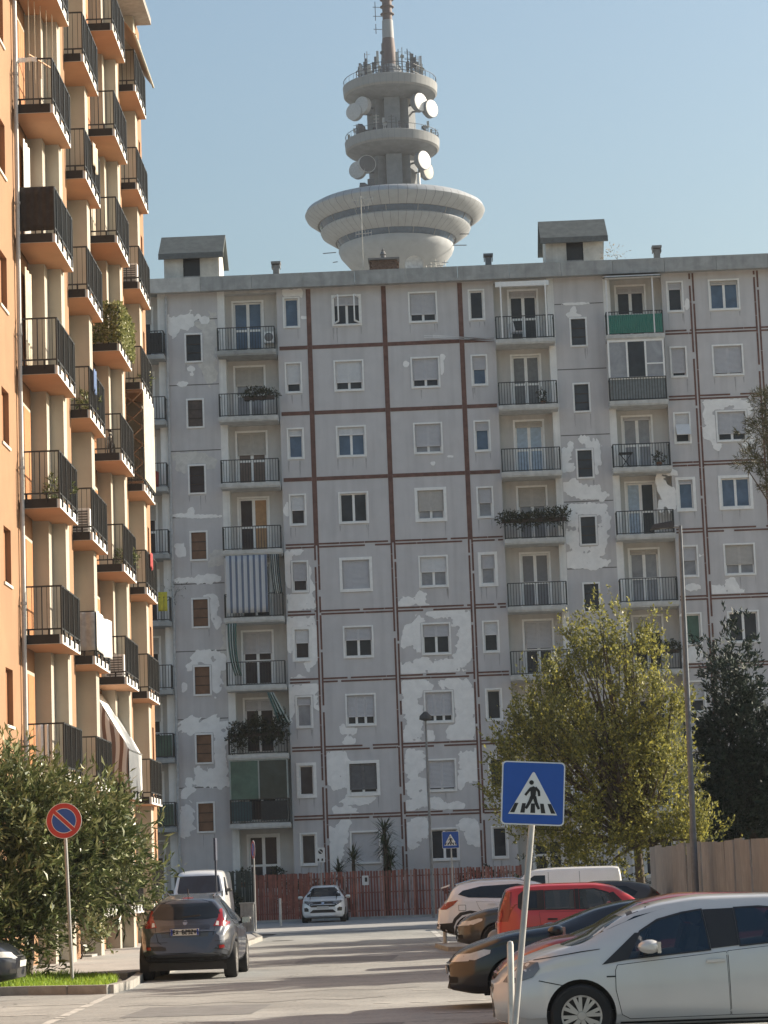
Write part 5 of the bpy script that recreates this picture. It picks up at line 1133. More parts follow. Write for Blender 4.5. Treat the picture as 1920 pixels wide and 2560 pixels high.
# ---- grey crossover seen from behind
GRY = paint('graphite_paint', (.07, .08, .10), .4)
P2 = hatch(4.13, 1.79, 1.57, GRY, 'suv', 'alloy', roofhw=.50, wheels=(.82, 3.35, .335), shoulder=.90, tbow=.22,
 top=[(0, .78), (.1, .92), (.5, 1.02), (1.0, 1.10), (1.3, 1.26), (1.7, 1.48), (2.2, 1.565), (2.8, 1.55), (3.3, 1.49), (3.6, 1.42), (3.85, 1.20), (4.0, 1.05), (4.13, .90)],
 belt=[(0, .68), (.4, .84), (1.1, .95), (2.5, 1.0), (3.4, 1.06), (3.8, 1.04), (4.0, .98), (4.13, .84)], bot=[(0, .32), (.3, .24), (3.5, .28), (3.8, .34), (4.13, .46)], tail=[(0, .12), (.45, .02), (.62, 0), (.8, .04), (1.1, .10), (1.6, .16)], mirrors=[(1.45, 1.0)], mirror_mat=BLKP,
 parts=[('rear_window', 'B', [(-.60, 1.12), (-.3, 1.10), (.3, 1.10), (.60, 1.12), (.64, 1.2), (.47, 1.41), (.3, 1.45), (-.3, 1.45), (-.47, 1.41), (-.64, 1.2)], CGL, .008), ('brake_light', 'B', [(-.1, 1.475), (.1, 1.475), (.1, 1.50), (-.1, 1.50)], REDL, .008, None, .03),
  ('taillight', 'B2', [(.52, .97), (.72, .955), (.80, .98), (.80, 1.06), (.74, 1.05), (.69, 1.12), (.665, 1.28), (.62, 1.27), (.60, 1.12)], REDL, .008, None, .04), ('reverse_lamp', 'B2', [(.56, .985), (.62, .975), (.62, 1.05), (.58, 1.06)], CLRL, .012, 'taillight', .04),
  ('tailgate_gap', 'B', [(-.56, .96), (-.5, .70), (-.42, .645), (.42, .645), (.5, .70), (.56, .96), (.55, .96), (.49, .71), (.42, .655), (-.42, .655), (-.49, .71), (-.55, .96)], GAPM, .004, None, .05),
  ('plate_recess', 'B', [(-.42, .78), (.42, .78), (.47, .985), (.42, 1.0), (-.42, 1.0), (-.47, .985)], paint('graphite_shade', (.05, .057, .07), .4), .006), ('plate_holder', 'B', [(-.29, .805), (.29, .805), (.29, .945), (-.29, .945)], M('plate_frame', (.03, .04, .08), .5), .012), ('badge', 'B', [(-.05 + .05 + .045 * math.cos(i * .785), 1.045 + .045 * math.sin(i * .785)) for i in range(8)], CHROME, .012, None, .03),  # plate recess is flat; its shade is put in as darker graphite
  ('lower_bumper', 'B', [(-.80, .27), (.80, .27), (.80, .42), (.5, .50), (-.5, .50), (-.80, .42)], BLKP, .008), ('fog_recess', 'B2', [(.34, .55), (.70, .55), (.74, .59), (.72, .63), (.36, .63)], BLKP, .008), ('fog_lamp', 'B2', [(.63, .56), (.72, .56), (.72, .62), (.63, .62)], REDL, .012, 'fog_recess', .04),
  ('bumper_line', 'B', [(-.80, .70), (-.5, .69), (.5, .69), (.80, .70), (.80, .706), (.5, .698), (-.5, .698), (-.80, .706)], GAPM, .004),
  ('side_window', 'S', [(1.5, 1.02), (2.9, 1.08), (3.25, 1.17), (3.2, 1.27), (2.8, 1.42), (2.2, 1.44), (1.85, 1.36)], CGL, .008), ('arch_trim', 'S', [(2.92, .26), (2.94, .45), (3.02, .62), (3.15, .73), (3.35, .77), (3.55, .73), (3.68, .62), (3.76, .45), (3.78, .36), (3.84, .36), (3.82, .5), (3.74, .67), (3.6, .79), (3.35, .84), (3.1, .79), (2.96, .67), (2.88, .5), (2.85, .26)], BLKP, .006, None, .06)])
doors(P2, [[(1.25, .34), (1.2, .9), (2.3, 1.0), (2.32, .32)], [(2.34, .32), (2.32, 1.0), (3.1, 1.05), (3.0, .75), (2.85, .5), (2.8, .32)]], GRY)
juke, bv = car('grey_crossover', 'dark grey compact crossover parked by the left kerb, seen from behind', 'car', (-4.75, 50.0 - .1, 0), R(-90), P2, GRP)
hit = bv.ray_cast(Vector((12, 0, .87)), Vector((-1, 0, 0)))[0]; rp = MB().box(hit.x - .04, hit.x + .03, -.26, .26, .815, .93).build('registration_plate', PLATE, juke, True)
for s in (-1, 1): MB().box(hit.x + .029, hit.x + .0335, *sorted((s * .222, s * .258)), .818, .927).build('blue_band', PBLUE, rp, True)
plate_letters(juke, 'EX 629ZV', hit.x + .034, -.22, .84, .44, .07, 1).build('registration_characters', SBLACK, juke, True)
MB().bar((hit.x - .12, -.05, 1.14), (hit.x - .10, .28, 1.17), .02, .03).build('rear_wiper', BLKP, juke, True); MB().tube([(3.2, 0, 1.52), (3.34, 0, 1.66)], .012, 5).build('aerial', BLKP, juke, True)
for s in (-1, 1): MB().tube([(1.7, s * .5, 1.50), (2.0, s * .53, 1.58), (3.1, s * .5, 1.55), (3.3, s * .48, 1.49)], .018, 6).build('roof_rail', GRY, juke, True)
# ---- white hatchback nose on, far end of the street
WHT = paint('white_paint', (.86, .87, .88), .0)
def small_front(s, wind, light, grille, low, lm=CLRL):
    s['parts'] += [('windshield', 'F', wind, CGL, .007, None, .1), ('grille', 'F', grille, BLKP, .008), ('headlight', 'F2', light, lm, .010, None, .06), ('lower_grille', 'F', low, BLKP, .008)]
P3 = hatch(4.09, 1.78, 1.5, WHT, 'hatch', roofhw=.56, wheels=(.82, 3.42, .31),
 top=[(0, .74), (.08, .86), (.5, .95), (1.0, 1.02), (1.4, 1.25), (1.8, 1.44), (2.3, 1.49), (3.0, 1.475), (3.5, 1.40), (3.85, 1.2), (4.09, .85)],
 belt=[(0, .64), (.4, .80), (1.1, .88), (2.5, .93), (3.6, .99), (4.09, .78)], bot=[(0, .26), (.3, .2), (3.7, .2), (4.09, .34)], nose=[(0, .1), (.4, 0), (.7, .02), (.95, .2)], mirrors=[(1.35, .98)], mirror_mat=paint('cream_mirror', (.72, .71, .66), 0),
 parts=[('side_window', 'S', [(1.3, .93), (3.2, 1.0), (3.3, 1.1), (2.9, 1.37), (2.1, 1.39), (1.75, 1.3)], CGL, .008), ('plate', 'F', [(-.24, .56), (.24, .56), (.24, .66), (-.24, .66)], PLATE, .02), ('fog_lamp', 'F2', [(.58, .46), (.76, .46), (.77, .60), (.66, .62), (.58, .56)], BLKP, .009), ('badge', 'F', [(-.06, .82), (.06, .82), (.05, .74), (0, .70), (-.05, .74)], CHROME, .018, None, .04)])
small_front(P3, [(-.70, 1.03), (.70, 1.03), (.58, 1.40), (-.58, 1.40)], [(.40, .76), (.50, .74), (.80, .80), (.80, .87), (.42, .83)], [(-.46, .63), (.46, .63), (.72, .79), (.76, .875), (-.76, .875), (-.72, .79)], [(-.55, .40), (.55, .40), (.40, .52), (-.40, .52)], SMKL)
car('white_hatchback', 'white hatchback facing the camera before the red fence', 'car', (-4.80, 100.4, 0), R(90), P3, GRP)
# ---- white crossover, tail to the road
PW = paint('pearl_white_paint', (.82, .83, .85), .0)
P4 = hatch(4.39, 1.82, 1.58, PW, 'suv', 'alloy', roofhw=.56, wheels=(.93, 3.58, .345),
 top=[(0, .80), (.1, .93), (.6, 1.03), (1.15, 1.10), (1.6, 1.36), (2.0, 1.51), (2.5, 1.575), (3.2, 1.57), (3.8, 1.50), (4.05, 1.38), (4.25, 1.08), (4.39, .92)],
 belt=[(0, .70), (.5, .88), (1.2, .97), (2.6, 1.02), (3.6, 1.12), (4.1, 1.10), (4.39, .88)], bot=[(0, .32), (.3, .24), (3.9, .26), (4.39, .42)], tail=[(0, .12), (.5, 0), (.85, .04), (1.2, .10)],
 parts=[('rear_window', 'B', [(-.58, 1.13), (.58, 1.13), (.5, 1.42), (-.5, 1.42)], CGL, .008), ('taillight', 'S', [(3.98, 1.0), (4.16, .90), (4.38, .90), (4.38, .97), (4.28, 1.05), (3.86, 1.12)], REDL, .010, None, .05), ('taillight', 'B2', [(.45, .97), (.78, .90), (.80, 1.04), (.45, 1.05)], REDL, .010), ('window', 'S', [(1.5, 1.07), (3.6, 1.17), (3.86, 1.25), (3.74, 1.34), (3.3, 1.43), (2.4, 1.46), (1.95, 1.36)], CGL, .008), ('lower_cladding', 'S', [(3.97, .30), (4.39, .42), (4.39, .56), (4.0, .58)], BLKP, .008), ('lower_cladding', 'S', [(1.33, .26), (3.18, .26), (3.15, .38), (1.36, .38)], BLKP, .008), ('lower_bumper', 'B', [(-.8, .3), (.8, .3), (.8, .56), (-.8, .56)], BLKP, .008), ('fuel_flap_gap', 'S', [(3.68, .86), (3.86, .86), (3.86, 1.0), (3.68, 1.0)], GAPM, .004), ('fuel_flap', 'S', [(3.69, .87), (3.85, .87), (3.85, .99), (3.69, .99)], PW, .007), ('registration_plate', 'B', [(-.26, .66), (.26, .66), (.26, .77), (-.26, .77)], PLATE, .015),
  ('arch_trim', 'S', [(3.13, .28), (3.15, .46), (3.24, .63), (3.38, .75), (3.58, .79), (3.78, .75), (3.92, .63), (4.0, .46), (4.02, .38), (4.08, .38), (4.06, .5), (3.98, .68), (3.83, .82), (3.58, .86), (3.33, .82), (3.17, .68), (3.08, .5), (3.06, .28)], BLKP, .007, None, .06)], handles=[(3.05, 1.0), (2.2, .96)], mirrors=[(1.75, 1.02)])
doors(P4, [[(1.4, .40), (1.35, .93), (2.4, 1.0), (2.42, .40)], [(2.44, .40), (2.42, 1.0), (3.42, 1.07), (3.35, .9), (3.15, .72), (3.05, .55), (3.0, .4)]], PW)
q, bv = car('white_crossover', 'white crossover parked tail to the road beyond the red car', 'car', (4.26, 61.3, 0), R(180), P4, GRP)
MB().add([(4.05, -.52, 1.46), (4.05, .52, 1.46), (4.26, .48, 1.40), (4.26, -.48, 1.40), (4.05, -.52, 1.50), (4.05, .52, 1.50), (4.27, .48, 1.425), (4.27, -.48, 1.425)], [(3, 2, 1, 0), (4, 5, 6, 7), (0, 1, 5, 4), (1, 2, 6, 5), (2, 3, 7, 6), (3, 0, 4, 7)]).build('roof_spoiler', PW, q, True)
for s in (-1, 1): MB().tube([(2.1, s * .58, 1.50), (2.5, s * .60, 1.60), (3.5, s * .59, 1.585), (3.9, s * .56, 1.48)], .02, 6).build('roof_rail', CHROME, q, True)
# ---- red boxy small car, tail to the road
RED = paint('bright_red_paint', (.50, .035, .03), .0)
P5 = hatch(3.65, 1.64, 1.50, RED, 'box', roofhw=.60, wheels=(.74, 3.04, .295), tbow=.06, bow=.12,
 top=[(0, .72), (.08, .88), (.4, .97), (.8, 1.05), (1.1, 1.25), (1.4, 1.42), (1.8, 1.49), (2.6, 1.50), (3.2, 1.475), (3.45, 1.42), (3.55, 1.2), (3.62, 1.0), (3.65, .80)],
 belt=[(0, .64), (.3, .82), (.9, .90), (2.2, .93), (3.2, .95), (3.55, .93), (3.65, .72)], bot=[(0, .27), (.3, .2), (3.3, .2), (3.65, .30)],
 parts=[('rear_window', 'B', [(-.52, .98), (.52, .98), (.50, 1.36), (-.50, 1.36)], CGL, .008), ('taillight', 'B2', [(.56, .80), (.72, .80), (.70, 1.38), (.58, 1.38)], REDL, .012, None, .05), ('taillight', 'S', [(3.44, .86), (3.62, .86), (3.56, 1.2), (3.48, 1.36), (3.36, 1.36), (3.40, 1.1)], REDL, .012, None, .05),
  ('pillar_trim', 'S', [(2.07, .99), (2.15, .99), (2.15, 1.38), (2.07, 1.38)], BLKP, .008), ('pillar_trim', 'S', [(2.74, 1.0), (3.18, 1.0), (3.26, 1.06), (3.24, 1.30), (3.14, 1.38), (2.74, 1.38)], BLKP, .006), ('quarter_window', 'S', [(2.88, 1.04), (3.12, 1.05), (3.18, 1.1), (3.16, 1.28), (3.08, 1.34), (2.88, 1.35)], CGL, .010, 'pillar_trim'), ('quarter_trim', 'S', [(1.08, .96), (1.28, .98), (1.48, 1.28), (1.4, 1.3)], BLKP, .007),
  ('side_window', 'S', [(1.3, .99), (2.05, 1.0), (2.05, 1.36), (1.76, 1.36), (1.5, 1.28)], SEE2, .006), ('side_window', 'S', [(2.17, 1.0), (2.72, 1.01), (2.72, 1.36), (2.17, 1.36)], SEE2, .006),
  ('windshield', 'F', [(-.64, 1.05), (.64, 1.05), (.56, 1.40), (-.56, 1.40)], CGLP, .007, None, .1), ('lower_bumper', 'B', [(-.7, .22), (.7, .22), (.7, .4), (-.7, .4)], BLKP, .008), ('registration_plate', 'B', [(-.26, .66), (.26, .66), (.26, .77), (-.26, .77)], PLATE, .02), ('side_strip', 'S', [(1.05, .47), (2.72, .47), (2.72, .53), (1.05, .53)], BLKP, .012)], cabin=[[(1.3, .99), (2.05, 1.0), (2.05, 1.36), (1.76, 1.36), (1.5, 1.28)], [(2.17, 1.0), (2.72, 1.01), (2.72, 1.36), (2.17, 1.36)]], seats=[(1.85, -.36, 1.34), (1.85, .36, 1.34), (2.75, -.36, 1.25), (2.75, .36, 1.25)], steering=(1.5, -.36, 1.05), handles=[(2.6, .82), (1.95, .82)], handle_mat=BLKP, mirrors=[(1.3, 1.0)])
doors(P5, [[(1.0, .30), (.98, .90), (2.07, .945), (2.08, .30)], [(2.10, .30), (2.09, .945), (2.85, .96), (2.82, .70), (2.68, .5), (2.62, .3)]], RED)
car('red_small_car', 'bright red boxy small car parked tail to the road', 'car', (4.72, 48.9, 0), R(180), P5, GRP)
# ---- black hatchback nose
def nosecar(name, label, loc, rz, pm, lm, L=4.0, W=1.72, H=1.44, x=0, hood=.0, top=None, belt=None):
    s = hatch(L, W, H, pm, 'hatch', roofhw=.57, wheels=(.84, L - .68, .31), bow=.22,
     top=[(0, .62), (.05, .72), (.2, .84), (.6, .94 + hood), (1.0, 1.0 + hood), (1.35, H - .24), (1.75, H - .06), (2.2, H), (2.9, H - .02), (3.4, H - .1), (L - .25, H - .32), (L, .85)],
     belt=[(0, .56), (.3, .72), (1.0, .84), (2.4, .90), (L - .5, .97), (L, .78)], bot=[(0, .24), (.3, .19), (L - .4, .2), (L, .34)], nose=[(0, .12), (.35, .0), (.55, .0), (.75, .06), (1.0, .2)], mirrors=[(1.35, .94)],
     parts=[('windshield', 'F', [(-.68, 1.0), (.68, 1.0), (.57, H - .09), (-.57, H - .09)], CGL, .007, None, .1), ('headlight', 'S', [(.20, .64), (.34, .63), (.54, .71), (.55, .755), (.46, .765), (.27, .715)], lm, .010, None, .05), ('headlight', 'F2', [(.42, .60), (.72, .62), (.74, .72), (.45, .70)], lm, .010, None, .06),
      ('lower_grille', 'F', [(-.5, .26), (.5, .26), (.45, .42), (-.45, .42)], GAPM, .008), ('grille', 'F', [(-.36, .56), (.36, .56), (.34, .64), (-.34, .64)], GAPM, .008), ('plate', 'F', [(-.26, .44), (.26, .44), (.26, .55), (-.26, .55)], PLATE, .03), ('badge', 'F', [(.05 * math.cos(i * .785), .68 + .05 * math.sin(i * .785)) for i in range(8)], CHROME, .015, None, .04),
      ('fog_lamp', 'F2', [(.5, .34), (.62, .34), (.62, .42), (.5, .42)], GAPM, .009), ('side_window', 'S', [(1.35, .90), (2.15, .94), (2.13, H - .12), (1.8, H - .17), (1.55, H - .30)], CGL, .008), ('side_window', 'S', [(2.27, .945), (3.1, 1.0), (3.2, 1.1), (2.9, H - .16), (2.27, H - .11)], CGL, .008), ('rear_window', 'B', [(-.5, .98), (.5, .98), (.46, H - .15), (-.46, H - .15)], CGL, .008), ('taillight', 'B2', [(.54, .78), (.74, .8), (.7, 1.08), (.57, 1.08)], REDL, .009)], handles=[(2.1, .80), (2.95, .84)])
    if top: s['top'] = top; s['parts'] = [p for p in s['parts'] if p[0] not in ('side_window', 'windshield')] + [('windshield', 'F', [(-.66, 1.06), (.66, 1.06), (.55, 1.29), (-.55, 1.29)], CGL, .007, None, .1), ('side_window', 'S', [(1.75, .93), (2.5, .95), (2.48, 1.25), (2.2, 1.19)], CGL, .008), ('side_window', 'S', [(2.6, .95), (3.3, 1.0), (3.3, 1.1), (3.0, 1.24), (2.6, 1.26)], CGL, .008)]
    doors(s, [[(1.22, .30), (1.16, .80), (2.2, .885), (2.21, .27)], [(2.23, .27), (2.22, .885), (3.0, .945), (2.9, .6), (2.8, .27)]], pm)
    return car(name, label, 'car', loc, rz, s, GRP)
BLK = paint('black_paint', (.012, .012, .013), .2); BRN = paint('dark_bronze_paint', (.065, .058, .05), .5); DRD = paint('dusty_red_paint', (.34, .05, .04), .2); NAVY = paint('dark_navy_paint', (.02, .025, .04), .4)
k_, bv_ = nosecar('black_hatchback', 'black hatchback nosing out between the silver and the red cars', (.06, 33.3, 0), 0, BLK, CLRL, L=4.2, H=1.36, top=[(0, .60), (.05, .70), (.2, .80), (.6, .91), (1.0, .99), (1.4, 1.045), (1.7, 1.15), (2.0, 1.25), (2.4, 1.32), (2.9, 1.345), (3.3, 1.30), (3.7, 1.18), (3.95, 1.0), (4.2, .82)])
b_, bvb = nosecar('bronze_hatchback', 'dark bronze car nose showing between the red car and the white crossover', (.33, 55.6, 0), 0, BRN, CLRL)
nosecar('dusty_red_hatchback', 'red hatchback mostly hidden behind the silver hatchback', (.60, 29.2, 0), 0, DRD, SMKL, H=1.44, hood=.02)
nosecar('navy_hatchback', 'dark blue hatchback nose at the left edge beside the grass', (-7.36, 43.4, 0), R(180), NAVY, CLRL)
nosecar('black_estate', 'black car bumper at the lower left edge before the blue car', (-7.62, 40.9, 0), R(180), BLK, SMKL)
nosecar('dark_hatchback', 'dark hatchback roof peeking over the red car by the board fence', (2.05, 67.5, 0), 0, BRN, SMKL, H=1.42)
# ---- vans
VW = paint('van_white_paint', (.84, .85, .86), .0)
P6 = hatch(4.6, 1.83, 1.82, VW, 'van', roofhw=.70, wheels=(.9, 3.65, .32), bow=.16,
 top=[(0, .80), (.08, .96), (.5, 1.08), (.85, 1.18), (1.2, 1.46), (1.55, 1.72), (1.9, 1.81), (2.6, 1.84), (4.2, 1.83), (4.5, 1.80), (4.58, 1.5), (4.6, 1.2)],
 belt=[(0, .7), (.4, .9), (1.0, 1.02), (2.4, 1.06), (4.3, 1.08), (4.6, 1.05)], bot=[(0, .28), (.3, .22), (4.3, .24), (4.6, .35)],
 parts=[('windshield', 'F', [(-.72, 1.18), (.72, 1.18), (.66, 1.68), (-.66, 1.68)], CGL, .007, None, .1), ('side_window', 'S', [(1.15, 1.10), (2.1, 1.14), (2.1, 1.60), (1.75, 1.60), (1.45, 1.42)], CGL, .008), ('headlight', 'F2', [(.45, .72), (.78, .76), (.78, .92), (.5, .86)], CLRL, .01), ('panel_gap', 'S', [(2.2, .3), (2.21, .3), (2.21, 1.7), (2.2, 1.7)], GAPM, .005), ('panel_gap', 'S', [(3.2, .5), (3.21, .5), (3.21, 1.7), (3.2, 1.7)], GAPM, .005), ('grille', 'F', [(-.4, .4), (.4, .4), (.4, .6), (-.4, .6)], BLKP, .008)])
car('white_panel_van', 'white panel van parked behind the white crossover', 'van', (1.25, 80.8, 0), 0, P6)
P7 = hatch(5.0, 1.98, 2.25, VW, 'van', roofhw=.80, wheels=(1.0, 4.0, .34), bow=.16, shoulder=.965,
 top=[(0, .95), (.08, 1.1), (.45, 1.22), (.7, 1.32), (.9, 1.74), (1.08, 2.08), (1.35, 2.2), (2.2, 2.24), (4.8, 2.22), (4.95, 2.1), (5.0, 1.4)],
 belt=[(0, .8), (.3, 1.0), (.8, 1.18), (2, 1.2), (4.8, 1.22), (5, 1.18)], bot=[(0, .3), (.3, .25), (4.6, .28), (5, .4)],
 parts=[('windshield', 'F', [(-.76, 1.40), (.76, 1.40), (.78, 1.48), (.70, 2.02), (-.70, 2.02), (-.78, 1.48)], glassmat('van_glass', (.035, .055, .085), .06, .3), .007, None, .12), ('side_window', 'S', [(1.0, 1.3), (1.9, 1.3), (1.9, 1.95), (1.5, 1.95), (1.2, 1.7)], CGL, .008), ('headlight', 'F2', [(.5, .78), (.86, .82), (.86, 1.0), (.55, .95)], CLRL, .01), ('grille', 'F', [(-.5, .5), (.5, .5), (.45, .85), (-.45, .85)], BLKP, .008), ('plate', 'F', [(-.26, .45), (.26, .45), (.26, .55), (-.26, .55)], PLATE, .03)], mirrors=[(1.1, 1.45)], mirror_mat=BLKP)
car('white_cargo_van', 'tall white van facing the camera behind the dark grey crossover', 'van', (-8.75, 89.0, 0), R(90), P7)
# ---- motorcycle at the lower right corner
t = thing('motorcycle', 'front of a parked motorcycle at the lower right corner', 'motorcycle', (3.55, 20.0, 0))
for x in (2.84, 4.14): 
    o = MB().lathe([(.24, -.05), (.30, -.05), (.315, 0), (.30, .05), (.24, .05)], 28, (x, 20.0, .315), 'y').build('wheel', TYRE, t, smooth=True); b = MB()
    for i in range(6): a = i * math.pi / 3; b.bar((x, 20.0, .315), (x + .25 * math.cos(a), 20.0, .315 + .25 * math.sin(a)), .025)
    b.build('rim', RIMS, o)
b = MB(); b.tube([(2.84, 19.92, .315), (3.3, 19.92, .98)], .025, 8); b.tube([(2.84, 20.08, .315), (3.3, 20.08, .98)], .025, 8); b.build('fork', CHROME, t)
MB().tube([(3.3, 20.0, .62), (3.6, 20.0, .78), (4.0, 20.0, .78), (4.4, 20.0, .80)], [.08, .15, .12, .06], 10).build('tank', BLK, t, smooth=True); MB().box(3.45, 4.0, 19.88, 20.12, .3, .58).build('engine', HUB, t); MB().tube([(3.28, 19.65, 1.0), (3.3, 20.0, .98), (3.28, 20.35, 1.0)], .018, 6).build('handlebar', BLKP, t)
MB().lathe([(.09, -.08), (.09, 0), (0, .02)], 14, (3.2, 20.0, .84), 'x').build('headlight', CLRL, t)
# ------------------------------------------------------------------ vegetation
def leaf_mesh(name, P, D, L, Wd, mat, curl=.15, seed=1):
    """one quad-pair leaf per point; P, D arrays (n,3); L, Wd arrays"""
    rg = np.random.default_rng(seed); n = len(P); D = D / (np.linalg.norm(D, axis=1, keepdims=True) + 1e-9)
    A = np.cross(D, rg.normal(size=(n, 3))); A /= (np.linalg.norm(A, axis=1, keepdims=True) + 1e-9); N = np.cross(A, D)
    L = L[:, None]; Wd = Wd[:, None]; mid = P + D * L * .5 + N * L * curl
    V = np.stack([P, mid - A * Wd / 2, P + D * L, mid + A * Wd / 2], 1).reshape(-1, 3)
    me = bpy.data.meshes.new(name); me.vertices.add(4 * n); me.vertices.foreach_set('co', V.ravel()); me.loops.add(4 * n); me.loops.foreach_set('vertex_index', np.arange(4 * n, dtype=np.int32))
    me.polygons.add(n); me.polygons.foreach_set('loop_start', np.arange(0, 4 * n, 4, dtype=np.int32)); me.polygons.foreach_set('loop_total', np.full(n, 4, dtype=np.int32)); me.materials.append(mat); me.update(calc_edges=True); return me
def crown_points(ells, ntwig, per, rg, twig=.35, shell=.55, up=.35, spread=.6, clump=0, cr=.22):
    """twigs scattered through a union of ellipsoids, denser to the outside, leaves along each twig"""
    vol = np.array([e[3] * e[4] * e[5] for e in ells]) ** .75; cnt = np.maximum(1, (ntwig * vol / vol.sum()).astype(int)); PP, DD = [], []
    for e, c in zip(ells, cnt):
        d = rg.normal(size=(c, 3)); d /= np.linalg.norm(d, axis=1, keepdims=True); r = rg.uniform(0, 1, c) ** shell
        lump = 1 + .16 * np.sin(d[:, 0] * 5 + e[0] * 3) * np.sin(d[:, 2] * 6 + e[2]) + .12 * np.sin(d[:, 0] * 11 + d[:, 2] * 9 + e[1])
        p = np.array(e[:3]) + d * (r * lump)[:, None] * np.array(e[3:6])
        if clump:                                      # gather the twigs into leafy sprays with gaps between
            k = max(3, c // clump); idx = rg.integers(0, k, c); sz = rg.uniform(.55, 1.5, k); p = p[:k][idx] + np.clip(rg.normal(0, 1, (c, 3)), -1.9, 1.9) * np.array([cr, cr, cr * 1.5]) * sz[idx][:, None]; d = d[:k][idx] + rg.normal(0, .25, (c, 3))
        dr = d + np.array([0, 0, up]) + rg.normal(0, .35, (c, 3)); dr /= np.linalg.norm(dr, axis=1, keepdims=True)
        t = rg.uniform(0, 1, (c, per)); q = p[:, None, :] + dr[:, None, :] * (t * twig)[:, :, None] + rg.normal(0, .02, (c, per, 3)); ld = dr[:, None, :] + rg.normal(0, spread, (c, per, 3))
        PP.append(q.reshape(-1, 3)); DD.append(ld.reshape(-1, 3))
    return np.concatenate(PP), np.concatenate(DD)
BARK = M('grey_brown_bark', (.085, .07, .055), .95, var=.3, scale=14, bump=.6, bscale=30)
def limbs(root, ends, r0, rg, mid=.35):
    b = MB()
    for e in ends:
        a, c = Vector(root), Vector(e); m = a.lerp(c, mid) + Vector((rg.normal(0, .12), rg.normal(0, .12), .12)); m2 = a.lerp(c, .72) + Vector((rg.normal(0, .18), rg.normal(0, .18), .1))
        b.tube([a, m, m2, c], [r0, r0 * .62, r0 * .34, r0 * .1], 7)
    return b
def tree(name, label, cat, base, ells, ntwig, per, leaf, mat, seed, twig=.35, wr=.3, r0=.12, stems=None, up=.35, shell=.55, spread=.6, jit=.45, group=None, curl=.15, clump=0, cr=.22):
    rg = np.random.default_rng(seed); t = thing(name, label, cat, base, group=group); ends = []
    for e in ells:
        for _ in range(stems or 3): d = rg.normal(size=3); d /= np.linalg.norm(d); ends.append(np.array(e[:3]) + d * np.array(e[3:6]) * .7)
    tr = MB(); top = (base[0] + rg.normal(0, .05), base[1], base[2] + .25 * (max(e[2] for e in ells) - base[2])); tr.tube([base, ((base[0] + top[0]) / 2 + .03, base[1], (base[2] + top[2]) / 2), top], [r0 * 1.25, r0, r0 * .8], 10); tk = tr.build('trunk', BARK, t, smooth=True)
    limbs(top, ends, r0 * .6, rg).build('limbs', BARK, tk, smooth=True)
    P, D = crown_points(ells, ntwig, per, rg, twig, shell, up, spread, clump, cr); n = len(P); L = leaf * rg.uniform(1 - jit, 1 + jit, n)
    o = put('crown', leaf_mesh('crown', P, D, L, L * wr, mat, curl, seed), t); return t
OLEA = leafmat('oleander_leaf', (.05, .078, .026), (.125, .155, .055), (.34, .35, .18), .36, .18)  # palest leaf tone imitates sunlit tips and highlights
tree('oleander_bush', 'large long leaved bush at the left behind the no parking sign', 'bush', (-8.0, 47.6, .09),
 [(-7.9, 47.5, 2.95, 1.5, 1.6, 1.25), (-8.7, 47.0, 3.5, 1.2, 1.2, .8), (-6.75, 48.0, 2.75, 1.05, 1.3, .95), (-6.35, 48.5, 1.95, .72, .9, .75), (-8.6, 46.4, 1.35, 1.1, .9, 1.25), (-7.5, 47.2, 2.0, 1.1, 1.2, .9), (-10.2, 47.2, 2.6, 1.2, 1.4, 1.7), (-8.2, 46.6, 1.0, .9, .7, .9), (-9.6, 47.2, 1.2, 1.2, .9, 1.2), (-7.6, 48.4, 2.2, 1.1, .9, 1.2)], 5600, 8, .19, OLEA, 11, twig=.36, wr=.22, clump=9, cr=.15, r0=.10, up=.45, spread=.55)
YEL = leafmat('autumn_poplar_leaf', (.11, .125, .045), (.205, .21, .065), (.43, .40, .085), .5, .45)
tree('yellowing_tree', 'yellow green autumn tree with upright shoots before the grey block', 'tree', (6.9, 86.5, 0),
 [(6.2, 86, 6.1, 2.0, 1.7, 3.0), (4.4, 86, 5.4, 1.7, 1.6, 2.8), (3.1, 86.3, 4.2, 1.1, 1.2, 1.9), (7.8, 86, 5.0, 1.4, 1.5, 3.1), (5.5, 86, 9.4, .5, .5, 1.5), (7.2, 86, 9.4, .45, .5, 1.7), (4.2, 86, 8.4, .6, .6, 1.2), (6.3, 86, 9.0, .6, .6, 1.1), (3.2, 86, 6.6, .7, .7, 1.2), (8.2, 85.6, 7.6, .5, .5, 1.3), (3.7, 86, 7.4, .35, .4, 1.2), (4.8, 86, 9.2, .3, .4, 1.0), (6.7, 86, 10.0, .25, .3, 1.0), (5.9, 86, 9.9, .25, .3, .9), (7.9, 86, 8.6, .3, .3, 1.1), (2.4, 86, 5.2, .5, .5, 1.0), (8.6, 85.8, 2.6, 1.2, 1.0, 1.3), (5.6, 86, 2.6, 2.2, 1.4, 1.1)], 4700, 12, .12, YEL, 21, twig=.7, wr=.5, r0=.17, up=1.4, spread=.55, clump=16, cr=.2, stems=4)
CON = leafmat('dark_conifer_leaf', (.012, .026, .020), (.022, .042, .031), (.04, .064, .046), .6, .1)
tree('dark_conifer', 'dense dark conifer behind the board fence at the right edge', 'tree', (11.8, 92, 0),
 [(11.1, 92, 7.2, 1.25, 1.2, 3.2), (11.2, 92, 5.0, 1.7, 1.5, 3.2), (12.2, 92, 3.8, 2.2, 1.8, 3.0), (13.6, 92, 4.8, 1.8, 1.6, 3.2), (10.2, 91.6, 3.2, 1.1, 1.1, 2.0)], 5600, 9, .21, CON, 31, clump=14, cr=.22, twig=.3, wr=.3, r0=.2, up=.7, stems=2)
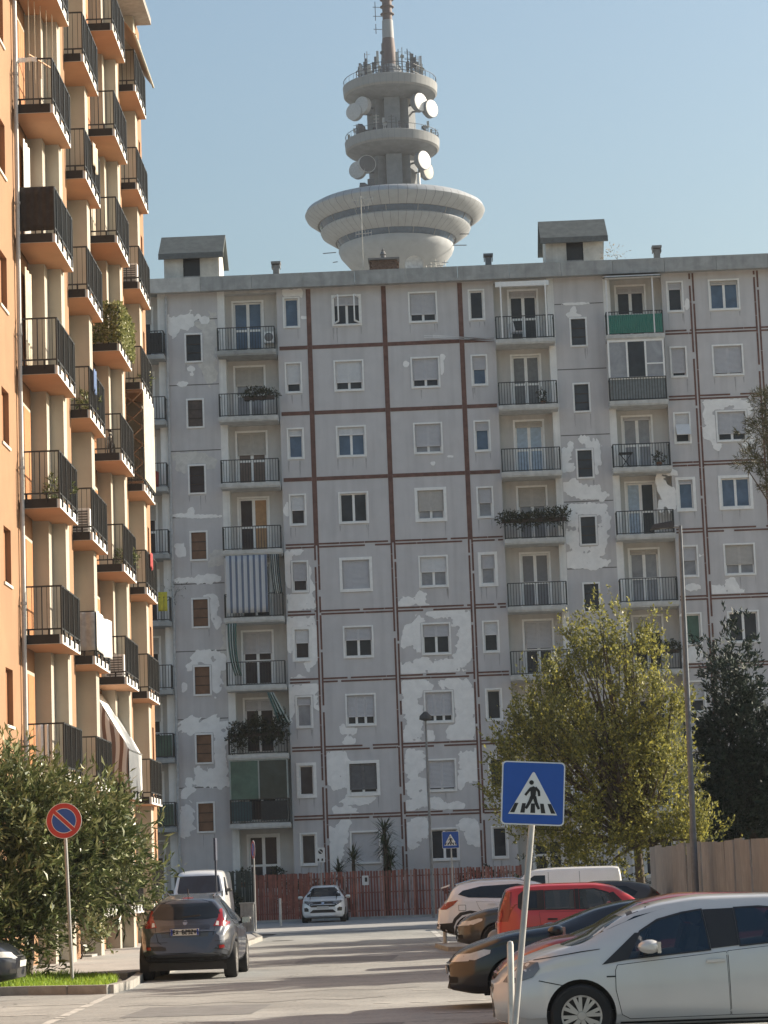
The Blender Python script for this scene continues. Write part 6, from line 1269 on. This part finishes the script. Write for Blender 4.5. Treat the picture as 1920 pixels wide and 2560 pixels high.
PIN = leafmat('pine_needles', (.035, .045, .022), (.07, .078, .035), (.15, .14, .075), .6, .15)
tree('pine_tree', 'pine branch reaching in at the right edge above the conifer', 'tree', (15.2, 75, 0),
 [(10.15, 75, 14.0, .5, .6, .45), (10.5, 75.2, 15.0, .6, .6, .5), (11.0, 75, 15.8, .8, .7, .5), (10.75, 75, 13.3, .45, .5, .3), (11.6, 75, 14.2, .9, .8, .7), (12.8, 75, 15.4, 1.2, 1.0, .9), (14.2, 75, 16.0, 1.2, 1.2, .9)], 1100, 16, .2, PIN, 41, twig=.14, wr=.10, r0=.2, up=.5, spread=.9, stems=2)
# trees beyond the right edge of the picture that shade the roadway
SHD = leafmat('street_tree_leaf', (.04, .06, .018), (.07, .09, .03), (.12, .12, .04), .5, .2)
for i, (x, y, h) in enumerate(((12.2, 49.3, 8.2), (12.6, 60.8, 8.6), (12.4, 67.0, 8.8), (13.5, 74.0, 9.2), (10.8, 35.3, 8.2))):
    tree('street_tree', 'leafy street tree %s beyond the board fence to the right' % ('opposite the red car', 'opposite the white crossover', 'opposite the street lamp', 'nearest the white panel van', 'opposite the silver hatchback')[i], 'tree', (x, y, 0),
      [(x, y, h - 1.8, 2.0, 2.2, 1.8), (x + .9, y + 1.3, h - 2.6, 1.6, 1.7, 1.6), (x - .8, y - 1.2, h - 2.8, 1.5, 1.6, 1.5), (x, y, h - 3.6, 1.6, 2.0, 1.4)], 900, 10, .32, SHD, 51 + i, twig=.5, wr=.6, r0=.14, group='street trees shading the road')
# yuccas behind the red fence
YUC = leafmat('yucca_blade', (.025, .04, .025), (.045, .065, .035), (.075, .10, .05), .45, .1)
def yucca(label, x, y, heads, seed):
    rg = np.random.default_rng(seed); t = thing('yucca', label, 'yucca', (x, y, 0), group='yuccas behind the red fence'); b = MB()
    for hx, hz, r in heads: b.tube([(x, y, 0), (x + (hx - x) * .6, y, hz * .55), (hx, y, hz)], [.11, .09, .07], 8)
    b.build('trunk', BARK, t, smooth=True)
    for hx, hz, r in heads:
        m = MB()
        for i in range(70):
            a = rg.uniform(0, 6.283); el = rg.uniform(-.7, 1.45); L = r * rg.uniform(.75, 1.1); d = Vector((math.cos(a) * math.cos(el), math.sin(a) * math.cos(el), math.sin(el))); s = d.cross(Vector((0, 0, 1))).normalized() * .032; p = Vector((hx, y, hz)) + Vector((0, 0, rg.uniform(-.35, .1)))
            q1 = p + d * L * .5; q2 = p + d * L - Vector((0, 0, .14 * L)); m.add([p - s * .7, p + s * .7, q1 + s, q2, q1 - s], [(0, 1, 2, 4), (4, 2, 3)])
        m.build('leaf_rosette', YUC, t)
yucca('tall yucca palm with a shaggy crown behind the red fence', -2.35, 106.6, [(-2.35, 3.75, .95), (-2.3, 3.1, .9), (-2.15, 2.4, .85)], 3)
yucca('small yucca left of the tall one behind the red fence', -3.7, 106.5, [(-3.72, 2.6, .75), (-4.35, 2.1, .7)], 4)
SHR = leafmat('dark_shrub_leaf', (.02, .03, .016), (.04, .05, .025), (.08, .075, .04), .6, .1)
for i, (x, y, z, rx, rz, lb) in enumerate(((-9.6, 105.0, .8, 1.1, .8, 'dark shrub beside the white van before the dark fence'), (1.9, 106.4, 1.0, 1.4, .9, 'dark shrub behind the right end of the red fence'), (-5.6, 106.5, .9, 1.3, .8, 'dark shrub behind the red fence below the cleaning sign'), (8.8, 84.5, 1.2, 1.3, 1.2, 'dark shrub under the yellowing tree beside the board fence'), (5.0, 92.0, 1.2, 2.2, 1.2, 'dark shrub behind the white panel van'))):
    tree('shrub', lb, 'shrub', (x, y, 0), [(x, y, z, rx, .6, rz)], 380, 9, .13, SHR, 71 + i, twig=.22, wr=.45, r0=.04, stems=4, group='shrubs along the fences')
tree('low_plant', 'leafy plant by the cream gate pillar', 'plant', (-8.45, 58, .11), [(-8.45, 58, .75, .4, .4, .45), (-7.9, 58.2, .55, .3, .3, .3)], 60, 8, .16, OLEA, 91, twig=.3, wr=.35, r0=.02)
# ------------------------------------------------------------------ things on the balconies
def cloth(name, label, cat, fn, nu, nv, mat, wu, parent=None, group=None):
    """sheet from fn(u,v)->point, with u in metres along the stripes' repeat, given a little thickness by a second layer"""
    vs = [fn(i / nu, j / nv) for j in range(nv + 1) for i in range(nu + 1)]; fs = [(j * (nu + 1) + i, j * (nu + 1) + i + 1, (j + 1) * (nu + 1) + i + 1, (j + 1) * (nu + 1) + i) for j in range(nv) for i in range(nu)]
    b = MB(); b.add(vs, fs); me = b.mesh(name, mat, True); uv = me.uv_layers.new(name='UVMap'); 
    for lp in me.loops: k = lp.vertex_index; uv.data[lp.index].uv = (wu * (k % (nu + 1)) / nu, (k // (nu + 1)) / nv)
    o = put(name, me, parent)
    md = o.modifiers.new('thickness', 'SOLIDIFY'); md.thickness = .006
    if parent is None: tag(o, label, cat, group)
    return o
BW = stripemat('blue_white_stripe', [(.72, .73, .75), (.20, .24, .33)], .26, duty=[0, .62])
GW = stripemat('green_white_stripe', [(.55, .60, .58), (.10, .20, .18)], .2, duty=[0, .5])
TW_ = stripemat('brown_white_stripe', [(.74, .70, .66), (.26, .17, .135)], .32, duty=[0, .52])
WHC = M('white_cloth', (.75, .75, .73), .9, var=.05)
YB = FY - .72
def wave(u, a, n, ph=0): return a * math.sin(u * 6.283 * n + ph)
z4 = FL[4] - .4
cloth('striped_curtain', 'wide blue and white striped curtain covering a left balcony', 'curtain', lambda u, v: (-8.93 + 1.83 * u, YB - .08 + wave(u, .025, 7) * (1 - v * .3), FL[5] - .42 - (2.55) * v), 84, 8, BW, 1.83, group='striped balcony curtains')
cloth('striped_curtain', 'gathered striped curtain at the right of the covered left balcony', 'curtain', lambda u, v: (-6.98 + .40 * u + .12 * v * v, YB - .05 + wave(u, .05, 4), FL[5] - .42 - 1.75 * v), 40, 10, stripemat('dark_green_stripe', [(.62, .64, .62), (.06, .09, .10)], .2, duty=[0, .5]), 1.0, group='striped balcony curtains')
cloth('striped_curtain', 'green striped curtain hanging folded at the left of a balcony below', 'curtain', lambda u, v: (-8.95 + .42 * u * (1 - .25 * v) + .28 * v ** 3, YB - .04 + wave(u, .06, 3), FL[4] - .42 - 2.3 * v), 30, 10, GW, .8, group='striped balcony curtains')
cloth('striped_curtain', 'folded grey striped curtain above the balcony full of plants', 'curtain', lambda u, v: (-7.3 + .30 * u * (1 + .9 * v) + .42 * v, YB - .04 + wave(u, .06, 3), FL[3] - .5 - 1.35 * v), 30, 10, GW, .7, group='striped balcony curtains')
# green screens and verandas
VG = M('green_corrugated_sheet', (.02, .17, .13), .5, var=.1, scale=3)
def corrug(x0, x1, y, z0, z1, step=.09, amp=.015):
    b = MB(); n = int((x1 - x0) / step) * 2; pts = [(x0 + (x1 - x0) * i / n, y + (amp if i % 2 else -amp)) for i in range(n + 1)]
    for i in range(n): b.quad((*pts[i], z0), (*pts[i + 1], z0), (*pts[i + 1], z1), (*pts[i], z1))
    return b
s8 = BAL_OBJ['R', 8]; corrug(8.4, 10.86, FY - .785, FL[8] - .12, FL[8] + .72).build('green_screen', VG, s8)
MB().add([(8.36, YR, ZT - .05), (10.9, YR, ZT - .05), (10.9, FY - .95, ZT - .33), (8.36, FY - .95, ZT - .33), (8.36, YR, ZT - .01), (10.9, YR, ZT - .01), (10.9, FY - .95, ZT - .29), (8.36, FY - .95, ZT - .29)], [(3, 2, 1, 0), (4, 5, 6, 7), (0, 1, 5, 4), (1, 2, 6, 5), (2, 3, 7, 6), (3, 0, 4, 7)]).build('balcony_roof', ASB, s8)
b = MB()
for x in (8.44, 10.5): b.box(x - .03, x + .03, FY - .8, FY - .74, FL[8] - .15, ZT - .3)
b.box(8.4, 10.86, FY - .86, FY - .78, ZT - .36, ZT - .22); b.build('balcony_frame', SHUTW, s8)
s7 = BAL_OBJ['R', 7]; b = MB(); z0, z1 = FL[7] - .15, FL[8] - .4
xs = [8.4, 9.22, 10.04, 10.84]
for x in xs: b.box(x - .04, x + .04, YB - .03, YB + .03, z0 + .95, z1)
b.box(8.4, 10.84, YB - .028, YB + .028, z1 - .1, z1); b.box(8.4, 10.84, YB - .028, YB + .028, z0 + .95, z0 + 1.05); b.box(10.04, 10.84, YB - .026, YB + .026, z0 + 1.6, z0 + 1.66)
vr = b.build('veranda', FRAME, s7)
for i in range(3): MB().box(xs[i] + .04, xs[i + 1] - .04, YB, YB + .01, z0 + 1.05, z1 - .1).build('pane', [GLC, GLD, GLC][i], vr)
MB().box(8.42, 10.84, YB + .02, YB + .03, z0, z0 + .95).build('infill_panel', M('veranda_infill', (.22, .25, .26), .5), vr)
for (k, s, nm) in (('L', 1, 'veranda'),):
    so = BAL_OBJ[k, s]; b = MB(); z0, z1 = FL[s] - .16, FL[s + 1] - .4
    for x in (-9.0, -7.75, -6.5): b.box(x - .03, x + .03, YB - .03, YB + .03, z0 + 1.0, z1)
    b.box(-9.0, -6.5, YB - .028, YB + .028, z1 - .06, z1); vr = b.build('veranda', M('green_frame', (.30, .34, .32), .6), so)
    MB().box(-8.97, -7.78, YB, YB + .01, z0 + 1.0, z1 - .06).build('pane', GLG, vr); MB().box(-7.72, -6.53, YB, YB + .01, z0 + 1.0, z1 - .06).build('pane', glassmat('green_dark_glass', (.055, .075, .068), .15), vr)
    MB().box(-8.97, -8.1, YB - .01, YB, z0 + .1, z0 + .95).build('teal_panel', M('teal_panel_paint', (.035, .085, .10), .6), vr); MB().box(-7.7, -6.53, YB - .01, YB, z0 + .1, z0 + .95).build('dark_panel', M('dark_teal_panel', (.028, .036, .04), .6), vr)
# fixed awning boxes on the middle top balcony
t = thing('awning_box', 'white rolled awning box above the top middle balcony', 'awning', (4.75, FY - .4, ZT - .3))
MB().box(3.5, 5.9, FY - .5, FY - .3, ZT - .42, ZT - .2).build('cassette', FRAME, t); b = MB()
for x in (3.72, 5.72): b.box(x - .03, x + .03, FY - .78, FY - .72, FL[8] - .1, ZT - .25)
b.build('support_post', FRAME, t)
# small things standing on balconies
def pot_plant(x, y, z, label, seed, r=.25, n=40, mat=None, grp='balcony plants'):
    t = thing('potted_plant', label, 'plant', (x, y, z), group=grp); MB().lathe([(.09, 0), (.13, .2), (.14, .22), (.12, .22), (0, .2)], 12, (x, y, z)).build('pot', M('terracotta', (.25, .11, .06), .8), t, smooth=True)
    rg = np.random.default_rng(seed); P, D = crown_points([(x, y, z + .22 + r * .8, r, r, r)], n, 6, rg, .12, .5, .4); L = .1 * rg.uniform(.7, 1.3, len(P)); put('foliage', leaf_mesh('foliage', P, D, L, L * .4, mat or SHR, .15, seed), t)
def planter(x0, x1, y, z, label, seed, r=.28, n=260, mat=None, droop=0.0):
    t = thing('planter', label, 'planter', ((x0 + x1) / 2, y, z)); MB().box(x0, x1, y - .1, y + .1, z - .16, z).build('trough', M('dark_trough', (.06, .045, .04), .8), t)
    rg = np.random.default_rng(seed); k = max(2, int((x1 - x0) / .4)); el = [(x0 + (x1 - x0) * (i + .5) / k, y, z + r * .5 - droop * rg.uniform(0, 1), .32, .25, r * rg.uniform(.6, 1.3) + droop * .6) for i in range(k)]
    P, D = crown_points(el, n, 7, rg, .18, .5, .3); L = .11 * rg.uniform(.7, 1.3, len(P)); put('foliage', leaf_mesh('foliage', P, D, L, L * .4, mat or SHR, .15, seed), t)
planter(-8.9, -6.55, YB, FL[2] + .75, 'overgrown planters hiding a lower left balcony railing', 5, .35, 700, droop=.35)
planter(3.3, 6.15, YB, FL[5] + .72, 'leafy planters along the rail of a middle balcony', 6, .2, 420, droop=.15)
planter(8.5, 10.8, YB, FL[3] + .7, 'dry flower boxes along a right balcony rail behind the tree', 7, .2, 240)
planter(-7.9, -6.55, YB, FL[7] + .72, 'flower boxes on the second balcony of the left bay', 8, .16, 130)
pot_plant(10.4, FY - .5, FL[6] - .18, 'small red potted plant on a right balcony', 9); pot_plant(5.4, FY - .4, FL[7] - .18, 'potted plant behind bars on the middle second balcony', 10)
for x, z, lb in ((-8.6, FL[0] + .1, 'potted plant beside the ground floor left door'), (-7.1, FL[0] + .1, 'spiky potted plant right of the ground floor left door')): pot_plant(x, FY - .1, z, lb, int(x * 10) % 97, .32, 70)
t = thing('air_conditioner', 'white air conditioner unit on the top left balcony', 'air conditioner', (-6.75, FY + .3, FL[8] + .4)); MB().box(-7.0, -6.5, FY + .2, FY + .45, FL[8] + .35, FL[8] + .85).build('case', FRAME, t); MB().lathe([(.2, 0), (.17, -.015), (.03, -.02), (0, -.02)], 20, (-6.78, FY + .2, FL[8] + .6), 'y').build('fan_grille', HUB, t)
t = thing('garden_chair', 'white garden chair on the top middle balcony', 'chair', (4.4, FY - .3, FL[8] - .18)); z = FL[8] - .18
MB().box(4.18, 4.62, FY - .5, FY - .1, z + .4, z + .44).build('seat', SHUTW, t); MB().bar((4.2, FY - .12, z + .44), (4.12, FY, z + .9), .04, .4).build('backrest', SHUTW, t)
for x, y in ((4.2, FY - .48), (4.6, FY - .48), (4.2, FY - .12), (4.6, FY - .12)): MB().bar((x, y, z), (4.82 - x + .0, y, z + .4), .03).build('leg', SHUTW, t)
t = thing('table', 'small dark table on a right balcony', 'table', (8.95, FY - .35, FL[6] - .18)); z = FL[6] - .18; MB().box(8.65, 9.25, FY - .6, FY - .1, z + .68, z + .72).build('tabletop', BLKP, t)
for a, c in ((8.7, 9.2), (9.2, 8.7)): MB().bar((a, FY - .35, z), (c, FY - .35, z + .68), .035).build('leg', BLKP, t)
tag(MB().lathe([(.16, 0), (.18, .7), (.1, .75), (0, .75)], 12, (-12.0, FY - .4, FL[6] - .18)).build('red_bin', M('red_plastic', (.32, .03, .03), .5), smooth=True), 'red bin on a far left balcony of the grey block', 'bin')
cloth('yellow_towel', 'yellow towel hanging at a far left balcony of the grey block', 'towel', lambda u, v: (-11.95 + .4 * u, YB - .06 + wave(u, .02, 2), FL[4] + 1.1 - .85 * v), 10, 6, M('yellow_cloth', (.55, .48, .05), .9), .4)
# plants growing at the facade edge
tree('wall_weed', 'bare weed sprouting from the left corner of the grey facade', 'plant', (-11.3, FY - .05, 14.2), [(-11.2, FY - .15, 14.6, .4, .2, .35)], 24, 4, .12, SHR, 95, wr=.2, r0=.015)
tree('roof_weed', 'dry weeds on the cornice right of the right roof hut', 'plant', (9.1, FY - .2, ZT + .58), [(9.0, FY - .2, ZT + 1.0, .45, .2, .3)], 26, 4, .12, leafmat('dry_weed', (.2, .15, .08), (.3, .22, .12), (.35, .28, .18), .8, .2), 96, wr=.2, r0=.012)
# --- the orange block
def OW(x, y, z): return (-8.03 + x - .0045 * y, 53.3 + y, z)
t = thing('striped_awning', 'brown and white striped awning let down over a lower orange balcony', 'awning', OW(-.4, 12, 6.9))
y0, y1 = 11.42, 14.3
def fr(u, v):
    if v < .55: q = v / .55; x, z = -.92 + (.92 + .02) * q ** 1.1, 6.92 - 1.62 * q ** 1.15
    else: q = (v - .55) / .45; x, z = .02 + wave(u, .05, 3) * q, 5.3 - 1.05 * q
    return OW(x, y0 + (y1 - y0) * u, z)
cloth('awning_sheet', '', '', fr, 44, 16, WHC, 2.9, t)
def sd_(u, v):
    zt = 6.92 - 1.62 * (u ** 1.15); x = -.92 + .94 * u ** 1.1; zb = 6.75 - 2.6 * min(1, (u + .05) ** .55); return OW(x + .03 * math.sin(v * 5 + u * 9), y0 - .02 - .02 * math.sin(u * 16), zt + (zb - zt) * v)
cloth('side_curtain', '', '', sd_, 40, 12, TW_, .94 * 1.6, t)
MB().tube([OW(.02, y0, 5.3), OW(.02, y1, 5.3)], .025, 8).build('front_bar', GALV, t)
cloth('white_sheet', 'crumpled white sheet hung along an orange balcony railing above the awning', 'sheet', lambda u, v: OW(.05 + .02 * math.sin(u * 21), 5.25 + 2.75 * u, 8.30 - .95 * v + .03 * math.sin(u * 9)), 40, 8, WHC, 1)
cloth('grey_sheet', 'grey cloth wrapped round the near end of the white draped orange balcony', 'sheet', lambda u, v: OW(-.72 + .74 * u, 5.24 + .015 * math.sin(u * 20), 8.28 - .92 * v), 20, 6, M('grey_mesh_cloth', (.30, .31, .31), .9), 1)
cloth('black_cover', 'dark cloth covering the near end of an upper orange balcony railing', 'cover', lambda u, v: OW(-.86 + .85 * u, -.03 + .012 * math.sin(u * 30), 17.30 - 1.0 * v), 24, 6, M('black_cloth', (.03, .027, .026), .9, var=.3), 1)
cloth('white_cloth', 'white laundry hanging on the lowest visible orange balcony', 'laundry', lambda u, v: OW(-.62 + .28 * u, -.03 + .03 * math.sin(u * 12), 5.28 - 1.25 * v * (.8 + .2 * math.sin(u * 5))), 12, 8, WHC, 1)
t = thing('ivy_screen', 'pale green ivy screen wrapped over an orange balcony railing', 'ivy', OW(-.3, 12.5, 16.3)); rg = np.random.default_rng(66)
n = 5200; u = rg.uniform(0, 1, n); side = rg.uniform(0, 1, n) < .30
X = np.where(side, -.86 * rg.uniform(0, 1, n), rg.normal(.03, .03, n)); Y = np.where(side, 11.5 - np.abs(rg.normal(.0, .04, n)), 11.5 + 2.8 * u); Z = 16.28 + 1.08 * rg.uniform(0, 1, n)
P = np.stack([-8.03 + X - .0045 * Y, 53.3 + Y, Z], 1); D = rg.normal(size=(n, 3)) + np.array([.3, -.2, .1]); L = .085 * rg.uniform(.7, 1.3, n)
put('foliage', leaf_mesh('foliage', P, D, L, L * .8, leafmat('pale_ivy', (.10, .12, .03), (.24, .25, .09), (.42, .42, .22), .5, .3), .15, 66), t)
# awning under the top far balcony and roller blinds two floors lower
t = thing('top_awning', 'tan awning stretched out over the highest far orange balcony', 'awning', OW(-.2, 18, 26.6)); TANC = M('tan_awning_cloth', (.40, .29, .20), .9, var=.06)
cloth('awning_sheet', '', '', lambda u, v: OW(-.5 + .62 * v, 15.9 + 4.9 * u, 27.3 - .85 * v), 10, 4, TANC, 1, t); MB().tube([OW(.12, 15.9, 26.45), OW(.12, 20.8, 26.45)], .035, 8).build('front_bar', M('cream_bar', (.6, .56, .45), .6), t)
t = thing('roller_blinds', 'cream roller blinds closing in a far orange balcony', 'blind', OW(0, 18, 14.4))
for i in range(3): MB().box(*[c for p in zip(OW(.0, 16.9 + i * .92, 13.4), OW(.02, 17.78 + i * .92, 16.0)) for c in p]).build('blind', M('cream_blind', (.45, .42, .35), .9), t)
b = MB(); LT = M('brown_lattice', (.16, .10, .06), .8); p0, p1 = OW(-.58, 16.75, 13.3), OW(-.02, 16.75, 16.0); b.box(p0[0], p1[0], p0[1] - .01, p0[1] + .02, 13.25, 13.31); b.box(p0[0], p1[0], p0[1] - .01, p0[1] + .02, 15.92, 15.98)
for i in range(5): z = 13.35 + i * .52; b.bar((p0[0], p0[1], z), (p1[0], p0[1], z + .5), .03, .03); b.bar((p1[0], p0[1], z), (p0[0], p0[1], z + .5), .03, .03)
b.build('lattice', LT, t)
# bicycle on a middle balcony
t = thing('bicycle', 'dark bicycle parked on a middle orange balcony', 'bicycle', OW(-.4, 12.6, 13.23))
bx, by, bz = OW(-.45, 12.3, 13.23)
for yy in (0, 1.0): MB().lathe([(.29, -.02), (.31, 0), (.29, .02)], 24, (bx, by + yy, bz + .31), 'x').build('wheel', TYRE, t)
b = MB(); 
for p, q in (((0, .31), (.35, .75)), ((.35, .75), (.8, .78)), ((.8, .78), (1.0, .31)), ((.35, .75), (.5, .3)), ((.5, .3), (.8, .78)), ((0, .31), (.5, .3))): b.bar((bx, by + p[0], bz + p[1]), (bx, by + q[0], bz + q[1]), .03)
b.build('frame', BLKP, t); MB().box(bx - .05, bx + .05, by + .25, by + .45, bz + .8, bz + .86).build('saddle', BLKP, t); MB().bar((bx - .25, by + .82, bz + .95), (bx + .25, by + .82, bz + .95), .03).build('handlebar', BLKP, t)

# laundry, blinds and boxes that make the orange balconies differ
def rail_cloth(label, y, w_, zb, drop, mat, near=False, seed=0):
    if near: fn = lambda u, v: OW(-.8 + w_ * u, y - .035 + .012 * math.sin(u * 14 + seed), zb + 1.30 - drop * v * (.92 + .08 * math.sin(u * 5 + seed)))
    else: fn = lambda u, v: OW(.045 + .02 * math.sin(u * 13 + seed), y + w_ * u, zb + 1.30 - drop * v * (.92 + .08 * math.sin(u * 7 + seed)))
    cloth('hanging_cloth', label, 'laundry', fn, 14, 6, mat, 1, group='laundry on the orange balconies')
CB, CR, CBG = M('blue_cloth', (.10, .16, .30), .9), M('red_cloth', (.35, .05, .05), .9), M('beige_cloth', (.5, .44, .34), .9)
rail_cloth('white cloth over the rail of the second highest near balcony', 0, .45, LEV[6], .12, WHC, True, 1)
rail_cloth('blue towel on a middle column balcony below the ivy screen', 5.6, .5, LEV[4], .6, CB, False, 2)
rail_cloth('beige blanket over an upper second column balcony rail', 6.4, .9, LEV[6], .7, CBG, False, 3)
rail_cloth('small red cloth on a far orange balcony rail', 17.6, .4, LEV[4] - 3, .5, CR, False, 4)
rail_cloth('white towels on the near end of a second column balcony', 5.3, .3, LEV[5], .75, WHC, True, 5)
for y, zb, lb, m_ in ((.55, LEV[5], 'white curtain hanging in the recess of the dark covered near balcony', WHC), (.5, LEV[4], 'pale curtain in the recess of the fourth near balcony', CBG), (12.1, LEV[6], 'pale curtain in a high third column recess', CBG)):
    cloth('door_curtain', lb, 'curtain', (lambda y, zb: lambda u, v: OW(XA + .12 + .02 * math.sin(u * 18), y + 1.0 * u, zb + 2.6 - 2.25 * v))(y, zb), 24, 4, m_, 1, group='door curtains on the orange block')
for y, zb, lb in ((5.5, LEV[3], 'air conditioner box at the near end of a second column balcony'), (11.75, LEV[2], 'louvred air conditioner at the near end of a third column balcony'), (17.0, LEV[7] - 3, 'air conditioner box on a high far balcony')):
    t = thing('air_conditioner', lb, 'air conditioner', OW(-.45, y + .15, zb + .2), group='air conditioners on the orange block'); p = OW(-.6, y, zb + .2)
    MB().box(p[0], p[0] + .5, p[1], p[1] + .3, p[2], p[2] + .62).build('case', FRAME, t); b = MB()
    for i in range(8): b.box(p[0] + .04, p[0] + .46, p[1] - .012, p[1], p[2] + .06 + i * .065, p[2] + .1 + i * .065)
    b.build('louvres', HUB, t)
for i, (x, y, n) in enumerate(((-.25, 6.9, 4), (-.2, 13.8, 3), (-.3, 18.9, 5), (-.3, 1.9, 3))):
    pot_plant(*OW(x, y, LEV[n] + .2), 'potted plant on %s orange balcony' % ('a second column', 'a third column', 'a far column', 'a near column')[i], 200 + i, .3, 60, OLEA, 'plants on the orange balconies')
t = thing('drying_lines', 'cords and wooden rods hanging under the highest near balcony', 'clothes line', OW(-.4, 1.2, 22.0)); b = MB()
for i in range(5): p, q = OW(-.6 + i * .09, .5 + i * .3, 21.95), OW(-.6 + i * .09, .5 + i * .3, 20.2 - .2 * (i % 2)); b.bar(p, q, .016)
b.build('cord', CBG, t); MB().bar(OW(-.62, .5, 20.6), OW(-.2, 1.7, 20.6), .03).build('rod', WOODP, t)
# ------------------------------------------------------------------ the air: thin haze that pales the far tower
hz = MB().box(-260, 320, -60, 460, -1.2, 172).mesh('haze', [])
hm = bpy.data.materials.new('thin_haze'); hm.use_nodes = True; hn = hm.node_tree; hn.nodes.clear()
ho = hn.nodes.new('ShaderNodeOutputMaterial'); hv = hn.nodes.new('ShaderNodeVolumePrincipled'); hv.inputs['Color'].default_value = (.90, .94, 1.0, 1); hv.inputs['Density'].default_value = .00015; hv.inputs['Anisotropy'].default_value = .2
hn.links.new(hv.outputs[0], ho.inputs['Volume']); hz.materials.append(hm); tag(put('haze', hz), 'thin pale haze in the air between the street and the tower', 'haze', kind='stuff')
S.cycles.volume_bounces = 0
